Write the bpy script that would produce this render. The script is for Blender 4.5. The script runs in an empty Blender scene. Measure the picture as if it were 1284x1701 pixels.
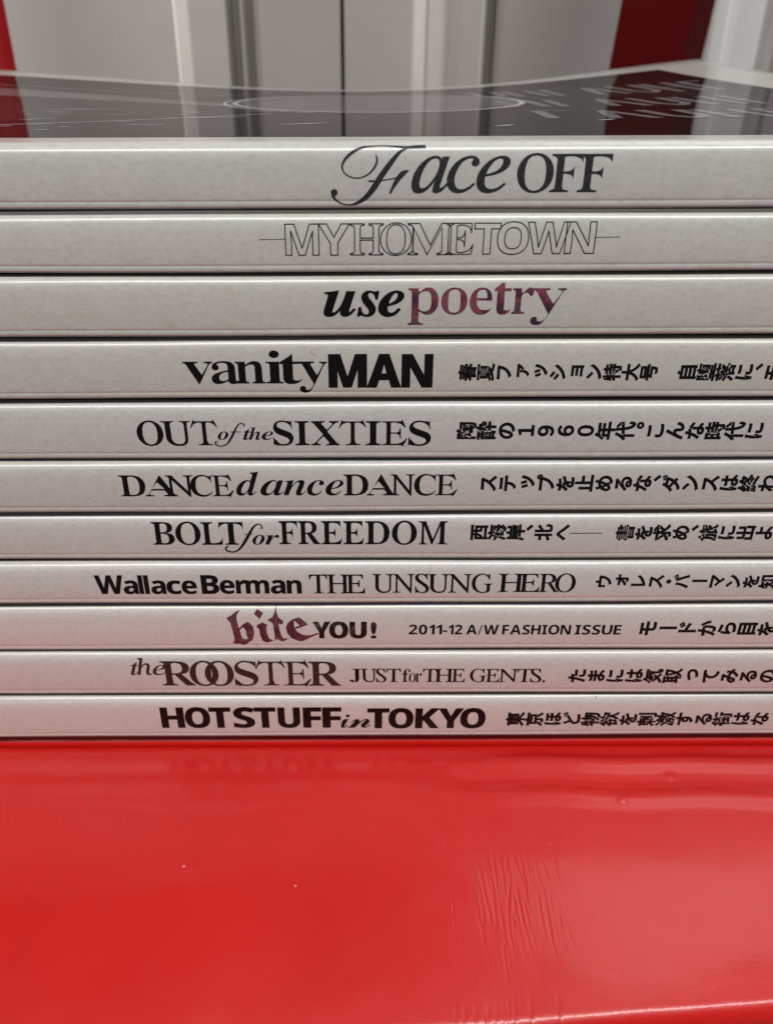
import bpy, bmesh, math, random
from mathutils import Vector, Matrix
from mathutils.geometry import delaunay_2d_cdt
import numpy as np
random.seed(7)
R = math.radians
sc = bpy.context.scene
col = sc.collection
MM = 0.001

# ------------------------------------------------------------------ camera
F, W, H = 1340.0, 1284.0, 1701.0        # focal length and size of the photograph in pixels
PX, PY = 600.0, 850.5                   # principal point
PITCH, ROLL = R(29.5), R(-0.22)
STACK = 91.0 * MM
CAM = Vector((0, -100 * MM, STACK + 8.7 * MM))
cd = bpy.data.cameras.new('camera'); cam = bpy.data.objects.new('camera', cd); col.objects.link(cam)
cd.sensor_width = 36; cd.sensor_fit = 'HORIZONTAL'; cd.lens = F / W * 36
cd.shift_x = (W / 2 - PX) / W
cd.clip_start = 0.002; cd.clip_end = 20
ROT = Matrix.Rotation(R(90) - PITCH, 3, 'X') @ Matrix.Rotation(ROLL, 3, 'Z')
cam.matrix_world = Matrix.Translation(CAM) @ ROT.to_4x4()
sc.camera = cam
cd.dof.use_dof = True; cd.dof.focus_distance = 0.112; cd.dof.aperture_fstop = 52

def ray(px, py): return ROT @ Vector(((px - PX) / F, -(py - PY) / F, -1))
def on_y(px, py, y):
    d = ray(px, py); t = (y - CAM.y) / d.y; return CAM + d * t
def on_z(px, py, z):
    d = ray(px, py); t = (z - CAM.z) / d.z; return CAM + d * t

# ------------------------------------------------------------------ world and lights
w = bpy.data.worlds.new('World'); sc.world = w; w.use_nodes = True
bg = w.node_tree.nodes['Background']
bg.inputs[0].default_value = (0.95, 0.97, 1.0, 1); bg.inputs[1].default_value = 0.13
def area(name, loc, target, sx, sy, power, colr=(1, 1, 1)):
    l = bpy.data.lights.new(name, 'AREA'); l.shape = 'RECTANGLE'; l.size = sx; l.size_y = sy
    l.energy = power; l.color = colr
    o = bpy.data.objects.new(name, l); col.objects.link(o); o.location = loc
    o.rotation_euler = (Vector(target) - Vector(loc)).to_track_quat('-Z', 'Y').to_euler()
    return o
area('ceiling_light', (0.05, -0.60, 0.98), (0, 0, 0.03), 1.3, 0.11, 12.6, (1, .985, .965))
area('window_light', (0.37, 0.12, 0.80), (0.05, -0.01, 0.0), 0.46, 0.38, 1.3, (.97, .985, 1))
area('moulding_fill', (-0.62, 0.53, 0.28), (0.05, 0.62, 0.1), 0.06, 0.5, 2.2, (1, .98, .95))  # added lamp without a visible source, brightens the moulding bevels
sc.view_settings.view_transform = 'Standard'; sc.view_settings.look = 'None'
sc.view_settings.exposure = 0; sc.view_settings.gamma = 1

# ------------------------------------------------------------------ materials
def mat(name, base, rough=.5, spec=.5, coat=0, coat_rough=.05):
    m = bpy.data.materials.new(name); m.use_nodes = True
    b = m.node_tree.nodes['Principled BSDF']
    b.inputs['Base Color'].default_value = (*base, 1); b.inputs['Roughness'].default_value = rough
    b.inputs['Specular IOR Level'].default_value = spec
    b.inputs['Coat Weight'].default_value = coat; b.inputs['Coat Roughness'].default_value = coat_rough
    return m
def N(m, t, **kw):
    n = m.node_tree.nodes.new(t)
    for k, v in kw.items(): setattr(n, k, v)
    return n
def L(m, a, b): m.node_tree.links.new(a, b)
def noise(m, scale, detail=4, stretch=(1, 1, 1), rough=.55):
    tc = N(m, 'ShaderNodeTexCoord'); mp = N(m, 'ShaderNodeMapping'); mp.inputs['Scale'].default_value = stretch
    n = N(m, 'ShaderNodeTexNoise'); n.inputs['Scale'].default_value = scale; n.inputs['Detail'].default_value = detail
    n.inputs['Roughness'].default_value = rough
    L(m, tc.outputs['Object'], mp.inputs[0]); L(m, mp.outputs[0], n.inputs['Vector']); return n.outputs['Fac']
def ramp(m, fac, stops):
    r = N(m, 'ShaderNodeValToRGB'); e = r.color_ramp.elements
    while len(e) < len(stops): e.new(.5)
    for k, (p, c) in zip(e, stops): k.position = p; k.color = (*c, 1)
    L(m, fac, r.inputs[0]); return r.outputs[0]
def bump(m, fac, strength, dist, prev=None):
    b = N(m, 'ShaderNodeBump'); b.inputs['Strength'].default_value = strength; b.inputs['Distance'].default_value = dist
    L(m, fac, b.inputs['Height'])
    if prev: L(m, prev, b.inputs['Normal'])
    return b.outputs[0]
def mixc(m, fac, a, b, mode='MIX'):
    x = N(m, 'ShaderNodeMix', data_type='RGBA', blend_type=mode)
    for s, v in ((x.inputs[0], fac), (x.inputs[6], a), (x.inputs[7], b)):
        if isinstance(v, (int, float)): s.default_value = v
        elif isinstance(v, tuple): s.default_value = (*v, 1)
        else: L(m, v, s)
    return x.outputs[2]
def bsdf(m): return m.node_tree.nodes['Principled BSDF']

def paper(name, tint, k):
    m = mat(name, tint, .36, .5, .8, .22)
    fine = ramp(m, noise(m, 1500 + 20 * k, 5, (.6, 1, 1), .7), [(.3, tuple(v * .88 for v in tint)), (.5, tint), (.7, tuple(min(1, v * 1.06) for v in tint))])
    patch = ramp(m, noise(m, 330 + 9 * k, 4, (.6, 1, 1.2), .6), [(.35, (.955, .955, .93)), (.55, (1, 1, 1)), (.72, (1, .985, .97))])
    c = mixc(m, 1.0, fine, patch, 'MULTIPLY')
    fleck = ramp(m, noise(m, 1100, 2, (1, 1, 1)), [(.0, (.3, .28, .25)), (.215, (.5, .48, .45)), (.25, (1, 1, 1))])
    c = mixc(m, 1.0, c, fleck, 'MULTIPLY')
    L(m, c, bsdf(m).inputs['Base Color'])
    n1 = bump(m, noise(m, 2200, 4), .12, .00012)
    n2 = bump(m, noise(m, 120 + 5 * k, 3, (.35, 1, 1)), .06, .0006, n1)
    L(m, n2, bsdf(m).inputs['Normal'])
    cn = m.node_tree.nodes.new('ShaderNodeBump'); cn.inputs['Strength'].default_value = .10; cn.inputs['Distance'].default_value = .0006
    L(m, noise(m, 150 + 5 * k, 3, (.3, 1, 1)), cn.inputs['Height']); L(m, cn.outputs[0], bsdf(m).inputs['Coat Normal'])
    return m
tints = [(.60, .595, .56), (.61, .60, .565), (.585, .575, .53), (.59, .575, .535), (.61, .595, .57), (.60, .58, .55),
         (.63, .605, .58), (.66, .635, .61), (.69, .65, .62), (.65, .615, .59), (.67, .63, .60)]
PAPER = [paper('spine_paper', t, 7 * i) for i, t in enumerate(tints)]
PAGES = mat('page_paper', (.62, .6, .56), .8)
c = ramp(PAGES, noise(PAGES, 900, 2, (.02, .02, 6)), [(.3, (.4, .38, .35)), (.7, (.72, .7, .66))]); L(PAGES, c, bsdf(PAGES).inputs['Base Color'])

def ink(name, base, rough=.3, speckle=True):
    m = mat(name, base, rough, .2)
    if speckle:
        c = ramp(m, noise(m, 2500, 3), [(.3, tuple(v * .7 for v in base)), (.7, tuple(v * 1.5 for v in base))])
        L(m, c, bsdf(m).inputs['Base Color'])
    L(m, bump(m, noise(m, 1600, 4), .08, .0001), bsdf(m).inputs['Normal'])
    return m
INK = ink('black_ink', (.006, .005, .005))
GREY = ink('dark_grey_ink', (.030, .031, .033))
BROWN = ink('brown_ink', (.042, .022, .019))
PURPLE = mat('purple_photo_ink', (.1, .03, .05), .3, .4)
L(PURPLE, ramp(PURPLE, noise(PURPLE, 330, 4), [(.36, (.045, .022, .045)), (.46, (.11, .030, .055)), (.55, (.24, .060, .085)), (.64, (.08, .055, .07))]), bsdf(PURPLE).inputs['Base Color'])
MAROON = mat('maroon_photo_ink', (.1, .03, .05), .3, .4)
L(MAROON, ramp(MAROON, noise(MAROON, 420, 4), [(.36, (.055, .018, .030)), (.48, (.12, .028, .045)), (.60, (.17, .065, .075)), (.66, (.075, .025, .04))]), bsdf(MAROON).inputs['Base Color'])
MARBLE = mat('black_photo_ink', (.01, .01, .01), .3, .4)
L(MARBLE, ramp(MARBLE, noise(MARBLE, 500, 3), [(.5, (.007, .006, .006)), (.62, (.05, .04, .04)), (.75, (.2, .17, .17))]), bsdf(MARBLE).inputs['Base Color'])

# ------------------------------------------------------------------ object helpers
def link(name, me, parent=None, m=None, **props):
    o = bpy.data.objects.new(name, me); col.objects.link(o)
    if parent: o.parent = parent
    if m is not None and me is not None: me.materials.append(m)
    for k, v in props.items(): o[k] = v
    return o
def mesh(name, verts, faces, smooth=False):
    me = bpy.data.meshes.new(name); me.from_pydata([tuple(v) for v in verts], [], faces); me.update()
    if smooth: me.shade_smooth()
    return me
def empty(name, loc, **props):
    o = bpy.data.objects.new(name, None); col.objects.link(o); o.location = loc; o.empty_display_size = .01
    for k, v in props.items(): o[k] = v
    return o

# ------------------------------------------------------------------ magazines: where they lie (boundaries read at mid-width)
TOPS = [234, 350.5, 455, 561, 666, 764.5, 853, 932, 1004.5, 1082, 1155.5]
BOTS = [345, 450.5, 556.5, 660, 760.5, 849, 927.5, 1001, 1078, 1151.5, 1222.5]
YOFF = [0, .04, -.08, .06, .06, -.12, .08, -.14, .08, -.06, .05]       # mm, how far each spine stands back
XL, XR = -182 * MM, 118 * MM
DEPTH = 222 * MM
Z1, Z0 = [], []
for i in range(11):
    y = YOFF[i] * MM
    t = on_y(622, TOPS[i] - (.2 if i else 0), y + .7 * MM); b = on_y(622, BOTS[i] + .5, y + .1 * MM)
    Z1.append(t.z); Z0.append(b.z)
ZBASE = Z0[-1]
RT = 1.15 * MM          # rounding at the top of each spine
def prof(zz, z0, z1):
    """how far the spine surface lies behind its front plane at height zz"""
    t = z1 - zz; b = zz - z0
    o = .22 * MM * (2 * min(max(b / (z1 - z0), 0), 1) - 1) ** 2        # the spine bows out a little
    if t < 2.3 * MM: o += .34 * MM * ((2.3 * MM - max(t, 0)) / (2.3 * MM)) ** 2.4
    if t < RT:
        k = (RT - max(t, 0)) / RT; o += RT * .8 * (1 - math.sqrt(1 - min(k, 1) ** 2))
    rb = .30 * MM
    if b < rb:
        k = (rb - max(b, 0)) / rb; o += rb * (1 - math.sqrt(max(0, 1 - k * k)))
    o += .055 * MM * math.exp(-((b - .78 * MM) / (.15 * MM)) ** 2)
    return o

# front cover of the topmost magazine curls up at its far corners
CURL = np.polyfit([-.18, -.124, -.093, -.062, -.03, -.007, .009, .041, .06, .085, .102, .118], [8.2, 4.6, 2.5, .45, -1.3, -2.1, -2.1, -.5, 1.1, 3.7, 5.5, 7.3], 5)
def curl(x, yb):
    v = max(0, min(1, (yb - 6 * MM) / (DEPTH - 6 * MM)))
    return float(np.polyval(CURL, x)) * MM * v ** 1.9

GAPSHADE = mat('gap_shade', (.012, .011, .011), .25)  # near-black colour standing in for the shade in the gaps
def magazine(i, label):
    y0 = YOFF[i] * MM; z0, z1 = Z0[i], Z1[i]
    root = empty('magazine', (0, y0, z0), label=label, category='magazine', group='magazines in the stack')
    P = PAPER[i]
    h = z1 - z0; TH = .28 * MM
    # cover: one sheet folded round the spine
    pts = []
    nt = 12
    zs = sorted(set([0, .04, .09, .15, .22, .3] + [.48, .58, .66, .72, .78, .84, .9, .98, 1.1, 1.5, 2, 2.5, 3, 3.5, 4, 4.5, 5]))
    zs = [q * MM for q in zs]
    zs = [q for q in zs if q < h - 2.7 * MM] + [h - q * MM for q in (2.6, 2.3, 2.05, 1.8, 1.55, 1.35)]
    zs += [h - RT * (1 - k / nt) for k in range(nt + 1)]
    outer = [(DEPTH, 0)] + [(prof(z0 + q, z0, z1) if q > 0 else .3 * MM, q) for q in zs]
    back = [z * MM for z in (2.2, 3.5, 5, 8, 14, 22, 32, 45, 60, 80, 100, 120, 140, 160, 180, 195, 208)] + [DEPTH]
    outer += [(q, h) for q in back]
    inner = [(DEPTH, h - TH), (2.2 * MM, h - TH), (TH + .2 * MM, h - 1.6 * MM), (TH, h - 2.2 * MM), (TH + .1 * MM, 1.0 * MM), (TH + .2 * MM, TH), (DEPTH, TH)]
    nx = 72; rng = random.Random(i)
    ph = [rng.uniform(0, 6.28) for _ in range(4)]
    verts, faces = [], []
    prof_all = outer + inner if i else None
    if i == 0:       # closed loop; the inner top follows the curl too
        inner = [(q, h - TH) for q in reversed(back)] + [(TH + .2 * MM, h - 1.6 * MM), (TH, h - 2.2 * MM), (TH + .1 * MM, 1.0 * MM), (TH + .2 * MM, TH), (DEPTH, TH)]
        prof_all = outer + inner
    n = len(prof_all)
    for k in range(nx + 1):
        x = XL + (XR - XL) * k / nx
        wob_t = (.05 * math.sin(x * 55 + ph[0]) + .03 * math.sin(x * 140 + ph[1])) * MM
        wob_b = (.04 * math.sin(x * 48 + ph[2]) + .025 * math.sin(x * 125 + ph[3])) * MM
        for (q, zz) in prof_all:
            f = zz / h
            z = zz + (wob_t * f + wob_b * (1 - f)) * max(0, 1 - q / (30 * MM)) * (.35 if i == 0 and f > .5 else 1)
            if i == 0 and zz > h * .8: z += curl(x, q)
            verts.append((x, q, z))
    for k in range(nx):
        for j in range(n):
            j2 = (j + 1) % n
            faces.append((k * n + j, (k + 1) * n + j, (k + 1) * n + j2, k * n + j2))
    faces.append(tuple(range(n))); faces.append(tuple(nx * n + j for j in range(n - 1, -1, -1)))
    me = mesh('cover', verts, faces, True)
    bm = bmesh.new(); bm.from_mesh(me); bmesh.ops.recalc_face_normals(bm, faces=bm.faces); bm.to_mesh(me); bm.free()
    me.shade_smooth()
    o = link('cover', me, root, P)
    if i:       # covers beyond the folds coloured near-black to paint the shade between magazines
        me.materials.append(GAPSHADE)
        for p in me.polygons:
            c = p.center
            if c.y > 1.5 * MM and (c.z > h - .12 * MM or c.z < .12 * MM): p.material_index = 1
    # page block inside the cover
    a, b = XL + .4 * MM, XR - .4 * MM
    nxp, nyp = 24, 12
    pv, pf = [], []
    for s in (0, 1):
        for k in range(nxp + 1):
            for j in range(nyp + 1):
                x = a + (b - a) * k / nxp; q = .9 * MM + (DEPTH - 1.4 * MM) * j / nyp
                q = min(max(q, 2.4 * MM if s else .9 * MM), DEPTH - .5 * MM)
                z = TH + .05 * MM if s == 0 else h - TH - .1 * MM
                if i == 0 and s: z += curl(x, q) * .97 - .02 * MM
                pv.append((x, q, z))
    S = (nxp + 1) * (nyp + 1); I = lambda s, k, j: s * S + k * (nyp + 1) + j
    for k in range(nxp):
        for j in range(nyp):
            pf.append((I(0, k, j), I(0, k, j + 1), I(0, k + 1, j + 1), I(0, k + 1, j)))
            pf.append((I(1, k, j), I(1, k + 1, j), I(1, k + 1, j + 1), I(1, k, j + 1)))
        pf.append((I(0, k, 0), I(0, k + 1, 0), I(1, k + 1, 0), I(1, k, 0)))
        pf.append((I(0, k, nyp), I(1, k, nyp), I(1, k + 1, nyp), I(0, k + 1, nyp)))
    for j in range(nyp):
        pf.append((I(0, 0, j), I(1, 0, j), I(1, 0, j + 1), I(0, 0, j + 1)))
        pf.append((I(0, nxp, j), I(0, nxp, j + 1), I(1, nxp, j + 1), I(1, nxp, j)))
    link('page_block', mesh('page_block', pv, pf), root, PAGES)
    root.rotation_euler.z = rng.uniform(-.0022, .0022)
    return root

# ------------------------------------------------------------------ lettering
# letter outlines, in 1/700 of the type size: code, face, number of contours, then for each contour its length and the steps from corner to corner
OUTLINES = [
65,0,2,44,-9,0,0,19,10,1,8,2,8,4,8,6,6,7,7,10,6,13,7,16,164,408,19,-1,166,-395,8,-17,7,-15,7,-13,6,-9,7,-8,8,-5,9,-3,10,-1,0,-19,-223,0,0,19,25,2,17,5,11,9,3,13,0,6,-2,8,-4,10,-5,
13,-21,53,-155,0,-26,-64,-3,-9,0,-4,-1,-11,3,-13,9,-10,16,-6,23,-2,4,0,0,-19,3,118,167,134,0,-68,166,66,0,3,45,17,0,0,18,16,2,14,3,10,4,8,7,6,8,4,12,2,14,1,17,0,299,-1,14,-1,13,-1,
10,-3,9,-3,7,-4,6,-6,5,-6,3,-7,3,-9,2,-10,1,-11,0,0,18,214,0,80,-7,57,-21,35,-34,11,-48,-7,-39,-22,-31,-35,-23,-50,-14,60,-18,43,-25,26,-35,8,-43,-3,-31,-9,-27,-16,-23,-21,-20,-27,
-16,-33,-11,-37,-7,-42,-2,25,190,263,6,0,26,1,22,4,17,7,13,9,10,13,7,17,4,21,2,25,-1,22,-3,19,-5,16,-7,13,-10,10,-12,7,-15,4,-19,1,-10,0,-9,-2,-6,-3,-4,-4,-3,-6,-2,-8,-1,-10,25,
231,25,21,2,18,5,14,8,11,11,8,15,6,19,3,22,2,27,-2,27,-5,22,-7,19,-11,14,-15,11,-18,8,-23,4,-27,2,-16,0,0,-184,2,-9,3,-8,3,-5,6,-4,7,-3,9,-2,67,0,1,68,267,-11,-34,2,-32,6,-30,10,
-28,14,-26,17,-22,21,-20,23,-17,27,-13,29,-10,31,-6,34,-2,35,2,35,6,33,10,31,13,29,18,26,20,23,23,21,26,17,28,14,30,10,33,6,34,2,25,-2,27,-5,29,-8,32,-11,5,-3,5,-1,6,-1,5,0,12,2,9,
5,7,10,5,14,18,0,0,-164,-17,0,-14,31,-15,28,-18,24,-20,20,-21,17,-24,12,-24,7,-25,2,-56,-14,-40,-43,-23,-70,-8,-99,9,-93,26,-66,44,-39,61,-13,21,1,21,4,20,7,21,10,20,12,19,15,18,
17,17,20,19,-19,-39,-45,-47,-32,-53,-20,68,0,2,33,21,0,0,18,15,2,13,2,9,4,7,5,6,7,3,10,2,13,1,17,0,312,-1,19,-2,15,-5,12,-6,8,-8,6,-10,4,-14,2,-16,1,0,18,216,0,59,-4,52,-12,44,-19,
36,-27,29,-34,21,-41,12,-47,4,-54,-16,-104,-47,-74,-78,-44,-109,-15,27,232,25,32,4,27,9,23,17,19,23,14,30,10,37,6,43,2,51,-8,93,-25,66,-41,40,-59,14,-12,-1,-10,-2,-7,-3,-5,-5,-4,
-6,-2,-9,-2,-11,0,-354,2,-11,2,-8,4,-7,5,-4,7,-3,10,-2,69,0,1,88,15,0,0,18,17,0,14,3,11,4,8,6,6,8,4,11,3,14,0,341,-3,17,-4,13,-6,8,-8,6,-11,5,-13,2,-16,1,0,18,399,0,0,-142,-16,0,
-6,30,-10,25,-13,20,-16,16,-21,11,-26,7,-31,5,-35,2,-11,0,-9,-1,-8,-1,-6,-1,-5,-1,-4,-3,-3,-3,-4,-10,-1,-7,0,-8,-1,-9,0,-149,12,0,21,2,19,4,16,8,12,10,10,14,9,18,6,22,5,26,17,0,0,
-237,-17,0,-3,20,-3,18,-4,15,-5,13,-7,11,-8,9,-9,8,-10,5,-12,4,-14,3,-15,2,-17,1,-3,0,0,-162,1,-12,2,-9,3,-8,4,-5,6,-3,9,-2,11,-2,39,0,22,3,21,3,19,5,17,7,15,8,14,11,13,12,12,14,
11,17,10,19,9,21,20,0,-29,-149,70,0,1,78,16,0,0,18,17,2,14,4,10,5,8,6,6,9,4,11,2,15,1,18,0,303,-1,17,-3,14,-4,11,-6,8,-8,6,-11,4,-14,4,-16,2,0,18,395,0,0,-142,-17,0,-4,21,-5,18,-6,
16,-8,14,-9,12,-11,10,-12,8,-15,6,-17,5,-19,4,-23,2,-43,0,-7,-1,-6,0,-5,-2,-4,-1,-3,-3,-2,-3,-2,-4,-2,-12,0,-165,8,0,22,1,18,5,16,7,13,11,10,14,8,18,7,21,4,26,19,0,0,-238,-18,0,-5,
29,-6,23,-8,20,-11,14,-12,11,-16,7,-20,5,-22,1,-7,0,0,-161,1,-10,2,-10,3,-8,3,-6,5,-6,7,-4,7,-3,10,-3,11,-2,13,-1,15,-1,0,-18,71,0,1,99,279,-11,-36,2,-34,6,-32,10,-30,13,-26,17,
-24,20,-20,24,-17,26,-14,29,-10,32,-5,34,-2,37,2,35,5,33,10,31,14,29,17,26,20,23,23,20,25,18,28,13,30,10,32,6,33,2,28,-2,29,-4,29,-8,31,-12,5,-2,10,-2,4,-1,6,1,5,1,4,2,4,4,3,4,4,5,
3,7,4,7,19,0,0,-164,-18,0,-8,20,-10,20,-10,17,-12,17,-12,15,-14,13,-14,11,-15,10,-16,8,-15,6,-17,3,-16,1,-56,-14,-39,-42,-24,-70,-8,-99,2,-51,7,-45,11,-39,16,-32,19,-25,23,-17,27,
-11,30,-4,18,1,16,3,12,5,9,6,7,9,4,10,3,13,1,14,0,59,-1,15,-3,13,-4,9,-6,7,-9,6,-12,3,-16,3,-19,1,0,17,235,0,0,-17,-16,-1,-13,-3,-10,-3,-7,-5,-5,-7,-3,-10,-2,-12,-1,-15,0,-104,-46,
-18,-46,-12,-47,-8,72,0,1,89,16,0,0,18,17,2,14,3,10,4,8,6,6,8,4,11,2,15,1,17,0,311,-1,15,-3,13,-4,11,-5,8,-8,6,-11,4,-13,3,-16,2,0,18,235,0,0,-18,-12,-1,-11,-2,-9,-2,-7,-2,-6,-3,
-5,-4,-4,-5,-3,-5,-3,-7,-1,-9,-1,-10,0,-146,166,0,0,146,-1,10,-1,9,-2,7,-3,5,-4,5,-5,4,-6,3,-8,2,-9,2,-11,2,-12,1,0,18,235,0,0,-18,-17,-2,-14,-3,-10,-4,-8,-6,-5,-7,-4,-11,-2,-13,
-1,-16,0,-311,1,-16,2,-14,4,-11,6,-9,7,-6,11,-5,13,-3,17,-2,0,-18,-235,0,0,18,16,2,14,2,11,4,8,6,6,8,4,11,2,15,1,18,0,146,-166,0,0,-163,3,-15,4,-11,5,-8,8,-6,11,-4,14,-3,17,-2,0,
-18,73,0,1,43,14,0,0,18,16,2,14,4,11,4,9,6,6,7,5,10,2,12,1,15,0,340,-3,12,-4,9,-5,7,-8,4,-11,4,-15,2,-18,1,0,18,241,0,0,-18,-17,-1,-14,-2,-12,-4,-8,-4,-6,-7,-4,-9,-3,-12,-1,-15,0,
-322,1,-11,1,-9,1,-8,2,-7,3,-6,5,-5,5,-4,7,-4,8,-3,9,-2,11,-2,13,-2,0,-18,74,0,1,78,113,-68,-16,1,-15,2,-15,4,-13,5,-13,7,-11,7,-10,9,-8,10,-7,11,-5,11,-3,12,-1,13,1,12,3,10,5,9,6,
8,8,7,8,4,9,3,10,1,11,-1,10,-3,8,-4,8,-6,6,-7,4,-8,3,-10,1,-10,-2,-16,-3,-7,-4,-7,-3,-7,-3,-5,-2,-5,0,-2,2,-10,5,-7,9,-4,13,-1,12,1,10,3,8,5,6,7,4,9,3,11,1,13,1,15,0,374,-1,12,-2,
10,-3,8,-3,7,-5,7,-6,4,-7,4,-8,3,-10,3,-13,2,-13,1,0,18,245,0,0,-18,-13,-1,-10,-2,-9,-2,-8,-3,-6,-3,-5,-5,-4,-6,-2,-7,-2,-8,-2,-11,-1,-12,0,-305,-10,-70,-28,-50,-48,-30,76,0,1,57,
16,0,0,18,17,2,14,3,10,4,8,6,6,8,4,11,2,15,1,17,0,311,-1,16,-3,13,-4,11,-5,8,-8,6,-11,4,-13,3,-16,1,0,18,243,0,0,-18,-13,0,-11,-1,-11,-2,-8,-2,-7,-3,-6,-4,-5,-5,-3,-6,-3,-7,-2,-9,
-1,-11,0,-332,1,-10,1,-9,1,-7,2,-6,8,-8,5,-2,7,-2,8,-1,9,-1,36,0,22,3,20,4,18,5,16,8,15,9,14,11,12,14,12,16,10,18,10,21,9,23,19,0,-26,-161,77,0,1,75,15,0,0,18,16,2,14,3,11,4,8,6,6,
8,5,11,3,14,0,343,-1,10,-1,8,-2,6,-3,6,-5,5,-5,3,-6,3,-8,3,-9,2,-10,1,-13,1,0,18,178,0,137,-327,138,327,175,0,0,-18,-15,-2,-13,-3,-10,-5,-8,-6,-6,-8,-4,-10,-2,-13,-1,-16,0,-319,1,
-12,2,-10,2,-9,3,-6,4,-6,4,-5,6,-3,7,-2,9,-2,9,-1,12,-1,0,-18,-231,0,0,18,12,1,11,2,8,2,8,3,6,3,5,5,4,5,3,7,2,8,2,9,1,11,0,342,-174,-416,-19,0,-171,405,0,-322,1,-18,3,-15,4,-11,7,
-8,8,-6,12,-4,14,-2,17,-1,0,-18,78,0,1,59,420,-11,-309,376,0,-283,1,-17,2,-14,4,-11,6,-8,7,-5,11,-5,14,-2,18,-2,0,-18,-155,0,0,18,22,2,8,2,7,2,6,3,5,5,4,5,3,6,2,8,2,9,1,10,0,335,
-16,19,-12,14,-9,10,-4,4,-4,1,-4,2,-5,1,-6,1,0,18,144,0,244,-299,0,229,-1,11,-1,8,-2,8,-3,6,-4,5,-6,4,-6,3,-7,2,-9,2,-11,2,-12,1,0,18,155,0,0,-18,-17,-1,-13,-3,-11,-4,-7,-6,-6,-8,
-3,-11,-3,-14,0,-421,79,0,2,64,272,-11,-26,1,-24,4,-24,5,-22,9,-22,10,-20,12,-18,14,-18,16,-15,18,-14,19,-12,20,-10,22,-8,23,-6,25,-3,24,-1,26,1,26,3,25,6,24,8,23,10,22,12,20,14,
19,16,18,17,16,19,14,21,13,21,10,24,8,24,6,25,4,27,1,25,-1,24,-4,24,-6,22,-8,22,-10,20,-12,18,-14,17,-16,16,-17,14,-19,12,-20,10,-22,8,-24,6,-24,3,-25,1,-27,-1,-26,-3,-24,-6,-25,
-8,-23,-10,-22,-12,-20,-14,-19,-16,-18,-18,-16,-19,-14,-20,-12,-22,-10,-23,-9,-24,-5,-25,-4,24,276,13,52,14,38,42,22,70,7,98,-2,52,-6,46,-10,38,-15,32,-18,25,-21,18,-25,10,-27,4,
-52,-14,-38,-42,-22,-70,-8,-99,2,-51,7,-45,10,-39,15,-32,18,-25,21,-18,25,-11,82,0,2,55,16,0,0,18,17,2,14,3,10,4,8,6,6,8,4,11,2,15,1,17,0,311,-1,15,-3,13,-4,11,-5,8,-8,6,-11,4,-13,
3,-16,2,0,18,209,0,49,-2,43,-6,36,-10,29,-13,23,-18,16,-21,9,-26,4,-30,-7,-40,-20,-33,-33,-25,-47,-18,122,-180,6,-9,5,-7,10,-10,6,-4,6,-3,7,-1,8,-1,3,0,0,-18,-148,0,-143,221,-20,0,
0,-154,3,-15,4,-11,5,-8,8,-6,11,-4,14,-3,17,-2,0,-18,21,190,244,22,0,26,1,21,5,18,8,15,11,10,15,8,18,5,22,1,26,-5,43,-15,32,-26,18,-36,6,-13,0,-10,-2,-8,-3,-5,-4,-4,-6,-2,-8,-2,
-11,83,0,1,132,45,-11,0,176,20,0,10,-36,11,-31,14,-26,16,-20,19,-16,21,-11,23,-7,26,-3,19,2,17,4,14,7,13,9,10,12,7,13,4,15,2,16,-4,22,-10,20,-18,17,-24,15,-66,32,-28,15,-24,16,-21,
16,-16,17,-12,18,-9,20,-5,22,-2,23,1,20,3,20,6,17,8,17,10,14,12,13,13,12,15,9,17,8,17,5,19,4,20,1,10,-1,12,0,24,-4,13,-3,14,-3,28,-8,10,-3,8,-1,8,2,7,4,4,7,3,10,19,0,0,-153,-17,0,
-12,36,-9,17,-9,15,-11,14,-11,12,-12,11,-13,9,-14,7,-14,5,-14,3,-15,1,-17,-1,-15,-3,-13,-6,-11,-8,-10,-11,-6,-11,-4,-13,-1,-14,1,-13,3,-12,6,-11,8,-9,10,-9,12,-9,15,-9,17,-8,67,
-32,20,-10,18,-10,16,-10,13,-11,11,-11,9,-12,8,-12,6,-12,4,-13,3,-14,2,-15,1,-15,-2,-22,-4,-20,-7,-19,-9,-18,-12,-16,-14,-14,-16,-12,-18,-10,-21,-8,-22,-6,-24,-3,-26,-2,-9,1,-8,0,
-18,2,-8,1,-9,2,-9,3,-16,6,-8,2,-7,2,-5,2,-5,1,-4,1,-4,0,-2,1,-5,-1,-8,-2,-3,-3,-2,-3,-2,-4,-2,-5,-2,-6,84,0,1,39,96,0,0,18,17,1,15,3,11,4,9,6,6,9,5,11,3,15,0,385,-7,0,-26,-2,-23,
-6,-21,-10,-17,-14,-15,-17,-11,-21,-7,-24,-5,-27,-19,0,0,144,417,0,0,-145,-18,0,-12,53,-26,38,-39,23,-53,8,-6,0,0,-368,1,-18,3,-15,4,-11,6,-8,9,-6,11,-4,15,-3,19,-1,0,-18,85,0,1,
74,258,-13,-45,2,-38,8,-31,14,-25,19,-19,24,-13,30,-8,36,-3,42,0,233,-1,15,-2,13,-4,11,-6,8,-8,6,-10,4,-13,3,-17,2,0,18,236,0,0,-18,-13,-1,-10,-2,-9,-2,-8,-2,-6,-3,-5,-4,-4,-5,-3,
-5,-2,-7,-2,-9,0,-10,-1,-12,0,-249,2,-29,4,-25,7,-21,11,-17,13,-14,17,-9,20,-6,24,-2,54,9,38,27,23,44,8,63,0,228,-1,16,-3,13,-4,11,-6,7,-8,6,-11,5,-15,3,-19,2,0,18,152,0,0,-18,-15,
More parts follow.
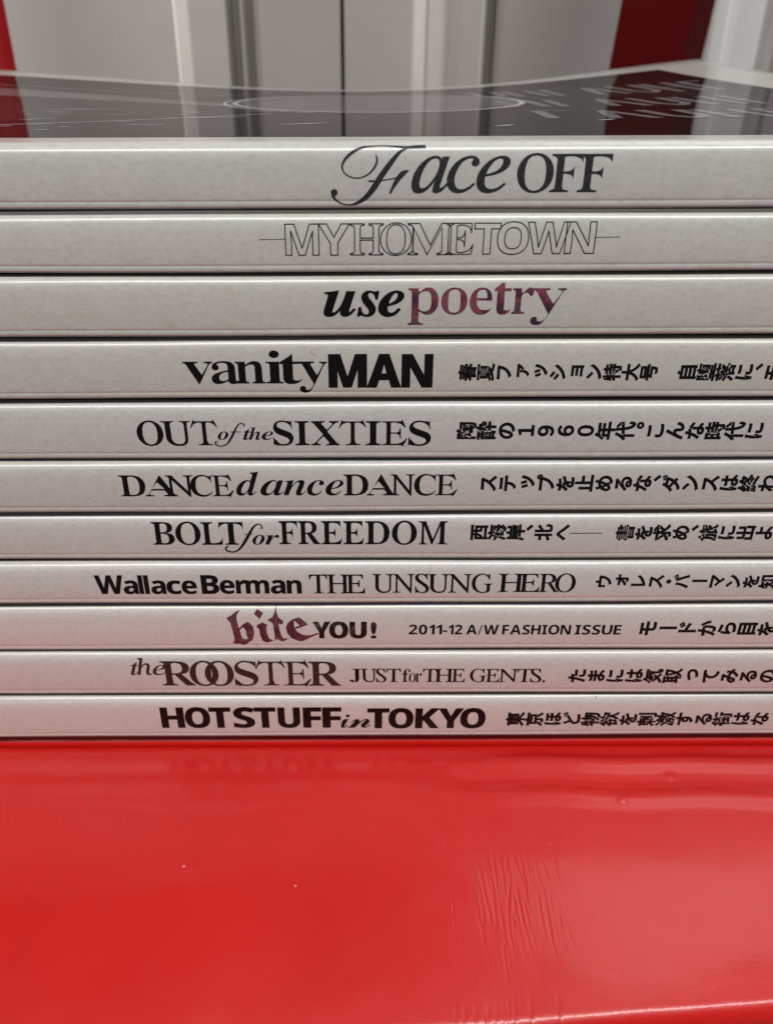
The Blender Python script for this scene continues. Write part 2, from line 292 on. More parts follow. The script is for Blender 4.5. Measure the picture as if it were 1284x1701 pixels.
-3,-12,-3,-9,-6,-7,-6,-5,-8,-3,-10,-2,-12,-1,-15,0,-205,-2,-50,-9,-43,-14,-35,-19,-27,-25,-21,-32,-15,-37,-8,88,0,1,84,12,0,0,18,22,3,21,10,20,16,19,22,108,148,-121,186,-8,12,-9,
11,-7,9,-8,8,-7,6,-8,5,-8,2,-9,1,-2,0,0,18,239,0,0,-18,-15,0,-18,-1,-13,-5,-7,-8,-3,-10,1,-6,2,-6,4,-8,5,-8,66,-103,59,87,8,13,6,11,3,10,1,8,-3,11,-9,8,-15,5,-21,2,0,18,172,0,0,
-18,-3,0,-15,-1,-14,-3,-13,-5,-12,-7,-12,-10,-12,-11,-12,-14,-12,-17,-79,-113,138,-216,6,-10,6,-8,6,-7,11,-11,7,-3,6,-2,8,-1,3,0,0,-18,-235,0,0,18,4,0,22,2,15,4,9,8,3,11,-1,7,-3,
10,-5,10,-7,13,-68,107,-74,-106,-7,-10,-4,-9,-3,-9,0,-9,3,-13,9,-9,17,-5,22,-2,0,-18,97,0,2,95,265,-11,-23,3,-17,9,-11,15,-5,20,-25,-20,-27,-14,-28,-8,-30,-3,-17,1,-15,4,-14,7,-11,
9,-9,11,-7,13,-4,14,-1,16,3,22,8,20,14,18,20,16,26,14,32,15,38,14,45,13,0,53,-1,14,-2,12,-4,10,-5,7,-8,6,-9,5,-11,2,-13,1,-20,-1,-14,-5,-9,-7,-2,-9,0,-3,2,-4,3,-5,4,-7,5,-7,3,-6,1,
-7,1,-6,-1,-9,-2,-8,-5,-7,-6,-7,-7,-5,-8,-3,-9,-2,-9,-1,-11,1,-9,2,-8,4,-6,6,-6,7,-4,8,-2,9,-1,10,1,12,4,12,5,10,7,10,10,9,11,8,12,7,15,7,15,5,17,3,18,2,20,1,34,-2,30,-5,23,-9,18,
-11,14,-16,10,-19,5,-24,2,-27,0,-162,1,-7,0,-5,1,-4,4,-4,3,-1,7,0,8,4,5,3,9,-14,-18,-17,-19,-13,-20,-7,16,158,35,5,0,5,2,7,2,6,4,7,4,7,5,12,14,0,110,-37,-13,-26,-19,-16,-25,-5,-31,
2,-23,7,-17,10,-10,101,0,2,47,160,-11,-19,2,-19,4,-17,7,-17,9,-15,12,-13,14,-12,16,-9,18,-8,21,-6,22,-4,24,-1,26,1,24,4,22,6,21,8,20,11,17,12,16,13,14,16,12,16,10,18,6,19,4,20,2,
28,-3,26,-7,22,-13,19,-17,16,-22,11,-26,6,-30,3,-33,0,-8,-173,0,6,-56,16,-41,27,-24,37,-8,20,3,19,8,18,15,16,20,16,-14,-28,-38,-32,-27,-36,-16,15,121,200,89,0,0,24,-1,21,-1,17,-3,
15,-4,12,-5,9,-7,6,-10,4,-11,1,-21,-6,-14,-18,-9,-30,-3,-43,102,0,1,79,15,0,0,17,9,1,7,1,6,2,8,4,3,3,4,8,1,6,1,8,0,12,1,14,0,212,-38,0,0,35,38,0,0,45,2,26,6,23,10,20,15,17,19,13,
21,10,25,5,28,2,21,-1,19,-4,15,-6,14,-9,11,-10,7,-12,5,-12,1,-13,0,-11,-3,-9,-3,-8,-5,-7,-7,-5,-7,-4,-7,-2,-8,-1,-9,1,-8,2,-7,3,-6,4,-5,6,-4,6,-2,7,0,16,2,7,2,8,4,8,3,7,2,6,-1,5,
-4,3,-5,2,-8,1,-10,-1,-8,-2,-6,-5,-4,-6,-3,-8,-2,-9,-1,-11,0,-97,58,0,0,-35,-58,0,0,-220,1,-14,2,-12,3,-9,5,-6,6,-5,10,-3,12,-2,15,0,0,-17,105,0,2,31,105,377,-11,1,-10,3,-8,5,-8,6,
-7,8,-5,9,-3,10,0,22,3,9,5,9,7,9,8,6,8,5,10,3,11,1,11,-1,10,-3,8,-5,8,-6,7,-9,5,-9,3,-9,1,-11,-1,-11,-3,-10,-5,-9,-7,-8,-8,-6,-9,-5,-10,-3,30,19,0,0,17,10,1,7,2,7,3,4,4,3,5,3,7,1,
8,1,11,0,205,-1,11,-1,10,-2,8,-2,5,-4,4,-6,2,-8,2,-10,1,1,17,133,0,0,-275,1,-8,2,-7,3,-6,4,-4,6,-3,7,-2,10,-1,0,-17,110,0,1,68,19,0,0,17,9,1,8,2,6,3,5,4,3,5,3,7,1,9,1,10,0,206,-1,
10,-1,9,-2,7,-3,6,-5,4,-6,4,-8,2,-9,1,0,16,134,0,0,-44,21,23,23,17,26,9,29,4,40,-7,29,-21,17,-35,5,-48,0,-163,1,-10,1,-9,2,-7,3,-5,5,-4,6,-3,7,-2,10,-1,0,-17,-168,0,0,17,5,0,12,2,
10,8,5,13,2,18,0,182,-2,11,-2,10,-2,8,-4,6,-6,4,-8,3,-10,1,-16,-3,-14,-7,-14,-11,-13,-17,0,-197,2,-9,2,-7,3,-5,4,-4,6,-3,7,-2,10,-1,0,-17,111,0,2,48,176,-11,-23,2,-21,4,-19,7,-19,
10,-17,12,-14,14,-13,17,-11,18,-8,20,-6,21,-4,23,-1,23,1,24,4,23,6,22,8,20,11,18,13,17,14,14,17,12,18,9,20,7,21,4,22,2,22,-2,21,-4,19,-6,19,-10,16,-12,15,-14,13,-16,10,-18,9,-20,6,
-22,4,-23,1,-25,-1,-24,-4,-23,-6,-22,-9,-20,-10,-18,-13,-16,-15,-14,-16,-12,-18,-9,-20,-7,-20,-4,39,176,12,13,2,12,5,9,9,8,13,3,8,2,10,2,12,1,14,2,16,0,18,1,20,0,21,-1,43,-2,34,-4,
26,-6,19,-7,13,-9,9,-11,6,-13,2,-14,-2,-12,-6,-9,-9,-7,-13,-6,-19,-3,-26,-2,-34,-1,-42,0,-42,1,-18,2,-16,1,-14,2,-12,3,-10,3,-8,7,-13,10,-9,11,-5,112,0,2,67,18,-145,0,16,8,1,6,1,6,
2,8,6,3,4,4,10,0,6,1,9,0,11,1,12,0,320,-1,15,-1,12,-2,9,-3,6,-4,4,-6,4,-8,2,-10,2,0,16,129,0,0,-49,18,25,21,19,24,11,28,4,18,-2,17,-4,16,-7,14,-9,13,-12,12,-14,10,-16,9,-17,7,-20,
5,-20,3,-22,1,-23,-1,-25,-3,-24,-5,-22,-7,-21,-9,-19,-11,-17,-12,-14,-14,-13,-15,-10,-16,-7,-17,-4,-18,-2,-25,3,-22,9,-19,13,-17,20,0,-107,1,-12,1,-10,2,-8,3,-7,3,-5,10,-8,6,-2,16,
-2,10,-1,0,-17,25,204,29,15,2,12,6,10,11,8,14,6,18,5,23,2,27,1,31,-1,30,-2,26,-3,23,-6,18,-7,14,-9,10,-13,6,-15,2,-15,-3,-14,-8,-13,-14,-11,-20,0,-174,9,-18,11,-13,14,-8,114,0,1,
73,19,0,0,17,10,1,7,2,7,3,4,4,3,5,3,7,1,8,1,11,0,205,-1,12,-1,9,-2,8,-3,5,-4,4,-6,2,-7,2,-10,1,1,17,130,0,0,-60,9,15,11,14,11,12,12,10,12,8,12,5,12,4,12,1,14,-1,12,-3,10,-5,8,-6,6,
-8,5,-10,3,-10,1,-12,-1,-9,-2,-9,-4,-8,-5,-7,-7,-5,-7,-4,-8,-3,-18,0,-8,2,-6,3,-5,3,-12,15,-3,5,-4,5,-5,3,-5,2,-5,1,-8,-1,-7,-4,-7,-6,-6,-8,-6,-11,-4,-12,-3,-14,-1,-15,0,-142,1,
-11,2,-9,3,-7,5,-5,6,-3,9,-3,11,-2,14,-1,0,-17,116,0,1,41,129,-10,-20,1,-16,4,-14,7,-10,9,-8,12,-6,14,-3,17,-2,20,0,217,-29,0,0,21,20,20,19,18,17,18,15,17,13,15,12,15,9,14,8,13,17,
0,0,-119,65,0,0,-32,-65,0,0,-216,1,-9,1,-7,3,-6,3,-5,4,-3,6,-2,6,-1,12,2,10,7,10,11,8,16,17,-9,-19,-35,-23,-24,-28,-15,118,0,1,40,148,-11,-108,269,-5,11,-4,9,-4,8,-4,7,-4,5,-6,4,
-7,3,-9,1,0,17,174,0,0,-16,-9,0,-12,-2,-9,-3,-5,-6,-2,-8,2,-9,57,-152,53,136,2,7,2,6,1,4,0,4,-2,10,-7,7,-13,4,-17,2,0,16,106,0,0,-16,-9,-2,-8,-4,-12,-10,-4,-8,-5,-8,-4,-10,-5,-12,
-104,-264,120,0,1,77,5,0,0,15,15,6,16,9,14,13,14,16,64,83,-83,132,-10,13,-10,10,-10,6,-11,3,0,17,172,0,0,-16,-13,-1,-9,-3,-6,-5,-2,-6,1,-4,2,-4,2,-6,4,-7,36,-57,42,53,5,7,4,6,2,5,
0,10,-2,3,-2,2,-3,2,-5,2,-6,1,-7,1,-10,1,0,16,115,0,0,-14,-15,-5,-14,-9,-15,-13,-15,-17,-58,-73,97,-154,3,-5,6,-8,3,-3,3,-2,4,-2,4,-1,6,-1,0,-16,-171,0,0,17,7,0,12,2,5,1,3,2,4,6,0,
4,-1,6,-2,7,-4,8,-5,9,-37,57,-42,-55,-6,-9,-4,-7,-3,-7,-1,-5,2,-9,6,-7,10,-3,13,-2,4,0,0,-15,121,0,1,104,55,-146,-13,1,-12,3,-10,5,-9,7,-8,9,-6,10,-3,11,-1,12,1,9,2,9,4,7,5,8,6,6,
8,4,8,3,10,1,9,-1,8,-2,6,-3,7,-4,8,-12,2,-8,1,-8,-1,-6,0,-6,1,-5,2,-4,4,-2,6,-1,6,2,7,5,8,8,8,11,8,14,4,8,4,9,3,9,3,10,3,11,2,11,-108,266,-3,8,-3,7,-3,6,-3,5,-6,8,-2,2,-2,3,-3,2,
-10,4,-8,0,0,17,174,0,0,-17,-9,-1,-8,0,-6,-2,-5,-1,-3,-3,-2,-3,-2,-4,0,-6,1,-8,4,-11,54,-143,47,127,2,6,2,5,1,5,2,8,0,4,1,3,0,4,-2,10,-3,3,-4,3,-5,2,-6,1,-8,1,-9,0,0,17,101,0,0,
-17,-7,-1,-6,-2,-6,-5,-4,-5,-5,-8,-4,-9,-5,-11,-5,-12,-101,-278,-9,-23,-9,-20,-8,-17,-8,-15,-9,-12,-8,-10,-9,-8,-10,-6,-9,-5,-11,-3,-12,-2,65,1,2,55,-88,0,3,13,22,3,22,9,21,14,20,
19,14,17,24,27,32,38,42,49,51,60,60,71,69,82,79,93,14,0,-17,-435,0,-11,3,-10,4,-8,6,-6,8,-5,11,-3,13,-2,15,-2,-2,-13,-196,0,3,13,6,0,15,1,13,3,10,4,7,6,5,9,4,12,3,15,2,18,2,84,
-161,0,-5,-1,-10,-4,-4,-4,-52,-62,-15,-20,-11,-16,-7,-12,-2,-9,1,-6,2,-6,3,-4,5,-3,7,-2,9,-1,10,-1,12,-1,-4,-13,3,149,190,153,0,8,192,67,1,1,90,228,-11,-30,2,-27,4,-26,8,-24,10,
-21,13,-19,16,-16,19,-14,21,-10,23,-8,25,-5,27,-1,29,1,26,4,25,7,25,9,25,12,25,13,24,16,22,17,22,19,21,20,18,21,17,23,16,36,18,36,14,36,8,38,3,21,-1,23,-4,24,-5,26,-8,6,-2,5,-1,4,
-1,5,0,7,1,6,3,6,5,5,8,14,0,-29,-143,-15,0,1,11,0,10,-2,24,-5,20,-8,18,-12,15,-14,12,-18,8,-20,5,-23,2,-22,-2,-21,-4,-22,-7,-20,-10,-21,-13,-19,-15,-18,-17,-17,-19,-16,-21,-14,-22,
-13,-24,-10,-25,-9,-27,-6,-27,-4,-28,-1,-29,3,-36,6,-32,12,-28,16,-23,20,-19,24,-14,27,-8,29,-2,46,5,43,16,42,28,39,38,13,-12,-22,-25,-23,-22,-23,-18,-24,-15,-25,-11,-27,-8,-28,-5,
68,1,2,54,-37,0,4,14,4,0,15,1,13,2,11,4,9,6,7,7,6,11,6,14,5,17,88,325,3,12,2,9,1,8,0,7,-1,8,-2,7,-4,5,-5,5,-8,3,-9,3,-11,1,-13,1,4,14,186,0,33,-1,32,-5,29,-7,26,-11,24,-13,21,-16,
18,-19,15,-21,12,-24,8,-25,5,-28,2,-30,-1,-28,-5,-28,-7,-26,-10,-26,-13,-25,-15,-24,-18,-21,-20,-21,-23,-19,-24,-16,-27,-15,-29,-12,-31,-10,-32,-7,-35,-5,-35,-1,52,177,23,29,2,27,
4,25,7,23,10,22,12,20,15,18,16,16,19,14,20,12,22,11,23,9,24,6,25,5,25,3,26,1,27,-3,37,-7,32,-12,28,-17,23,-22,18,-26,13,-31,8,-35,2,-11,0,-9,-1,-8,-1,-6,-2,-5,-2,-5,-4,-4,-4,-3,-6,
-3,-7,-3,-9,-4,-10,-3,-12,-83,-310,-4,-14,-3,-11,-1,-10,-1,-7,1,-7,3,-6,5,-5,7,-4,5,-1,4,-1,12,-2,7,-1,8,0,8,-1,69,1,1,104,-35,0,3,14,3,0,16,1,13,2,10,4,9,5,7,8,6,11,6,14,5,17,88,
325,3,12,2,9,1,8,0,7,-1,8,-2,7,-4,5,-5,5,-7,3,-9,3,-11,1,-13,1,3,14,371,0,-21,-105,-12,0,0,18,-2,14,-2,11,-3,9,-5,8,-7,6,-8,5,-10,4,-13,3,-15,2,-18,1,-21,1,-59,0,-10,-1,-9,0,-7,-1,
-6,-2,-5,-2,-4,-2,-4,-4,-3,-5,-2,-6,-3,-7,-3,-8,-3,-10,-38,-142,59,0,24,1,21,3,17,5,14,7,11,9,9,12,8,15,6,17,13,0,-49,-172,-13,0,2,14,0,24,-1,9,-2,8,-2,6,-3,5,-4,4,-12,6,-8,1,-10,
1,-11,1,-75,0,-43,-160,-5,-22,-1,-5,-2,-8,0,-3,1,-6,2,-6,4,-4,5,-4,6,-2,9,-1,11,-1,85,0,22,2,21,4,18,4,18,7,16,8,15,9,13,11,13,13,12,15,12,17,11,18,14,0,-51,-133,71,1,1,117,256,
-11,-34,2,-31,5,-29,7,-27,11,-24,14,-21,16,-19,18,-15,21,-12,24,-9,25,-5,27,-2,29,1,26,4,26,7,25,9,25,11,25,14,23,15,23,17,22,19,20,20,18,22,17,22,15,35,18,38,13,38,8,41,3,24,-1,
23,-3,22,-6,21,-7,10,-4,9,-3,16,-6,6,-2,5,-1,4,-1,10,0,6,1,5,2,5,3,5,4,4,5,4,6,4,7,12,0,-32,-148,-12,0,-5,29,-10,26,-13,23,-17,19,-21,15,-24,10,-27,7,-30,2,-32,-3,-30,-8,-28,-12,
-27,-18,-25,-23,-23,-26,-20,-30,-17,-33,-14,-36,-10,-34,-6,-35,-2,-33,2,-38,8,-34,13,-29,18,-24,22,-20,27,-14,30,-8,34,-3,18,1,18,3,16,5,16,7,13,8,11,10,7,10,5,12,25,98,3,15,1,4,1,
3,0,6,-1,8,-2,7,-5,5,-6,3,-8,3,-11,1,-14,2,-17,1,4,14,201,0,-4,-14,-12,0,-11,-1,-9,-2,-7,-3,-7,-4,-10,-10,-4,-7,-7,-18,-2,-6,-1,-6,-4,-14,-28,-116,-42,-20,-44,-15,-46,-9,72,1,1,
138,-35,0,3,14,14,0,9,1,8,2,7,2,7,3,5,4,6,5,4,6,5,7,3,9,4,11,3,12,88,325,3,12,2,9,1,8,0,7,-1,8,-2,7,-4,5,-5,5,-7,3,-9,3,-11,1,-13,1,3,14,193,0,-3,-14,-18,0,-12,-3,-11,-4,-9,-5,-7,
-8,-7,-11,-6,-15,-6,-18,-29,-108,-1,-5,-1,-4,-1,-3,0,-7,2,-3,1,-2,6,-2,4,-1,5,-1,190,0,5,1,6,2,3,2,2,3,1,3,2,5,31,115,2,11,2,10,2,8,0,7,-1,8,-2,7,-4,5,-6,5,-7,3,-9,3,-11,1,-13,1,4,
14,193,0,-4,-14,-20,0,-12,-3,-10,-4,-8,-6,-7,-7,-7,-11,-6,-14,-5,-16,-87,-326,-5,-21,-1,-4,0,-4,-1,-4,0,-3,1,-8,2,-7,4,-5,6,-5,7,-3,9,-2,11,-2,14,-1,-4,-14,-193,0,3,14,14,0,9,1,9,
2,7,2,6,3,6,4,5,5,5,6,4,7,3,9,4,11,3,12,39,145,1,5,1,6,-2,6,-1,2,-3,2,-3,0,-4,1,-5,0,-5,1,-179,0,-5,-1,-5,0,-4,-1,-3,-1,-4,-4,-2,-4,-1,-4,-39,-146,-5,-21,-2,-8,0,-15,3,-7,4,-5,5,
-5,7,-3,10,-2,11,-2,13,-1,-4,-14,74,1,1,75,23,-11,-17,2,-15,3,-13,5,-11,8,-9,9,-6,11,-4,11,-1,13,0,8,2,8,8,12,5,5,7,4,7,2,14,0,7,-2,6,-3,5,-4,4,-5,4,-6,2,-6,0,-7,-1,-8,-2,-8,-2,-3,
0,-4,-1,-3,0,-4,1,-7,3,-6,5,-3,8,-1,8,1,6,3,6,6,4,7,4,10,4,12,3,7,2,7,2,8,3,9,83,315,4,16,2,12,2,9,0,6,-1,9,-2,6,-5,5,-6,4,-9,3,-11,2,-13,1,-15,1,5,15,200,0,-4,-14,-15,0,-13,-2,
-10,-4,-9,-4,-6,-7,-7,-10,-5,-13,-5,-16,-72,-274,-11,-36,-12,-30,-14,-26,-16,-21,-18,-17,-19,-11,-22,-7,77,1,1,85,-38,0,4,14,11,0,10,1,9,2,8,2,6,3,6,4,5,5,5,6,4,7,4,9,4,11,3,12,92,
325,3,11,2,9,1,9,0,15,-3,7,-4,5,-5,5,-8,3,-9,3,-11,1,-13,1,4,14,131,0,51,-371,245,371,133,0,-4,-14,-20,0,-12,-3,-10,-4,-8,-6,-7,-7,-7,-11,-6,-14,-5,-16,-87,-326,-4,-21,-2,-8,0,-4,
-1,-3,1,-8,3,-7,3,-5,6,-5,7,-3,9,-2,12,-2,13,-1,-4,-14,-192,0,4,12,20,2,8,2,8,3,6,3,6,5,5,6,5,7,4,9,5,11,4,12,4,14,87,323,-273,-409,-10,0,-54,410,-84,-303,-5,-18,-3,-15,-2,-13,-1,
-11,1,-10,2,-7,4,-6,6,-5,7,-3,9,-3,11,-2,14,-1,-4,-13,78,1,1,72,352,-11,-192,400,-82,-301,-2,-8,-1,-6,-2,-6,-1,-6,0,-5,-1,-4,0,-17,3,-6,4,-5,5,-4,8,-3,9,-2,12,-1,15,-1,-4,-14,-158,
0,3,14,16,1,13,2,11,4,10,5,7,8,7,11,6,14,5,17,92,334,2,8,1,8,-1,8,-2,7,-5,8,-5,7,-8,6,-8,5,-9,3,-15,0,3,14,102,0,178,-371,77,284,4,14,1,6,2,10,0,5,1,4,0,4,-1,8,-2,7,-4,5,-6,3,-8,3,
-9,2,-13,1,-14,1,4,14,159,0,-5,-14,-10,0,-18,-2,-7,-2,-7,-3,-6,-4,-6,-5,-4,-6,-5,-8,-4,-9,-4,-10,-3,-12,-115,-420,79,1,2,62,209,-11,-28,2,-26,4,-24,7,-21,9,-20,12,-17,15,-15,16,
-13,19,-10,21,-7,23,-4,25,-2,27,1,23,4,24,5,24,8,23,9,23,12,23,12,22,15,21,16,20,17,20,18,17,19,17,20,15,21,13,21,12,22,10,23,8,22,6,23,4,23,1,27,-2,26,-4,23,-7,22,-9,19,-13,16,
-14,15,-17,12,-19,10,-22,7,-22,4,-25,1,-26,-1,-19,-2,-20,-4,-20,-5,-20,-7,-20,-8,-19,-10,-20,-10,-19,-24,-36,-13,-17,-14,-17,-30,-30,-16,-13,-17,-11,-34,-20,-35,-13,-37,-9,56,209,
11,18,1,18,3,17,7,17,8,16,11,16,12,15,14,15,16,14,18,13,18,12,20,11,21,10,22,9,22,8,23,6,24,5,23,4,24,2,24,1,23,-2,30,-5,26,-8,22,-11,18,-15,14,-18,11,-20,6,-23,2,-19,-1,-19,-5,
-18,-7,-19,-9,-18,-12,-18,-15,-17,-16,-16,-19,-15,-20,-14,-23,-13,-23,-12,-26,-8,-19,-7,-20,-6,-19,-5,-20,-4,-19,-2,-20,-2,-19,0,-19,1,-30,6,-27,8,-22,13,-19,15,-15,19,-11,21,-6,
82,1,2,71,-35,0,3,14,4,0,15,1,13,2,11,5,9,6,7,8,7,10,5,14,5,16,87,325,3,11,2,9,1,9,0,8,-1,8,-2,6,-4,6,-5,4,-7,3,-9,3,-11,1,-13,1,3,14,205,0,35,-1,30,-6,25,-8,21,-12,16,-15,12,-18,
7,-21,2,-24,-9,-45,-26,-38,-43,-29,-61,-22,64,-156,8,-18,8,-16,8,-12,7,-11,8,-8,10,-5,10,-4,12,-1,3,0,-5,-14,-108,0,-97,238,-39,0,-8,1,-6,0,-7,1,-6,0,-5,1,-40,-149,-4,-14,-2,-13,
-2,-10,0,-16,3,-8,3,-6,6,-4,7,-4,9,-2,10,-1,12,-1,8,0,-4,-13,27,211,260,34,2,30,6,26,10,21,14,17,18,12,20,8,23,2,26,-6,36,-19,26,-31,15,-43,5,-16,0,-7,-1,-10,-4,-5,-3,-3,-3,-4,-5,
-3,-5,-3,-7,-2,-8,-3,-10,-41,-152,22,-2,11,0,6,-1,83,1,1,120,160,-10,-23,1,-24,4,-26,7,-27,9,-9,2,-8,1,-9,-1,-8,-5,-6,-7,-5,-9,-12,0,24,160,13,1,2,-33,6,-28,10,-24,13,-20,17,-16,
19,-12,21,-7,24,-2,13,1,12,2,12,4,11,6,10,7,9,8,8,10,6,10,6,12,4,12,2,13,1,13,-2,18,-6,18,-10,18,-12,18,-12,14,-6,8,-30,30,-8,9,-17,18,-15,18,-12,16,-9,15,-7,15,-5,14,-2,15,-1,15,
1,18,3,17,6,15,7,15,10,14,11,12,13,10,15,9,17,8,17,5,19,3,20,1,8,0,8,-1,8,0,16,-2,14,-4,8,-2,22,-8,11,-2,9,1,7,3,6,5,5,8,13,0,-22,-142,-11,0,-2,28,-5,25,-8,20,-10,18,-13,13,-16,10,
-17,6,-20,2,-18,-2,-16,-4,-13,-7,-12,-9,-10,-12,-7,-14,-4,-15,-1,-18,1,-11,2,-10,5,-11,6,-11,7,-12,8,-11,9,-12,10,-11,32,-33,8,-9,9,-9,16,-18,18,-23,12,-24,7,-27,3,-28,-2,-20,-3,
-19,-7,-17,-8,-17,-11,-15,-13,-13,-15,-12,-16,-10,-18,-8,-19,-6,-21,-4,84,1,1,68,52,0,3,14,17,0,11,1,9,2,9,3,7,4,7,5,6,6,5,8,5,10,5,11,4,14,5,15,93,342,2,6,0,6,-1,6,-4,3,-6,2,-8,1,
-40,0,-19,-2,-16,-3,-15,-4,-13,-5,-12,-7,-10,-8,-8,-9,-8,-11,-7,-13,-6,-14,-5,-16,-16,1,31,116,403,0,-22,-119,-13,0,0,22,-1,18,-3,16,-6,12,-7,10,-11,7,-15,5,-19,3,-22,1,-33,0,-4,
-1,-3,-1,-3,-2,-2,-2,-2,-4,-2,-3,-1,-5,-95,-344,-4,-17,-3,-14,-2,-12,0,-18,3,-6,5,-6,6,-4,8,-2,11,-2,13,-2,23,0,-4,-14,85,1,1,102,209,-11,-34,3,-30,6,-27,11,-22,16,-19,18,-13,22,
-7,25,-3,28,1,14,2,16,4,19,6,22,57,215,3,11,2,9,1,7,0,7,-1,8,-2,7,-4,6,-6,4,-8,3,-10,2,-13,2,-15,1,3,13,205,0,-3,-13,-7,0,-16,-1,-13,-3,-12,-5,-9,-8,-8,-10,-7,-12,-6,-16,-5,-18,
-52,-197,-8,-29,-5,-24,-3,-19,-1,-15,2,-20,5,-18,8,-15,12,-13,14,-11,17,-7,20,-5,23,-1,19,1,19,3,17,4,16,7,15,9,13,10,12,11,10,14,9,17,10,23,10,30,11,36,48,181,5,17,3,16,2,14,1,12,
-1,11,-2,10,-4,7,-5,5,-8,4,-9,2,-13,2,-14,1,2,13,163,0,-2,-13,-9,0,-19,-2,-15,-6,-12,-10,-10,-15,-4,-10,-3,-7,-3,-8,-2,-9,-3,-10,-6,-22,-54,-202,-9,-31,-10,-28,-12,-25,-12,-22,-14,
-18,-16,-16,-17,-13,-19,-10,-20,-8,-23,-5,-24,-3,88,1,1,97,-65,0,4,12,23,5,23,10,25,17,25,23,173,172,-48,147,-6,18,-6,14,-5,12,-5,9,-5,8,-7,6,-6,5,-8,5,-9,3,-10,3,-12,2,-18,0,4,13,
214,0,-4,-14,-12,0,-19,-1,-14,-5,-8,-9,-3,-12,1,-8,1,-9,3,-10,4,-12,39,-113,111,107,16,17,11,14,7,12,2,10,-3,9,-8,6,-13,4,-18,1,-9,0,5,13,168,0,-5,-13,-2,0,-11,-1,-11,-3,-11,-5,
-11,-7,-12,-9,-13,-11,-14,-13,-15,-14,-155,-147,54,-167,6,-18,5,-14,5,-12,5,-8,5,-7,5,-5,7,-5,7,-4,8,-4,10,-2,11,-1,13,-1,6,0,-4,-13,-218,0,3,13,12,0,11,1,10,1,9,1,7,3,6,3,4,5,2,7,
1,7,0,9,-1,4,-4,20,-2,4,-43,130,-115,-114,-16,-17,-11,-15,-7,-14,-2,-12,4,-10,10,-7,18,-5,25,-3,-4,-11,97,1,2,60,52,-8,-13,1,-12,3,-10,6,-8,9,-7,11,-5,13,-3,15,-1,17,2,29,5,28,8,
29,11,30,15,28,17,27,20,25,23,23,24,19,24,14,24,8,25,3,20,-3,15,-7,10,-12,6,-16,9,30,54,0,-64,-228,-4,-16,-4,-13,-1,-11,-1,-8,1,-4,2,-3,4,-2,5,-1,9,3,11,9,14,15,17,20,10,-8,-28,
-37,-26,-26,-24,-15,-22,-5,-13,2,-9,6,-5,10,-2,14,1,14,5,21,7,28,11,36,-20,-31,-19,-27,-18,-22,-18,-19,-17,-14,-18,-10,-18,-6,39,85,34,9,1,8,3,9,5,9,7,10,8,9,10,10,11,9,12,9,13,18,
28,16,30,7,16,6,16,5,16,4,15,3,15,2,14,0,14,-2,19,-7,14,-11,8,-15,3,-17,-3,-16,-6,-16,-11,-15,-15,-15,-19,-13,-22,-13,-25,-11,-28,-5,-15,-8,-28,-6,-26,-2,-26,-1,-12,2,-18,6,-13,9,
-8,99,1,1,85,104,-8,-24,2,-20,6,-18,10,-15,14,-12,17,-9,21,-5,24,-2,27,1,18,3,17,4,17,6,17,7,17,9,17,10,16,11,15,13,15,13,13,15,12,15,11,25,14,25,10,26,6,26,2,15,-1,14,-3,12,-5,10,
-6,8,-8,6,-9,4,-10,1,-10,-1,-9,-1,-7,-3,-7,-5,-6,-5,-5,-6,-3,-6,-2,-8,-1,-13,2,-10,5,-5,9,-2,12,0,3,1,4,0,3,2,3,1,3,6,9,4,5,3,6,-2,4,-4,3,-8,2,-10,1,-19,-2,-18,-6,-17,-9,-17,-13,
-16,-16,-14,-18,-12,-21,-11,-23,-9,-24,-6,-23,-4,-23,-1,-22,1,-19,3,-17,6,-15,7,-13,10,-11,11,-7,13,-5,14,-1,27,4,27,11,28,19,28,27,12,-11,-36,-36,-36,-26,-37,-15,101,1,2,62,92,-7,
-21,2,-19,5,-16,9,-14,13,-12,16,-8,18,-5,22,-1,25,1,17,2,17,4,17,6,18,8,18,9,17,10,17,12,16,13,16,28,28,16,11,25,15,24,11,25,7,25,2,15,-1,13,-3,11,-4,9,-6,7,-7,6,-9,3,-11,1,-12,-3,
-21,-10,-21,-16,-19,-23,-19,-29,-16,-35,-14,-42,-11,-47,-8,-2,-6,-1,-7,-1,-6,0,-6,-1,-6,0,-15,4,-33,12,-23,20,-15,29,-4,25,3,26,11,27,18,28,26,11,-11,-17,-19,-17,-17,-18,-14,-17,
-11,-19,-9,-19,-6,-20,-4,24,67,165,33,6,29,9,25,12,21,15,17,17,11,19,7,19,3,21,-2,12,-4,9,-8,5,-11,2,-11,-1,-12,-4,-11,-6,-12,-8,-11,-10,-11,-13,-11,-14,-10,-15,-9,-17,-9,-19,-8,
-19,102,1,1,96,-50,-160,-10,1,-8,2,-8,4,-7,5,-5,6,-4,6,-2,7,-1,8,1,13,5,10,8,6,12,2,10,-2,7,-4,4,-7,2,-10,0,-3,-1,-3,0,-3,-1,-2,-2,-2,0,-2,-1,-2,0,-6,4,-4,4,0,9,2,9,5,8,8,10,20,3,
8,3,9,6,22,3,12,6,28,60,321,-67,0,6,22,65,0,9,38,9,35,12,30,15,26,17,22,20,17,20,13,22,7,23,3,13,-1,12,-3,11,-5,9,-6,7,-7,6,-9,3,-10,1,-10,-2,-14,-6,-10,-11,-5,-15,-2,-11,1,-8,5,
-5,9,-1,12,1,7,1,6,2,2,0,2,1,2,0,5,-1,3,-4,4,-6,4,-4,0,-4,1,-19,-6,-16,-17,-13,-27,-11,-39,-18,-83,82,0,-3,-22,-83,0,-28,-139,-9,-42,-8,-38,-9,-36,-9,-32,-9,-29,-9,-26,-9,-23,-9,
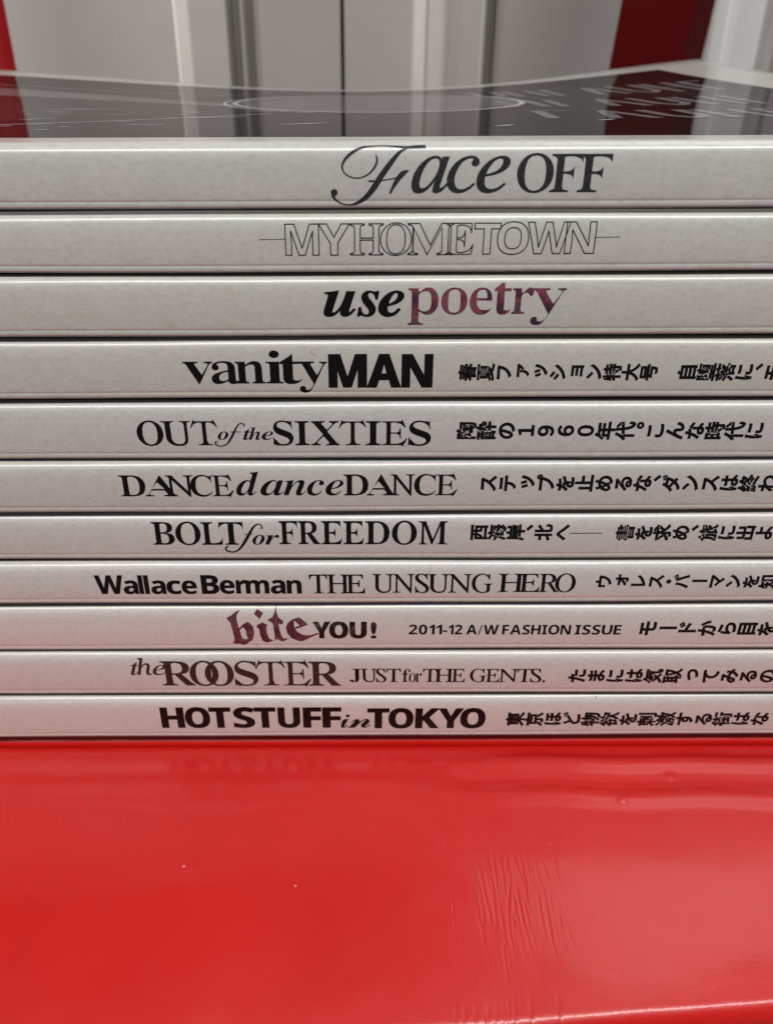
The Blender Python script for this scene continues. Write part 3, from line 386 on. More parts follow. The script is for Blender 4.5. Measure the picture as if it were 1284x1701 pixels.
-19,-18,-31,-21,-22,-22,-13,104,1,1,93,317,-7,-14,1,-12,4,-11,6,-9,8,-8,10,-5,12,-4,14,-1,15,1,9,0,9,1,10,2,12,1,12,3,13,2,15,4,15,16,72,2,11,6,27,1,8,1,7,0,12,-2,18,-6,13,-10,8,
-14,3,-20,-4,-20,-10,-20,-16,-20,-23,-19,-27,-15,-27,-11,-26,-7,-25,-38,-179,-65,0,91,433,3,13,2,11,1,8,0,5,-3,14,-9,10,-15,7,-22,2,-5,0,6,29,129,0,-28,-129,-3,-14,-3,-15,-3,-14,
-4,-15,-3,-14,-4,-15,-4,-14,-4,-15,8,0,30,41,32,30,33,18,35,6,32,-5,24,-15,14,-24,5,-34,-1,-6,0,-7,-1,-9,-2,-9,-2,-10,-2,-11,-2,-12,-3,-13,-18,-83,-3,-10,-1,-10,-2,-10,-3,-27,0,
-16,1,-15,5,-10,7,-7,11,-2,11,1,10,3,12,5,12,7,13,-20,-23,-18,-21,-12,-21,-8,105,1,2,29,127,410,-6,1,-7,2,-6,3,-10,10,-4,6,-2,7,0,14,2,6,4,6,5,6,5,5,6,4,7,2,14,0,6,-2,6,-4,6,-5,5,
-5,3,-6,2,-7,1,-7,-1,-7,-2,-7,-3,-6,-5,-6,-5,-4,-6,-3,-7,-2,51,34,-8,-15,2,-10,7,-7,12,-2,17,0,6,2,12,2,7,8,35,45,161,4,13,1,11,0,7,-2,5,-4,4,-4,3,-6,3,-8,1,-9,1,-11,1,3,12,47,6,9,
1,9,2,14,2,11,3,9,2,6,1,3,1,6,-2,1,-3,1,-4,-1,-6,-2,-6,-68,-227,-3,-9,-1,-8,-1,-6,-1,-5,1,-9,3,-6,4,-4,7,-1,12,3,13,10,17,17,18,24,11,-11,-30,-37,-28,-27,-27,-16,110,1,1,102,232,
-9,-8,1,-7,1,-6,3,-5,5,-4,5,-3,7,-2,7,0,9,1,15,6,24,9,34,12,44,12,45,9,34,5,25,2,15,-1,9,-4,7,-6,4,-7,1,-7,0,-16,-6,-18,-12,-18,-16,-20,-20,-9,-11,-10,-12,-18,-24,-8,-12,-7,-13,-7,
-12,-14,-28,-13,-34,-13,-40,-13,-46,-57,0,68,230,4,14,3,12,2,10,0,14,-2,5,-3,4,-4,3,-5,2,-7,2,-9,0,-10,1,-6,0,2,12,14,2,13,2,12,1,11,2,10,2,9,1,8,2,7,2,12,3,9,2,7,1,4,1,3,-3,0,-6,
-42,-136,26,34,25,29,24,25,24,20,22,15,21,11,18,7,17,2,18,-2,13,-7,7,-12,3,-17,0,-7,-1,-7,0,-7,-1,-7,-2,-7,-2,-8,-2,-7,-2,-8,-40,-140,-7,-25,-1,-5,-1,-4,0,-14,3,-5,5,-3,6,-1,11,4,
13,11,15,18,16,27,11,-9,-25,-42,-26,-29,-27,-18,111,1,2,48,110,-8,-25,2,-22,5,-19,10,-17,14,-14,17,-9,19,-6,22,-2,25,1,20,3,20,6,20,8,20,10,19,12,19,13,17,15,17,16,15,17,14,18,12,
18,11,19,9,20,6,19,3,19,2,26,-2,22,-6,20,-10,17,-13,14,-17,10,-20,6,-22,2,-25,-1,-18,-3,-17,-5,-18,-6,-18,-8,-18,-10,-17,-11,-17,-12,-16,-14,-15,-14,-14,-15,-12,-16,-11,-25,-14,
-25,-10,-26,-6,39,118,12,14,1,14,4,13,7,14,9,13,12,12,13,11,15,11,16,10,17,9,18,14,38,5,19,4,19,3,18,0,18,-3,33,-12,24,-18,14,-26,5,-17,-3,-17,-6,-17,-10,-17,-14,-16,-18,-15,-20,
-14,-24,-12,-26,-10,-27,-7,-27,-4,-25,-2,-25,1,-17,3,-15,5,-13,7,-11,8,-8,11,-6,11,-4,114,1,1,62,-13,0,61,218,4,17,3,15,2,11,1,9,0,8,-2,5,-3,5,-4,3,-6,1,-8,2,-10,1,-12,1,2,13,13,2,
12,2,22,4,9,2,8,1,8,2,7,1,11,3,9,2,6,1,3,1,4,-1,2,-2,1,-2,0,-4,-37,-134,39,62,33,45,28,27,23,9,7,-1,6,-2,5,-3,5,-4,3,-5,3,-6,2,-7,0,-7,-1,-9,-2,-9,-3,-7,-5,-7,-6,-5,-7,-4,-7,-3,
-13,0,-6,2,-5,2,-4,3,-4,5,-4,4,-2,6,-1,6,-42,-51,-36,-64,-31,-76,-25,-88,116,1,1,41,34,-8,-14,2,-11,7,-6,11,-2,15,0,9,1,5,0,5,1,5,1,4,2,5,1,4,62,231,-49,0,3,14,32,11,30,20,29,30,
27,39,17,0,-27,-92,59,0,-5,-22,-60,0,-56,-214,-3,-11,-2,-9,-1,-8,-1,-6,1,-7,2,-4,4,-3,6,-1,10,3,12,10,15,16,18,22,10,-12,-27,-35,-27,-25,-26,-14,120,1,1,126,161,-8,-9,0,-8,3,-7,3,
-5,6,-5,8,-5,12,-5,16,-5,21,-14,65,-60,-84,-11,-13,-9,-11,-10,-9,-10,-6,-10,-5,-10,-3,-12,-1,-6,0,-6,2,-5,2,-5,4,-4,4,-2,5,-2,6,0,13,4,10,4,5,4,3,5,3,5,2,10,0,5,-1,8,-4,5,-2,4,-2,
4,-1,5,0,7,1,8,5,8,7,9,11,62,87,-21,102,-3,10,-3,9,-4,7,-4,6,-6,4,-6,3,-8,2,-9,1,-17,-1,-15,-2,2,13,20,3,18,3,15,4,14,4,6,2,5,2,5,1,4,1,5,1,3,0,3,1,3,0,6,-2,5,-3,3,-7,3,-9,20,-94,
14,20,12,18,12,16,10,13,9,12,7,9,6,7,8,8,5,3,4,2,5,2,4,2,5,1,11,0,14,-1,10,-6,6,-8,2,-13,0,-6,-4,-10,-3,-4,-4,-3,-5,-3,-5,-1,-6,-1,-10,2,-4,1,-5,2,-8,4,-10,0,-4,-1,-4,-2,-4,-4,-6,
-7,-13,-17,-19,-26,-26,-36,21,-97,7,-23,2,-10,2,-4,1,-4,4,-6,4,-4,5,-3,6,-1,10,4,13,10,15,16,18,24,9,-12,-27,-38,-26,-27,-23,-16,97,2,2,71,55,-9,-16,1,-14,5,-13,7,-11,10,-9,13,-6,
15,-4,16,-2,18,1,19,3,19,4,20,7,19,8,20,9,19,10,19,11,18,13,17,13,15,14,14,15,13,22,15,21,11,21,7,20,2,19,-3,15,-9,11,-14,6,-20,12,39,74,0,-58,-203,-3,-11,-2,-10,-3,-8,-1,-7,-2,-7,
-1,-5,-1,-4,0,-3,1,-7,2,-5,3,-3,5,-1,9,3,12,9,12,16,15,21,15,-10,-26,-39,-27,-29,-27,-16,-27,-6,-19,3,-13,8,-9,14,-2,20,0,8,1,5,0,5,1,6,2,6,1,6,2,6,-13,-20,-13,-18,-14,-15,-13,-12,
-14,-10,-15,-7,-15,-4,42,97,43,8,1,8,3,8,4,8,7,8,8,7,10,8,11,7,12,7,13,6,13,12,28,5,15,12,42,2,14,2,12,1,12,1,10,-2,15,-5,11,-9,6,-12,3,-8,-2,-8,-3,-8,-5,-8,-8,-9,-10,-8,-11,-8,
-12,-16,-28,-14,-32,-6,-16,-4,-13,-4,-12,-3,-11,-3,-10,-2,-10,-2,-18,0,-8,2,-18,5,-13,9,-8,99,2,1,87,97,-10,-24,2,-21,6,-18,9,-16,13,-12,16,-9,19,-5,22,-2,25,2,25,5,26,8,25,12,25,
14,25,18,22,20,20,23,18,23,15,24,11,24,7,23,2,18,-1,16,-4,13,-6,12,-8,10,-10,7,-11,4,-11,1,-12,0,-11,-3,-9,-3,-8,-6,-7,-6,-6,-8,-4,-9,-2,-9,-1,-9,1,-7,2,-7,3,-6,4,-4,5,-4,6,-2,7,
-1,8,2,10,2,6,6,10,2,5,1,4,1,3,-1,7,-3,4,-6,3,-7,1,-9,-1,-8,-4,-9,-6,-9,-8,-9,-11,-8,-11,-8,-13,-8,-15,-7,-15,-7,-16,-6,-17,-5,-17,-4,-17,-3,-16,-2,-16,0,-15,1,-16,2,-13,5,-12,6,
-9,7,-8,9,-5,9,-3,11,-1,21,4,22,12,21,20,21,28,19,-13,-30,-42,-33,-31,-35,-18,100,2,2,90,57,-10,-16,2,-14,4,-13,8,-10,11,-9,13,-6,17,-4,19,-1,21,1,17,2,17,4,17,5,18,7,18,8,17,9,18,
10,17,11,16,13,16,13,14,14,14,23,17,22,12,22,7,23,3,14,-1,13,-3,12,-5,12,-7,26,90,1,5,2,5,1,4,0,5,1,13,0,6,-2,5,-3,4,-4,3,-5,1,-7,2,-9,1,-9,0,0,19,16,2,17,2,18,2,17,2,19,3,18,3,38,
6,-110,-404,-5,-23,-2,-8,0,-3,-1,-2,1,-3,2,-3,2,-1,8,0,4,3,5,3,5,6,6,6,6,9,7,10,8,12,16,-11,-14,-21,-14,-18,-13,-16,-12,-13,-12,-10,-12,-7,-12,-4,-13,-2,-19,3,-14,9,-8,14,-2,20,0,
10,4,22,3,11,-13,-21,-14,-18,-13,-15,-13,-13,-14,-9,-15,-7,-15,-4,45,100,43,8,1,8,4,8,5,8,7,8,9,8,10,7,12,14,26,7,14,6,14,10,30,5,14,4,14,6,26,2,11,1,11,0,9,-2,15,-4,11,-8,7,-11,2,
-7,-1,-7,-2,-8,-5,-15,-15,-8,-9,-7,-10,-8,-12,-7,-12,-7,-13,-14,-28,-6,-14,-10,-28,-4,-14,-3,-14,-3,-13,-1,-12,-1,-11,1,-9,1,-7,3,-7,8,-10,6,-3,5,-2,101,2,2,61,91,-10,-22,2,-20,6,
-17,9,-15,13,-12,16,-9,19,-5,22,-2,25,1,19,3,19,5,19,8,20,9,19,11,18,12,18,13,16,15,16,15,14,16,12,17,11,17,8,18,7,17,3,17,2,17,-1,15,-4,13,-5,11,-8,9,-9,7,-11,3,-13,2,-14,-3,-20,
-8,-20,-14,-19,-20,-18,-25,-17,-30,-14,-36,-12,-42,-8,-2,-10,-1,-9,-1,-10,0,-9,1,-12,2,-11,4,-9,6,-8,7,-7,8,-4,10,-3,11,-1,20,4,19,12,19,19,19,27,19,-12,-27,-42,-31,-31,-35,-18,26,
88,153,16,4,15,6,14,7,26,18,10,10,10,11,8,12,6,12,5,13,3,12,1,13,-2,12,-2,5,-3,4,-4,3,-3,3,-5,1,-4,1,-12,-3,-12,-7,-12,-11,-12,-16,-13,-22,-11,-25,-10,-29,104,2,1,83,218,-10,-20,3,
-14,10,-9,17,-3,23,1,8,1,11,3,12,3,14,5,15,5,17,6,19,6,21,24,71,3,8,2,8,1,5,0,11,-3,5,-4,3,-6,1,-19,-5,-20,-15,-22,-25,-21,-34,-22,-43,-19,-46,-16,-50,-14,-54,-86,0,105,390,3,8,2,
7,1,6,1,5,2,12,-1,7,-1,5,-2,3,-4,3,-4,2,-6,2,-7,1,-19,0,0,19,30,2,34,4,19,3,20,3,20,4,22,4,-75,-285,19,28,18,24,18,21,17,16,17,13,18,9,18,5,18,2,23,-4,17,-9,9,-17,4,-23,-2,-16,-4,
-21,-7,-26,-9,-30,-34,-99,-2,-10,-2,-8,1,-7,2,-5,4,-2,4,-1,9,3,12,11,14,18,17,25,15,-9,-29,-45,-29,-32,-29,-19,110,2,1,95,222,-10,-21,3,-14,10,-9,17,-3,23,0,8,2,11,2,12,4,14,4,15,
5,17,6,19,7,21,25,71,4,16,1,5,0,5,-1,6,-2,5,-4,3,-6,1,-19,-5,-19,-14,-21,-23,-21,-32,-11,-19,-10,-21,-10,-22,-9,-24,-10,-26,-8,-27,-8,-29,-7,-30,-84,0,59,220,3,9,2,8,2,7,1,6,2,15,
-2,8,-5,6,-9,4,-13,1,-6,0,-1,18,31,4,34,5,36,5,39,7,-37,-121,19,29,19,25,18,21,18,16,17,13,18,9,18,6,19,2,23,-4,16,-9,10,-17,3,-23,0,-6,-1,-8,-2,-9,-2,-11,-3,-13,-4,-14,-5,-15,-5,
-17,-17,-50,-12,-36,-7,-23,-2,-8,1,-7,2,-5,4,-2,5,-1,5,1,5,2,5,4,5,5,5,7,7,8,6,10,8,12,16,-11,-15,-21,-14,-19,-14,-16,-13,-13,-13,-11,-14,-7,-14,-4,111,2,2,48,100,-10,-23,2,-21,6,
-19,9,-16,14,-14,16,-10,19,-6,22,-2,24,2,19,3,20,5,19,7,20,9,19,10,18,12,17,13,17,14,15,15,14,16,12,17,11,17,9,18,6,18,3,18,2,25,-2,23,-6,19,-9,17,-13,13,-16,9,-19,6,-22,2,-25,-1,
-18,-3,-19,-5,-19,-7,-20,-9,-19,-10,-18,-11,-17,-13,-17,-14,-16,-15,-14,-16,-13,-18,-10,-18,-9,-18,-7,-19,-4,42,108,14,8,1,8,3,8,6,7,8,8,9,7,11,7,12,7,13,7,14,12,30,10,32,4,16,4,
15,3,16,3,14,2,13,1,13,0,11,-2,21,-7,16,-10,9,-16,3,-8,-1,-8,-3,-8,-5,-8,-7,-7,-10,-8,-10,-7,-12,-7,-13,-7,-14,-12,-30,-10,-32,-8,-32,-6,-30,-1,-14,-2,-14,0,-12,2,-21,7,-14,11,-9,
114,2,1,63,-15,0,59,220,3,9,2,8,2,7,1,6,2,15,-2,8,-5,6,-9,4,-13,1,-6,0,-1,18,31,4,34,5,36,5,39,7,-39,-126,8,16,16,28,8,12,7,12,7,10,7,9,7,8,6,7,7,6,6,5,7,5,7,3,6,3,14,2,17,-3,12,
-9,7,-15,2,-20,0,-11,-6,-18,-5,-7,-6,-6,-7,-4,-7,-2,-9,-1,-11,1,-9,4,-8,7,-8,9,-2,1,-1,1,-2,1,-1,0,-11,-4,-13,-13,-15,-22,-17,-30,-8,-18,-9,-20,-8,-20,-8,-22,-8,-24,-8,-25,-7,-26,
-7,-27,115,2,1,97,95,-10,-14,1,-15,3,-18,4,-19,7,-6,2,-4,1,-4,0,-6,-1,-6,-3,-5,-5,-5,-6,-18,3,18,117,20,-3,7,-42,14,-29,22,-18,29,-6,17,2,13,8,7,12,3,18,-2,12,-2,6,-2,7,-4,7,-4,8,
-6,7,-6,9,-28,33,-9,13,-9,12,-7,12,-6,12,-4,12,-4,11,-2,11,-1,10,2,18,5,16,8,14,12,13,14,11,15,7,17,5,18,1,15,-1,16,-2,17,-4,19,-5,7,-2,6,-1,7,1,6,2,5,4,3,6,18,0,-15,-106,-18,2,
-10,37,-14,26,-19,16,-24,5,-8,0,-7,-2,-7,-3,-10,-10,-6,-12,0,-7,2,-12,5,-13,9,-15,12,-15,23,-28,5,-7,6,-7,4,-7,5,-7,6,-8,5,-9,4,-9,4,-8,3,-9,4,-18,0,-9,-1,-13,-2,-12,-4,-12,-6,-11,
-7,-10,-9,-9,-10,-8,-11,-7,-12,-6,-13,-4,-14,-2,116,2,1,43,32,-10,-21,3,-15,10,-9,16,-3,22,1,14,1,4,0,4,2,5,1,5,58,212,-34,0,0,24,36,17,33,23,30,29,28,36,29,0,-30,-101,56,0,-8,-28,
-55,0,-52,-178,-7,-27,-1,-6,-2,-10,0,-5,1,-7,2,-5,3,-3,5,-1,9,3,12,11,14,17,18,25,16,-11,-15,-22,-14,-20,-15,-17,-14,-14,-14,-11,-15,-8,-16,-4,117,2,1,97,48,-10,-23,3,-17,10,-10,
17,-3,23,0,6,1,8,2,10,2,11,3,12,4,14,4,15,4,17,24,84,4,15,3,12,2,10,0,8,-1,8,-6,6,-9,4,-12,1,-7,0,0,18,14,2,32,4,17,2,18,3,38,6,20,4,-68,-241,-2,-8,-2,-6,-1,-7,0,-6,1,-6,2,-4,5,-3,
5,-1,19,5,20,15,20,24,23,33,21,41,19,47,17,51,15,57,83,0,-30,-109,-21,-79,-13,-49,-4,-17,0,-3,1,-2,1,-3,1,-2,2,-2,4,-2,7,0,5,3,5,4,8,8,3,4,3,3,3,5,4,5,3,5,4,5,4,7,16,-11,-15,-22,
-14,-19,-14,-16,-13,-13,-13,-10,-14,-8,-14,-4,-14,-2,-10,1,-10,3,-8,4,-7,6,-5,7,-4,9,-3,10,-1,12,1,7,3,13,3,20,6,25,-18,-28,-18,-24,-17,-20,-17,-16,-17,-13,-17,-9,-18,-5,120,2,1,
133,-1,-11,-10,1,-9,2,-8,3,-6,5,-6,6,-4,7,-2,8,-1,9,1,9,2,8,3,7,5,6,6,5,7,4,7,2,15,0,7,-1,7,-3,12,-6,6,-2,8,-2,6,2,6,3,6,6,5,8,37,58,-22,115,-3,11,-2,9,-4,7,-3,6,-4,4,-6,2,-7,2,-9,
1,-6,0,-15,-1,0,17,10,1,11,1,9,2,9,1,8,2,16,2,7,2,6,1,15,3,14,1,6,-1,6,-2,9,-9,1,-3,2,-4,1,-4,2,-5,1,-6,2,-6,2,-14,9,-41,15,22,14,20,14,17,12,13,13,11,13,7,13,5,14,1,9,-1,8,-2,8,
-3,6,-5,5,-7,3,-6,3,-8,0,-17,-2,-7,-3,-7,-4,-6,-5,-5,-6,-3,-6,-2,-7,-1,-2,0,-3,1,-8,2,-5,2,-4,1,-4,2,-4,1,-9,4,-10,2,-5,0,-5,-2,-4,-2,-3,-3,-15,-19,-6,-9,-7,-9,-8,-12,-9,-13,20,
-100,6,-20,7,-14,8,-8,10,-3,5,1,5,2,5,3,5,5,12,13,14,16,14,-10,-15,-20,-14,-17,-12,-15,-12,-12,-12,-9,-12,-7,-13,-3,-14,-2,-13,2,-12,5,-10,8,-9,11,-7,14,-7,19,-7,22,-6,26,-34,-56,
-17,-23,-17,-16,-19,-10,101,3,2,67,105,-5,-19,1,-18,5,-16,7,-14,9,-11,12,-9,12,-4,14,-2,14,1,12,3,13,6,12,7,13,9,12,22,24,14,11,13,11,15,9,14,9,16,7,15,6,15,4,14,3,14,1,12,-1,12,
-3,10,-4,9,-5,8,-7,5,-8,4,-9,1,-10,-2,-11,-3,-10,-6,-10,-9,-10,-11,-10,-12,-8,-14,-8,-16,-8,-18,-7,-18,-6,-40,-10,-6,-11,-4,-11,-2,-9,-1,-9,1,-7,4,-4,7,-3,10,-1,14,1,16,3,15,4,16,
7,16,8,16,11,17,13,16,15,13,-14,-18,-16,-18,-14,-18,-12,-19,-9,-19,-8,-19,-6,-17,-3,26,109,90,11,1,11,3,11,5,11,6,10,6,18,16,7,9,6,9,5,9,2,9,1,9,0,10,-3,6,-4,5,-5,1,-5,-1,-6,-3,-6,
-4,-7,-6,-7,-8,-8,-9,-7,-10,-8,-11,-7,-12,-14,-26,102,3,2,87,224,64,-12,-14,-11,-12,-11,-10,-10,-9,-11,-7,-9,-6,-10,-4,-9,-4,-9,-2,-10,-2,-9,-1,-9,0,-9,1,-106,-184,-87,-10,132,226,
-4,4,-3,5,-2,6,0,12,2,6,4,6,5,5,6,4,6,3,6,2,9,0,54,87,-6,-6,-6,-7,-7,-6,-6,-6,-14,-12,-7,-5,-7,-6,-12,14,10,9,10,8,8,7,7,7,7,6,6,6,6,7,7,6,6,8,8,8,8,10,9,11,9,12,10,14,11,16,12,17,
23,34,22,29,20,25,19,19,18,15,19,10,18,7,18,2,23,-3,16,-8,10,-13,3,-18,-2,-16,-4,-16,-8,-17,-11,-18,-14,-18,-16,-19,-18,-18,-21,-18,-23,-18,-25,-18,-26,-17,-29,-16,-91,-158,6,0,10,
1,10,2,11,4,11,5,12,8,13,11,14,14,15,17,21,198,198,36,22,31,23,26,24,22,24,16,23,12,23,7,23,2,22,0,5,-2,5,-4,6,-3,2,-9,3,-10,-4,-13,-10,-14,-16,-17,-24,-18,-29,-20,-35,-20,-41,104,
3,1,102,357,64,-7,-7,-7,-6,-6,-6,-7,-6,-10,-10,-5,-4,-20,-15,-15,-8,-15,-5,-14,-1,-11,1,-9,3,-9,5,-7,7,-7,8,-4,10,-3,12,-1,13,2,16,2,8,3,8,2,4,6,10,4,6,10,14,14,16,40,46,1,1,1,2,0,
2,1,1,-1,2,0,1,-1,0,-2,1,-9,-2,-12,-5,-13,-8,-16,-11,-18,-16,-20,-20,-10,-12,-10,-13,-11,-14,-10,-15,-49,-76,-89,-6,91,172,-12,-14,-30,-30,-6,-5,-13,14,11,11,11,10,21,21,10,11,10,
12,9,12,10,13,9,14,10,15,9,16,10,17,65,117,85,9,-144,-273,34,35,32,24,28,15,25,5,10,-1,10,-3,8,-5,8,-7,6,-8,4,-10,3,-12,1,-13,-1,-10,-3,-11,-5,-10,-6,-10,-8,-11,-8,-12,-10,-13,-11,
-13,-10,-12,-7,-11,-4,-8,-2,-7,2,-6,1,-1,2,0,4,1,5,2,7,5,8,6,10,8,12,9,13,12,14,13,105,3,2,32,192,253,-8,1,-7,1,-6,3,-5,3,-4,5,-3,5,-2,6,-1,7,1,8,2,7,5,7,5,6,7,4,8,4,8,2,9,1,7,-1,
6,-1,6,-3,5,-4,4,-4,4,-5,2,-6,0,-6,-1,-8,-2,-7,-4,-7,-6,-6,-7,-5,-7,-4,-8,-2,49,202,64,-21,-21,-10,-8,-9,-8,-8,-7,-14,-10,-6,-3,-11,-5,-11,-4,-11,-2,-12,-1,-23,3,-16,9,-10,15,-4,
21,1,7,3,9,3,11,6,13,7,14,9,17,10,19,13,21,-27,-27,-5,-4,-5,-5,-14,14,4,3,5,4,32,32,21,24,7,7,6,7,98,7,-71,-129,-13,-23,-9,-17,-5,-12,-2,-7,0,-3,1,-2,1,-1,6,0,14,7,8,5,10,8,11,10,
13,12,15,14,110,3,1,122,-1,-6,13,20,13,18,11,17,11,15,34,50,12,18,8,13,5,9,2,6,0,2,-1,1,-2,1,-1,1,-2,-1,-3,-2,-10,-8,-15,-15,-10,-9,-11,-12,-13,14,17,17,15,16,15,14,14,12,14,10,13,
7,13,5,12,1,13,-3,9,-9,5,-15,2,-20,0,-6,-1,-7,-1,-8,-2,-9,34,35,31,24,28,15,25,5,11,-1,9,-3,9,-5,7,-7,6,-8,4,-10,3,-12,1,-13,-1,-8,-2,-8,-3,-8,-4,-9,-5,-9,-18,-27,-7,-8,-12,-16,-6,
-7,-7,-8,-5,-8,-3,-7,-1,-5,2,-6,1,-1,2,0,3,1,5,2,7,4,8,6,10,8,12,10,13,12,14,13,15,-14,-10,-10,-10,-9,-9,-8,-8,-7,-8,-6,-7,-5,-5,-4,-5,-3,-6,-3,-5,-3,-6,-3,-5,-3,-6,-2,-5,-1,-6,-1,
-5,0,-11,1,-9,3,-9,5,-7,7,-7,8,-4,10,-3,12,-1,13,2,16,2,8,3,8,4,9,8,11,10,14,13,16,40,46,3,4,0,3,-2,2,-2,1,-11,-3,-15,-9,-19,-14,-22,-20,-12,-12,-13,-14,-14,-16,-14,-17,-15,-20,
-16,-21,-16,-23,-17,-24,111,3,2,58,95,-5,-16,1,-15,4,-13,6,-11,9,-10,11,-6,12,-4,14,-2,15,1,13,3,12,5,13,7,13,9,13,10,12,11,12,13,11,14,11,28,18,16,7,15,6,16,4,15,3,15,1,16,-1,14,
-4,13,-5,10,-7,8,-9,6,-11,3,-13,1,-14,0,-12,-6,-24,-5,-10,-7,-11,-18,-24,-12,-12,6,1,6,3,6,2,6,4,6,3,7,5,6,4,7,6,13,-16,-12,-10,-12,-9,-12,-7,-13,-6,-12,-5,-12,-3,-13,-2,-12,-1,
-22,-14,-22,-11,-22,-6,38,111,18,7,1,9,3,9,5,10,7,-2,4,0,12,2,4,4,5,5,5,6,4,6,3,16,4,19,27,14,25,9,24,3,21,-2,9,-3,7,-5,4,-7,1,-7,-1,-8,-5,-9,-7,-24,-24,-6,-8,-6,-9,-7,-9,-6,-9,
-18,-30,-5,-9,-4,-10,-4,-9,-6,-16,-2,-12,1,-8,2,-5,4,-3,114,3,1,105,247,64,-13,-12,-11,-10,-10,-9,-9,-8,-7,-6,-7,-5,-6,-4,-5,-4,-18,-8,-10,-2,-10,0,-15,1,-14,2,-12,5,-11,6,-8,8,-7,
9,-3,10,-2,11,1,9,2,10,3,10,5,11,6,11,7,11,8,11,9,11,10,11,10,10,12,10,12,9,-7,-1,-8,-1,-7,0,-7,-1,-19,0,-6,-6,-7,-6,-6,-7,-7,-6,-7,-7,-14,-12,-7,-7,-14,14,6,5,6,6,6,5,7,6,6,6,6,5,
10,10,4,19,4,15,3,10,3,6,3,2,2,2,3,2,7,0,3,-1,2,0,1,-1,0,-2,1,-2,0,-11,-1,-5,2,-4,6,-4,9,-3,12,-1,9,-1,10,-1,8,-2,9,-1,8,-2,8,-3,6,-3,6,-4,8,-10,2,-7,0,-11,-1,-4,-3,-5,-6,-14,-5,
-7,-4,-7,-10,-16,-6,-7,-10,-14,-16,-22,-5,-8,-4,-6,-2,-6,0,-9,2,-3,3,-2,8,0,5,3,7,4,8,5,10,8,12,10,13,12,16,15,116,3,1,73,37,132,12,11,40,40,8,10,9,10,8,11,8,10,8,12,8,13,8,14,78,
130,89,3,-52,-89,47,0,-6,-22,-56,0,-26,-42,-24,-42,-11,-21,-12,-19,-11,-20,-10,-19,-11,-21,-10,-18,-8,-14,-5,-12,-5,-9,-3,-7,-2,-7,0,-8,2,-3,2,-1,4,-1,5,1,7,2,9,4,9,6,11,8,12,10,
14,12,15,14,13,-14,-16,-15,-15,-13,-15,-12,-15,-10,-15,-8,-15,-6,-14,-3,-15,-1,-12,1,-10,2,-8,5,-8,6,-6,7,-4,9,-2,10,-1,10,0,7,2,7,2,8,3,9,2,5,3,7,3,8,5,8,11,22,8,13,8,14,-11,-11,
-10,-9,-9,-9,-8,-7,120,3,1,127,40,132,11,12,3,4,4,5,4,4,5,4,9,9,6,5,6,6,14,12,8,6,7,5,7,4,7,3,6,2,6,1,7,-2,6,-4,6,-6,5,-9,4,-12,2,-14,2,-16,1,-19,0,-10,6,20,7,18,8,16,8,14,10,11,9,
8,10,5,10,2,15,-2,11,-6,6,-10,3,-13,-1,-6,-2,-6,-6,-10,-5,-4,-5,-3,-6,-1,-5,-1,-11,2,-9,4,-5,8,-3,11,-10,-14,-16,-32,-6,-19,-4,-18,-4,-17,-2,-17,0,-25,3,-7,4,-3,6,-2,11,4,15,9,21,
17,24,23,15,-14,-17,-16,-15,-14,-14,-11,-13,-8,-11,-7,-12,-4,-11,-3,-11,-1,-15,1,-13,5,-12,6,-9,10,-8,12,-5,14,-4,16,-2,18,-12,-24,-12,-19,-11,-15,-11,-11,-10,-8,-10,-6,-10,-3,-10,
-1,-13,2,-9,6,-5,9,-2,14,0,6,2,6,2,5,4,6,4,4,6,3,6,2,7,1,6,-1,5,-1,5,-2,5,-3,6,-8,2,-5,0,-6,8,6,8,8,7,9,7,10,7,11,6,11,5,11,5,12,4,11,3,11,2,18,-1,6,-1,5,-3,2,-4,1,-3,-1,-3,-2,-5,
-3,-5,-6,-16,-16,-18,-19,33,4,2,25,55,380,1,-22,0,-20,2,-17,2,-16,17,-120,3,-20,4,-14,5,-8,6,-2,5,2,5,8,4,14,21,140,1,16,2,17,0,20,1,22,-3,46,-7,32,-12,19,-17,7,-18,-7,-12,-19,-7,
-32,16,95,78,-16,-4,-13,-9,-9,-13,-4,-16,4,-17,9,-13,13,-9,16,-3,17,3,13,9,9,13,3,17,-3,16,-9,13,-13,9,47,4,1,4,6,-6,49,0,137,490,-49,0,48,4,2,40,200,-7,-43,4,-36,13,-30,21,-24,30,
-18,38,-13,44,-8,50,-3,57,1,39,3,36,6,33,7,31,10,27,12,23,15,21,18,17,21,13,24,10,27,6,31,2,41,-5,36,-12,31,-22,24,-29,18,-38,14,-44,8,-51,3,-57,-2,-39,-3,-36,-5,-33,-8,-30,-10,
-27,-12,-24,-15,-20,-18,-17,-21,-14,-24,-9,-27,-6,32,200,78,18,3,15,8,12,13,9,19,7,24,5,30,3,35,1,40,-1,40,-3,35,-5,29,-7,25,-9,19,-12,13,-15,8,-18,3,-19,-3,-15,-8,-12,-13,-9,-19,
-7,-25,-4,-29,-3,-35,-1,-40,1,-40,3,-35,4,-29,7,-25,9,-18,12,-14,15,-8,49,4,1,16,183,0,0,299,1,11,0,27,2,52,-2,-3,-13,-13,-6,-5,-5,-5,-5,-4,-5,-5,-58,-46,-51,64,161,128,87,0,0,
-500,50,4,1,71,28,0,0,74,125,126,19,19,16,17,14,15,13,14,10,13,9,12,8,12,6,11,8,22,2,12,0,12,-1,14,-3,12,-5,11,-7,8,-9,6,-10,5,-12,3,-14,1,-14,-1,-14,-3,-14,-4,-14,-6,-13,-7,-15,
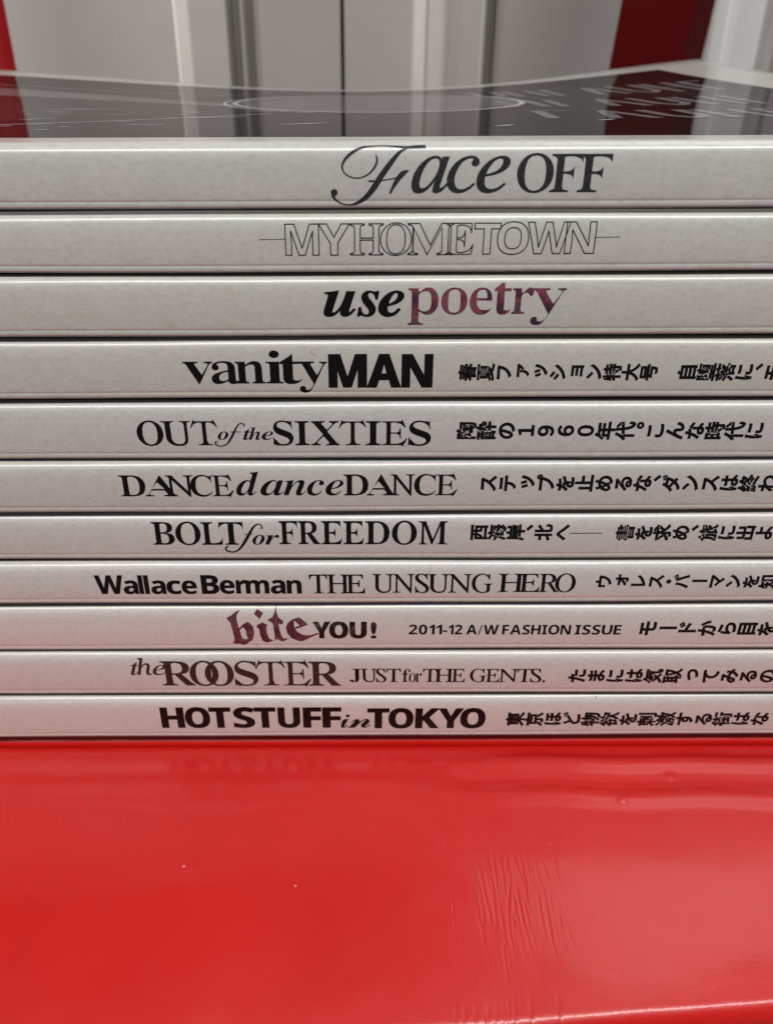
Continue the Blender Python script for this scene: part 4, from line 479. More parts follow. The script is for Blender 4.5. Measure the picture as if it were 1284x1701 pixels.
-9,-14,-10,-15,-11,-57,67,11,10,11,9,12,8,11,8,13,8,14,7,14,6,15,6,17,4,19,3,20,2,21,1,24,-1,22,-4,20,-5,18,-8,17,-10,15,-11,12,-13,11,-14,8,-16,6,-17,4,-18,1,-18,-1,-20,-3,-20,-5,
-18,-7,-18,-9,-17,-11,-16,-13,-17,-15,-17,-16,-17,-18,-19,-20,-19,-21,-20,-64,-60,0,-5,217,0,0,-89,65,4,2,8,0,0,176,502,130,0,177,-502,-114,0,-36,119,-182,0,-37,-119,18,177,208,
130,0,-37,116,-9,30,-10,37,-3,9,-2,9,-3,8,-1,7,-2,-7,-3,-8,-2,-10,-3,-9,-11,-40,-3,-8,-2,-7,-2,-6,-1,-5,66,4,3,40,63,0,0,500,155,0,47,-2,41,-5,35,-9,29,-12,22,-17,16,-22,10,-27,3,
-33,-2,-20,-3,-19,-7,-17,-8,-16,-11,-13,-13,-11,-16,-7,-17,-5,0,-3,12,-3,12,-4,11,-5,10,-6,10,-7,8,-8,8,-10,6,-11,6,-13,3,-15,3,-16,0,-19,-3,-32,-9,-29,-15,-24,-22,-21,-26,-17,-32,
-12,-36,-8,-40,-2,19,169,302,61,0,22,1,17,2,15,5,10,6,8,9,6,9,3,12,1,13,-1,13,-4,12,-7,9,-9,7,-12,6,-15,4,-18,2,-21,1,-56,0,19,169,88,69,0,22,1,18,3,15,6,12,8,8,10,6,12,3,13,1,14,
-1,14,-3,12,-6,10,-9,10,-11,7,-16,5,-19,4,-23,1,-66,0,69,4,1,12,63,0,0,500,288,0,0,-87,-182,0,0,-110,169,0,0,-87,-169,0,0,-128,182,0,0,-88,70,4,1,10,63,0,0,500,286,0,0,-87,-182,0,
0,-129,170,0,0,-87,-170,0,0,-197,72,4,1,12,63,0,0,500,106,0,0,-196,198,0,0,196,106,0,0,-500,-106,0,0,216,-198,0,0,-216,73,4,1,12,22,0,0,60,61,28,0,324,-61,28,0,60,228,0,0,-60,-61,
-28,0,-324,61,-28,0,-60,75,4,1,17,63,0,0,500,106,0,0,-229,20,30,5,7,6,7,5,8,6,7,135,170,117,0,-174,-221,176,-279,-121,0,-130,211,-45,-32,0,-179,77,4,1,31,63,0,0,500,144,0,119,-382,
2,0,125,382,144,0,0,-500,-99,0,0,249,1,13,0,29,3,59,1,41,-2,0,-129,-391,-98,0,-120,392,-3,0,1,-8,1,-9,0,-12,1,-13,1,-14,0,-15,1,-15,0,-16,1,-15,0,-29,1,-14,0,-232,78,4,1,23,63,0,0,
500,134,0,217,-375,2,0,-1,18,-2,34,-1,18,0,17,-1,17,0,271,95,0,0,-500,-134,0,-218,378,-3,0,2,-18,2,-36,1,-17,1,-18,0,-36,1,-18,0,-235,79,4,2,48,279,-7,-39,2,-36,6,-31,10,-28,14,
-25,18,-21,21,-18,24,-15,28,-11,30,-8,32,-5,36,-1,37,1,38,5,35,8,32,11,30,15,28,18,23,21,21,25,18,28,14,32,10,35,6,39,2,39,-2,35,-6,32,-10,28,-14,25,-18,21,-21,18,-24,14,-27,11,
-30,8,-33,5,-35,2,-37,-2,-38,-5,-35,-8,-33,-11,-30,-14,-27,-18,-24,-21,-21,-25,-18,-28,-14,-32,-10,-35,-6,32,279,82,31,3,27,8,22,14,17,20,13,25,9,29,5,32,2,38,-2,37,-5,33,-9,29,
-13,25,-17,19,-22,14,-26,9,-32,2,-31,-2,-27,-9,-22,-14,-17,-19,-13,-25,-10,-29,-5,-33,-2,-37,2,-38,5,-32,10,-29,13,-25,17,-20,22,-14,27,-8,83,4,1,98,174,-7,-39,2,-36,6,-35,9,-32,
13,0,99,18,-8,19,-7,18,-7,19,-7,19,-5,19,-4,19,-3,37,0,16,3,12,5,10,7,7,8,5,9,3,10,1,11,-2,13,-5,12,-9,11,-12,9,-15,9,-16,9,-38,19,-18,8,-10,5,-20,12,-10,7,-9,8,-10,8,-9,9,-8,10,
-7,11,-6,12,-6,13,-3,14,-2,15,-1,17,3,31,8,28,14,25,20,20,25,17,29,11,33,7,37,3,20,-1,18,-1,19,-3,18,-4,18,-5,18,-6,19,-7,19,-8,-35,-83,-16,7,-16,6,-15,5,-14,4,-28,6,-28,2,-14,-1,
-13,-3,-11,-4,-8,-6,-8,-8,-5,-8,-3,-10,-1,-11,2,-12,4,-12,8,-9,10,-9,14,-8,16,-9,19,-10,58,-29,15,-9,14,-10,13,-10,11,-12,10,-12,8,-13,6,-14,5,-15,3,-18,1,-18,-3,-32,-9,-28,-15,
-25,-21,-21,-27,-18,-31,-12,-37,-8,84,4,1,8,150,0,0,412,-136,0,0,88,377,0,0,-88,-135,0,0,-412,85,4,1,42,263,-7,-47,3,-41,10,-35,16,-29,22,-22,27,-17,32,-9,35,-3,40,0,322,105,0,0,
-306,2,-29,5,-24,7,-19,11,-15,15,-11,17,-8,20,-5,23,-1,24,2,21,5,17,8,14,12,10,16,7,19,5,23,1,28,0,305,106,0,0,-324,-2,-25,-4,-24,-7,-23,-10,-21,-13,-20,-16,-17,-18,-16,-22,-13,
-24,-10,-28,-8,-30,-4,87,4,1,64,127,0,-127,500,104,0,64,-273,4,-18,3,-11,2,-12,3,-12,2,-12,2,-13,4,-24,2,-10,1,-10,2,-9,1,9,1,10,2,11,4,24,2,11,2,12,3,11,8,36,72,280,101,0,72,-280,
2,-7,2,-8,2,-9,2,-11,3,-12,8,-48,2,-10,1,-10,1,-9,2,9,1,10,2,11,6,36,3,12,2,12,9,41,64,273,104,0,-127,-500,-121,0,-68,263,-1,4,-1,5,-2,6,-1,8,-7,33,-4,18,-1,9,-2,8,-4,25,0,-5,-2,
-12,-2,-8,-6,-34,-4,-18,-2,-8,-1,-8,-6,-24,-67,-262,89,4,1,9,166,0,0,191,-166,309,115,0,103,-206,105,206,114,0,-166,-305,0,-195,97,4,2,62,148,-7,-25,2,-22,5,-20,10,-18,13,-15,17,
-10,20,-6,25,-3,29,3,29,8,24,13,21,19,16,24,13,29,10,35,6,40,3,67,2,0,17,-1,14,-3,12,-5,10,-7,8,-9,6,-10,4,-12,3,-13,1,-14,-1,-13,-1,-14,-3,-13,-3,-14,-4,-26,-10,-14,-6,-34,71,16,
7,17,7,17,6,18,5,19,4,20,3,19,1,20,1,37,-2,31,-6,28,-11,22,-14,18,-19,13,-23,8,-28,2,-32,0,-255,-72,0,-21,52,-3,0,-12,-15,-13,-12,-13,-10,-13,-8,-15,-6,-18,-5,-20,-2,26,187,69,16,
2,15,3,13,7,13,8,10,11,7,13,4,15,2,18,0,31,-41,-1,-23,-2,-20,-4,-15,-5,-12,-7,-8,-10,-7,-10,-3,-12,-1,-13,0,-11,3,-9,4,-8,7,-6,7,-4,9,-3,9,-2,99,4,1,63,210,-7,-40,3,-36,9,-30,15,
-26,20,-20,27,-15,34,-9,41,-2,47,1,33,4,31,8,26,10,24,13,21,16,17,17,15,20,12,22,9,24,7,25,4,27,1,19,0,18,-2,16,-2,15,-3,14,-5,14,-4,12,-5,11,-5,-31,-80,-12,4,-11,5,-12,4,-11,3,
-10,3,-11,2,-10,1,-11,0,-35,-7,-26,-22,-15,-36,-5,-50,1,-27,4,-23,7,-19,9,-16,12,-12,14,-8,16,-6,18,-1,16,0,15,2,14,3,13,3,13,5,24,12,12,8,0,-89,-24,-14,-26,-8,-14,-3,-16,-2,-17,
-2,101,4,2,58,228,-7,-28,1,-27,4,-24,7,-23,9,-21,12,-18,15,-17,18,-13,20,-11,23,-8,26,-5,29,-1,31,1,32,4,30,7,26,10,24,13,21,14,18,17,15,20,13,21,10,23,7,24,4,26,1,38,-3,33,-8,29,
-14,25,-20,21,-25,14,-30,9,-34,3,-39,0,-51,-247,0,2,-21,5,-18,8,-16,11,-14,14,-11,16,-8,19,-5,20,-1,19,0,17,2,16,2,16,3,15,4,15,5,32,14,0,-81,-14,-6,-15,-6,-15,-5,-15,-3,-17,-3,
-18,-2,-19,-2,17,139,235,147,0,-2,16,-3,15,-6,14,-8,12,-10,10,-12,7,-15,5,-17,1,-15,-1,-13,-4,-12,-6,-10,-9,-9,-11,-7,-14,-5,-16,108,4,1,4,55,0,0,532,104,0,0,-532,109,4,1,69,55,0,
0,382,79,0,14,-49,6,0,10,14,11,12,13,9,14,8,15,6,16,4,16,2,16,1,21,-1,18,-2,17,-4,16,-6,14,-8,12,-10,10,-11,9,-14,9,0,9,14,12,12,13,9,14,8,16,6,16,4,16,2,16,1,31,-2,26,-6,23,-11,
19,-14,14,-19,11,-24,6,-30,2,-34,0,-249,-104,0,0,223,-4,36,-11,26,-18,16,-25,5,-19,-2,-16,-5,-13,-10,-11,-12,-7,-17,-6,-19,-3,-23,-1,-26,0,-192,-104,0,0,223,-4,36,-11,26,-18,16,
-25,5,-20,-2,-16,-6,-14,-10,-10,-15,-7,-18,-5,-21,-3,-25,-1,-29,0,-180,110,4,1,41,55,0,0,382,79,0,14,-49,6,0,10,14,12,12,13,9,15,8,16,6,17,4,17,2,18,1,29,-2,26,-6,23,-11,20,-14,17,
-19,11,-24,7,-30,2,-34,0,-249,-104,0,0,223,-1,20,-3,16,-4,15,-7,11,-8,9,-11,7,-12,4,-15,1,-22,-2,-19,-6,-14,-10,-11,-15,-7,-18,-6,-21,-3,-25,-1,-29,0,-180,114,4,1,38,55,0,0,382,79,
0,15,-64,5,0,9,14,11,13,12,12,14,11,15,9,17,7,17,4,19,1,18,0,5,-1,5,0,4,-1,3,-1,-8,-98,-2,1,-4,1,-4,0,-4,1,-5,0,-4,1,-7,0,-14,-1,-12,-1,-13,-3,-24,-10,-11,-7,-9,-8,-8,-10,-7,-11,
-4,-14,-3,-15,-1,-17,0,-195,120,4,1,12,4,0,129,195,-123,187,118,0,74,-122,75,122,118,0,-124,-187,130,-195,-118,0,-81,131,-80,-131,12289,5,1,10,191,-39,48,40,-36,41,-40,41,-41,40,
-40,34,-46,-40,39,-34,41,-39,39,-41,12290,5,2,16,136,171,-41,-9,-34,-22,-23,-34,-9,-42,9,-41,23,-34,34,-23,41,-9,42,9,34,23,23,34,8,41,-8,42,-23,34,-34,22,16,136,-7,-27,6,-23,15,
-15,22,-6,28,6,28,15,22,23,15,27,6,28,-6,22,-15,16,-22,5,-28,-5,-28,-16,-22,-22,-15,12363,5,2,10,547,472,-51,-23,38,-54,36,-68,30,-70,21,-62,55,26,-24,59,-33,70,-37,68,72,55,393,5,
-61,15,2,34,4,14,2,89,10,-23,-81,-33,-93,-42,-93,-50,-82,58,-23,50,95,41,101,32,97,24,85,22,2,21,1,18,1,14,1,31,-3,23,-11,15,-24,6,-39,-3,-58,-6,-59,-10,-54,-15,-43,-12,-18,-14,
-11,-16,-5,-19,-2,-17,1,-22,3,-24,4,-23,6,9,-58,19,-4,21,-3,22,-2,21,-1,32,2,27,10,24,18,19,29,19,52,12,64,7,70,3,66,-9,59,-25,36,-36,18,-44,6,-15,-1,-18,-1,-22,-1,-24,-2,18,100,2,
10,2,11,3,10,2,10,-65,7,-2,-37,-3,-38,-6,-39,-8,-39,-31,-2,-29,-2,-26,-2,-20,-1,-16,-1,-31,0,12371,5,2,18,165,491,0,-57,42,-3,44,-2,48,-2,50,-1,51,1,50,2,48,3,40,3,0,57,-41,-3,-47,
-4,-50,-2,-51,-1,-51,1,-48,1,-45,3,26,193,209,-57,6,-5,-22,-5,-24,-3,-25,-2,-26,15,-59,44,-42,71,-26,95,-9,72,2,66,6,56,7,45,10,-1,60,-46,-12,-57,-8,-66,-6,-71,-2,-73,7,-52,18,-31,
29,-10,37,1,19,3,20,4,20,12377,5,2,16,398,260,-2,-43,-12,-31,-20,-18,-28,-6,-28,4,-22,14,-16,22,-5,29,6,31,15,23,23,15,26,5,20,-2,18,-8,14,-14,58,67,457,2,-54,70,5,79,3,82,3,82,1,
0,-71,-11,4,-11,2,-12,2,-13,0,-47,-9,-39,-26,-27,-38,-10,-49,10,-50,25,-37,37,-22,43,-8,17,2,16,3,15,6,13,8,-28,-43,-41,-35,-52,-26,-65,-20,47,-46,102,46,64,61,34,70,10,72,-2,25,
-4,24,-7,21,-10,19,-1,116,79,0,57,-1,44,-1,35,-2,0,52,-83,0,-58,1,-74,0,0,45,1,10,2,26,1,8,-64,0,1,-6,1,-11,2,-13,0,-14,2,-46,-82,-1,-85,-2,-80,-2,12383,5,3,17,376,337,0,-51,32,3,
33,2,32,1,33,1,31,-1,30,-2,29,-2,28,-4,1,53,-29,3,-30,2,-62,2,-34,-1,-33,-1,-32,-2,26,391,167,-53,5,-4,-21,-3,-21,-3,-20,0,-20,11,-46,33,-32,53,-19,73,-6,38,0,35,2,33,4,30,3,2,57,
-33,-6,-35,-4,-34,-3,-35,-1,-61,6,-36,14,-17,21,-4,24,0,15,2,15,3,16,49,136,434,-20,1,-22,1,-23,3,2,-55,38,-2,74,0,16,1,17,1,-4,-19,-5,-20,-4,-18,-5,-18,-23,-81,-30,-86,-32,-81,
-32,-65,61,-21,29,68,30,84,28,87,22,81,7,24,5,23,6,24,5,23,74,10,36,7,35,7,0,55,-32,-8,-68,-12,-34,-5,11,52,2,12,3,15,4,16,3,13,-67,6,1,-13,-1,-15,0,-15,-2,-16,-2,-12,-2,-14,-3,
-17,-4,-17,-20,-2,-38,-2,12387,5,1,28,112,279,24,-57,51,20,76,27,83,24,75,11,48,-8,38,-22,24,-33,8,-41,-23,-73,-62,-49,-91,-29,-108,-11,22,-54,130,20,100,41,66,65,23,89,-13,65,-35,
48,-54,31,-69,11,-67,-7,-69,-16,-63,-19,-48,-15,-34,-10,12390,5,1,39,60,465,6,-61,73,12,92,11,91,10,73,8,-48,-38,-42,-54,-30,-67,-11,-77,25,-102,65,-70,89,-43,98,-16,20,58,-85,12,
-78,31,-56,56,-22,86,11,65,32,65,50,55,67,36,31,7,36,3,37,1,33,1,0,56,-38,-2,-45,-3,-50,-3,-56,-5,-95,-8,-89,-8,-73,-8,-49,-5,-12,-1,-14,-1,-17,-1,12393,5,3,10,544,543,-38,-17,15,
-22,16,-25,14,-26,13,-24,37,17,-12,24,-15,26,-16,25,10,621,571,-37,-16,15,-22,16,-25,15,-25,13,-24,37,16,-12,23,-16,25,-16,26,49,197,536,-56,-24,52,-114,26,-54,25,-47,-51,-40,-38,
-43,-24,-47,-8,-51,16,-67,47,-45,72,-25,91,-8,64,2,59,3,53,6,45,7,1,62,-48,-10,-56,-7,-61,-5,-59,-2,-73,7,-52,19,-31,30,-10,39,7,38,20,37,33,34,43,32,53,33,52,29,49,25,41,20,15,8,
26,14,12,7,-28,51,-11,-9,-12,-8,-13,-8,-14,-8,-33,-18,-40,-21,-44,-24,-46,-26,-24,45,-24,50,-24,55,12394,5,4,10,621,321,31,46,-32,22,-43,25,-46,25,-42,21,-28,-43,39,-19,44,-25,43,
-27,17,435,116,1,-32,-4,-27,-13,-22,-24,-15,-37,-5,-35,4,-26,11,-15,17,-5,23,6,22,18,18,27,12,35,4,19,-1,18,-2,18,-3,33,481,340,-55,0,2,-41,2,-45,2,-46,2,-45,-17,3,-34,4,-18,0,-55,
-7,-44,-21,-30,-33,-11,-44,11,-45,31,-31,44,-19,54,-6,56,8,38,22,22,32,7,40,-1,29,33,-18,30,-20,27,-22,24,-20,30,47,-30,24,-34,23,-39,22,-43,18,-5,115,0,55,40,316,556,-62,5,-2,-29,
-5,-31,-7,-31,-8,-30,-60,-3,-41,0,-22,1,-21,1,-20,3,3,-53,21,-1,21,0,20,-1,36,0,15,1,16,0,16,1,-29,-66,-37,-70,-41,-68,-43,-58,54,-28,42,65,42,74,38,80,30,77,34,5,33,6,32,7,29,8,
-2,52,-27,-8,-27,-7,-28,-6,-28,-5,9,31,7,29,6,27,12395,5,3,10,319,473,0,-56,67,-5,78,-2,77,2,66,5,0,56,-64,-6,-78,-3,-79,2,26,347,188,-51,5,-5,-25,-4,-21,-2,-19,-1,-18,10,-44,31,
-33,53,-21,76,-7,52,1,46,3,41,5,36,6,-1,58,-42,-8,-43,-5,-43,-4,-46,-1,-58,6,-37,14,-18,20,-5,23,1,15,2,15,3,16,38,186,526,-63,6,0,-12,-1,-13,-2,-12,-2,-13,-8,-54,-11,-69,-8,-78,
-4,-79,2,-68,6,-62,8,-52,10,-43,50,3,-2,25,0,7,2,16,2,8,7,32,13,41,15,43,14,41,-29,23,-10,-24,-10,-26,-11,-27,-10,-26,-3,25,-2,24,-1,24,0,25,3,66,9,74,12,70,11,59,3,10,6,26,12398,
5,2,16,333,449,-7,-48,-9,-48,-11,-48,-12,-45,-27,-75,-27,-52,-26,-29,-26,-9,-24,8,-24,23,-17,39,-7,58,15,73,43,69,69,55,37,391,451,80,-22,58,-44,37,-63,12,-75,-15,-81,-40,-61,-57,
-42,-66,-24,-13,-2,-14,-3,-16,-2,-17,-2,33,-52,111,30,83,57,51,79,18,101,-19,100,-54,82,-85,55,-110,21,-120,-24,-97,-62,-66,-91,-23,-108,10,-78,29,-59,39,-37,46,-13,47,14,43,41,39,
68,34,95,14,49,11,51,10,52,12399,5,3,39,179,535,-62,5,0,-12,-1,-13,-2,-13,-1,-12,-9,-56,-11,-75,-9,-82,-3,-82,2,-67,6,-60,8,-52,10,-42,49,4,0,6,-1,6,0,27,1,9,2,8,8,31,13,40,14,43,
14,40,-28,23,-10,-24,-11,-27,-10,-27,-9,-25,-4,25,-2,24,-1,24,0,24,3,68,9,78,11,76,12,60,2,11,6,26,16,473,130,1,-25,-4,-31,-12,-24,-24,-16,-36,-5,-35,3,-27,11,-18,17,-6,24,7,23,18,
18,29,12,36,4,18,-1,19,-2,65,524,539,-63,0,1,-10,1,-11,1,-12,0,-96,-66,-2,-30,0,-30,2,-29,1,-30,3,0,-53,30,-2,30,-1,58,-2,67,2,1,-45,2,-47,2,-45,2,-43,-15,3,-16,2,-17,1,-17,0,-61,
-8,-45,-23,-29,-33,-9,-42,9,-42,28,-31,46,-20,62,-7,59,10,37,25,20,36,6,42,0,15,26,-17,27,-19,26,-22,26,-23,31,46,-29,25,-33,24,-36,23,-41,19,-2,46,-3,49,-2,51,-1,53,62,6,30,3,29,
5,0,53,-28,-5,-30,-4,-31,-4,-32,-3,0,25,1,23,0,20,1,17,1,11,1,10,1,11,12408,5,1,41,39,192,52,-53,9,12,10,14,22,28,30,38,34,44,33,43,29,37,16,17,15,7,17,-5,20,-17,27,-32,33,-40,35,
-42,35,-41,39,-44,42,-46,43,-45,41,-41,45,51,-48,45,-47,46,-44,46,-36,39,-35,39,-36,43,-36,41,-34,37,-33,25,-30,7,-30,-12,-30,-28,-34,-42,-37,-46,-35,-44,-31,-35,-14,-13,-12,-12,
-12,-11,12411,5,3,40,179,531,-63,5,0,-12,-1,-12,-1,-13,-2,-12,-9,-56,-10,-73,-9,-82,-3,-81,2,-67,5,-60,9,-52,10,-42,50,4,-2,24,0,7,1,8,1,9,1,8,8,31,13,41,15,43,14,39,-29,23,-10,
-24,-10,-27,-11,-28,-9,-26,-3,26,-2,24,-1,24,-1,25,4,68,8,77,11,74,11,60,2,11,4,13,3,12,17,464,126,1,-29,-3,-26,-11,-21,-21,-14,-34,-4,-33,3,-25,10,-16,16,-6,23,6,21,17,16,26,10,
34,4,16,-1,17,-1,16,-3,64,298,502,0,-49,39,-2,80,0,39,1,0,-116,-41,-1,-42,1,-43,1,-42,3,0,-52,42,-1,43,-1,42,0,41,1,2,-29,2,-58,2,-28,-30,4,-16,1,-16,0,-59,-8,-42,-21,-24,-31,-8,
-36,10,-43,28,-30,43,-19,53,-6,50,6,36,18,22,28,7,38,-1,33,31,-16,30,-21,29,-23,27,-26,30,49,-29,24,-34,25,-40,22,-47,19,-1,31,-2,32,-2,66,36,3,34,2,31,3,30,3,0,51,-31,-4,-32,-3,
-33,-2,-35,-2,0,115,32,2,29,2,28,2,26,3,0,49,-70,-8,-81,-5,-86,-1,12414,5,2,17,350,125,1,-47,-6,-30,-16,-19,-24,-9,-28,-3,-45,4,-30,12,-17,18,-6,23,7,22,20,19,32,12,44,5,17,-1,18,
-1,16,-2,79,130,331,0,-52,42,-4,47,-3,46,-2,40,-1,40,0,3,-95,-14,1,-15,2,-15,1,-15,0,-68,-8,-51,-22,-32,-34,-11,-43,11,-45,29,-32,49,-20,67,-6,57,8,39,22,21,32,6,36,-1,43,50,-22,
45,-26,40,-29,34,-28,32,49,-35,28,-47,30,-57,28,-65,23,-5,108,49,2,48,4,48,5,49,5,1,53,-48,-7,-49,-5,-49,-4,-50,-3,0,98,50,3,49,4,47,4,43,5,1,51,-47,-7,-48,-5,-47,-4,-48,-3,1,43,1,
14,0,12,2,11,1,10,-59,0,1,-9,1,-11,0,-72,-32,0,-41,1,-49,4,-48,5,-41,6,1,-52,39,-4,48,-4,49,-3,43,-1,31,0,0,-98,-38,0,-40,1,-47,2,-47,4,12415,5,2,84,594,360,-57,6,1,-15,0,-17,-1,
-16,0,-16,-2,-26,-2,-13,-2,-14,-44,19,-47,17,-49,13,-52,8,22,49,21,48,20,41,17,30,8,12,5,5,5,6,-35,29,-8,-3,-8,-2,-9,-2,-10,-1,-32,-2,-44,-2,-46,-2,-36,-1,-12,0,-13,1,-14,0,-14,1,
3,-57,13,2,39,3,32,1,42,2,41,2,30,2,-17,-36,-18,-40,-19,-42,-18,-42,-95,-16,-74,-39,-48,-59,-17,-71,7,-40,19,-30,29,-20,36,-6,26,2,23,8,20,15,20,23,21,36,22,47,23,51,22,49,54,-8,
51,-14,49,-19,46,-23,-23,-56,-36,-54,-52,-48,-72,-40,46,-38,67,41,52,48,38,55,27,64,20,-14,19,-14,17,-14,17,-13,26,60,-39,26,-22,14,-24,14,5,31,4,33,3,34,15,262,259,-38,-84,-19,
-39,-19,-30,-11,-11,-10,-8,-10,-4,-11,-1,-17,3,-13,9,-9,15,-3,21,10,44,31,40,51,30,12417,5,3,13,379,395,-17,-54,-20,-52,-22,-48,-22,-41,-14,23,-14,25,-14,29,-14,34,-13,36,35,19,37,
14,38,10,65,182,510,-58,-19,6,-14,12,-32,5,-17,21,-64,-44,-44,-34,-54,-22,-58,-8,-61,8,-54,21,-40,31,-24,38,-8,37,6,35,18,34,28,32,36,16,-22,9,-10,8,-9,44,36,-11,11,-11,12,-11,13,
-10,13,29,49,27,58,24,65,22,66,61,-21,46,-38,30,-52,10,-64,-15,-74,-44,-60,-71,-42,-98,-21,33,-50,103,28,78,50,51,73,18,94,-14,84,-38,67,-60,48,-77,26,11,48,3,12,3,14,3,15,3,14,
-60,5,0,-13,-2,-28,-4,-24,-9,-39,-46,-3,-45,-9,-45,-15,-44,-23,-17,55,-4,15,-4,16,-3,16,17,265,153,-24,-30,-25,-24,-27,-17,-26,-6,-21,6,-17,14,-11,24,-3,31,5,43,15,43,24,41,31,36,
16,-39,16,-37,16,-32,15,-27,12424,5,2,16,326,137,1,-45,-5,-31,-14,-23,-24,-13,-33,-5,-45,4,-34,12,-21,19,-7,26,8,26,22,20,35,13,49,4,17,0,17,-1,54,379,550,-67,0,2,-13,2,-17,2,-40,
0,-95,1,-34,0,-34,1,-41,2,-44,2,-43,-15,2,-14,1,-15,1,-15,0,-79,-9,-55,-25,-32,-36,-11,-45,13,-51,35,-34,53,-19,67,-6,59,8,40,23,22,34,7,41,-1,47,53,-23,48,-28,44,-31,37,-34,34,53,
-43,34,-52,33,-58,30,-65,22,-3,47,-2,46,-2,44,0,44,48,1,55,2,55,4,51,4,-2,52,-51,-5,-55,-3,-54,-3,-47,-1,0,71,1,18,1,19,1,18,12425,5,2,10,235,549,-14,-53,55,-14,75,-16,78,-15,63,
-10,13,54,-59,8,-77,14,-75,16,39,219,421,-59,8,-5,-66,-9,-80,-11,-77,-10,-61,51,-13,4,9,5,8,5,9,7,9,42,40,51,29,58,19,66,6,50,-7,39,-20,25,-30,10,-39,-21,-65,-61,-47,-103,-24,-144,
4,16,-58,168,3,116,37,66,63,21,86,-12,57,-37,47,-56,31,-73,11,-62,-5,-58,-16,-56,-26,-52,-38,6,43,8,54,7,55,12427,5,2,16,406,23,-13,-2,-14,-1,-15,-1,-15,0,-37,4,-30,11,-19,17,-7,
23,5,17,11,14,18,10,22,3,37,-7,28,-20,19,-30,71,167,516,2,-58,11,1,12,1,11,1,12,1,44,2,126,6,44,2,-35,-30,-45,-39,-45,-38,-37,-30,-39,-33,-49,-41,-52,-43,-49,-40,40,-41,63,59,61,
44,66,27,78,10,63,-10,50,-25,32,-38,12,-48,-6,-40,-17,-33,-27,-27,-37,-20,-14,48,-28,39,-43,27,-58,10,-44,-7,-34,-20,-22,-29,-8,-35,11,-40,30,-31,48,-21,64,-7,101,13,75,37,48,59,
17,76,-15,66,-41,52,-63,34,-80,13,-24,-1,-25,-2,-24,-5,-25,-7,47,40,53,44,49,41,36,29,30,21,9,7,-32,41,-6,-2,-7,-1,-11,-1,-14,-2,-48,-3,-72,-3,-72,-2,-48,-1,-11,0,-26,2,12431,5,1,
75,205,504,-3,-66,-28,-5,-28,-3,-25,-3,-20,-1,-12,-1,-34,0,6,-58,137,19,-5,-68,-33,-50,-43,-59,-43,-58,-35,-47,35,-48,27,39,29,42,30,44,28,40,-1,-27,-1,-51,0,-42,-1,-41,0,-55,-1,
-11,0,-12,-1,-9,61,0,-3,33,-1,10,-2,44,-1,40,0,104,1,21,0,21,1,21,50,41,53,32,57,20,60,8,60,-12,42,-31,24,-40,9,-42,-18,-79,-50,-56,-71,-37,-85,-21,25,-52,105,31,80,49,52,70,18,94,
-15,73,-40,56,-59,35,-69,13,-52,-5,-56,-16,-57,-27,-58,-41,3,46,16,26,8,12,8,11,-21,24,-4,-1,4,35,4,30,3,24,3,17,-66,2,2,-14,1,-13,12434,5,1,103,617,309,-23,52,-28,-14,-14,-6,-15,
-7,-29,-13,-30,-13,-33,-15,-35,-16,-13,27,-21,20,-27,12,-33,4,-24,-1,-26,-5,-25,-9,-22,-11,18,25,16,27,16,29,13,28,59,2,60,4,59,6,55,7,0,52,-51,-8,-53,-6,-55,-4,-54,-3,7,23,5,22,5,
19,3,17,-57,5,-2,-21,-4,-22,-5,-22,-7,-23,-46,-1,-27,1,-30,1,-32,3,-29,3,0,-52,60,-4,29,0,25,-1,31,0,-24,-45,-34,-51,-45,-56,-58,-62,47,-35,17,21,16,19,16,18,15,15,26,20,29,17,32,
10,33,4,22,-2,19,-8,14,-14,9,-19,-60,-34,-53,-40,-38,-47,-14,-56,14,-53,38,-33,58,-17,70,-5,48,1,51,3,49,4,44,5,2,56,-49,-7,-50,-5,-48,-4,-45,-1,-50,2,-40,9,-27,19,-9,33,8,33,23,
31,35,28,44,26,0,-58,-1,-28,-1,-23,54,0,-2,134,39,18,37,16,35,14,31,12,15,6,17,7,16,5,12435,5,1,63,383,519,-62,26,-6,-15,-6,-14,-7,-13,-7,-12,-46,-87,-70,-134,-72,-148,-54,-128,60,
-21,11,34,15,44,18,44,17,38,24,41,33,35,38,26,41,10,21,-3,16,-10,10,-15,4,-21,1,-31,0,-35,1,-35,1,-32,7,-31,17,-29,30,-21,48,-8,68,14,54,39,43,61,32,77,-46,38,-19,-58,-30,-55,-41,
-42,-52,-16,-22,3,-17,9,-13,15,-5,23,-1,29,-1,33,0,35,-1,32,-7,37,-17,26,-26,17,-32,5,-26,-2,-26,-8,-26,-14,-26,-19,32,58,36,65,35,62,29,47,6,10,5,9,6,8,12449,5,2,27,606,353,-32,
30,-8,-2,-11,-1,-10,0,-9,-1,-346,0,-51,3,-15,2,0,-58,16,1,34,2,179,0,106,-1,65,0,-20,-30,-29,-34,-34,-34,-37,-28,45,-31,46,39,41,47,34,44,22,34,3,4,3,5,4,5,18,370,281,-61,0,2,-10,
1,-11,1,-10,1,-11,-4,-65,-15,-61,-32,-55,-57,-50,-12,-8,-13,-6,-12,-6,-11,-4,49,-39,88,66,49,77,21,89,12454,5,1,51,617,425,-37,24,-8,-3,-10,-1,-14,-2,-173,0,0,89,2,13,2,16,-67,0,1,
-16,1,-13,1,-12,0,-77,-172,0,-17,1,-16,1,-15,1,1,-13,1,-14,0,-173,-1,-12,-1,-10,61,0,-2,20,-1,12,0,135,392,0,-8,-49,-14,-53,-19,-54,-26,-48,-38,-47,-47,-40,-51,-32,-54,-22,-17,-6,
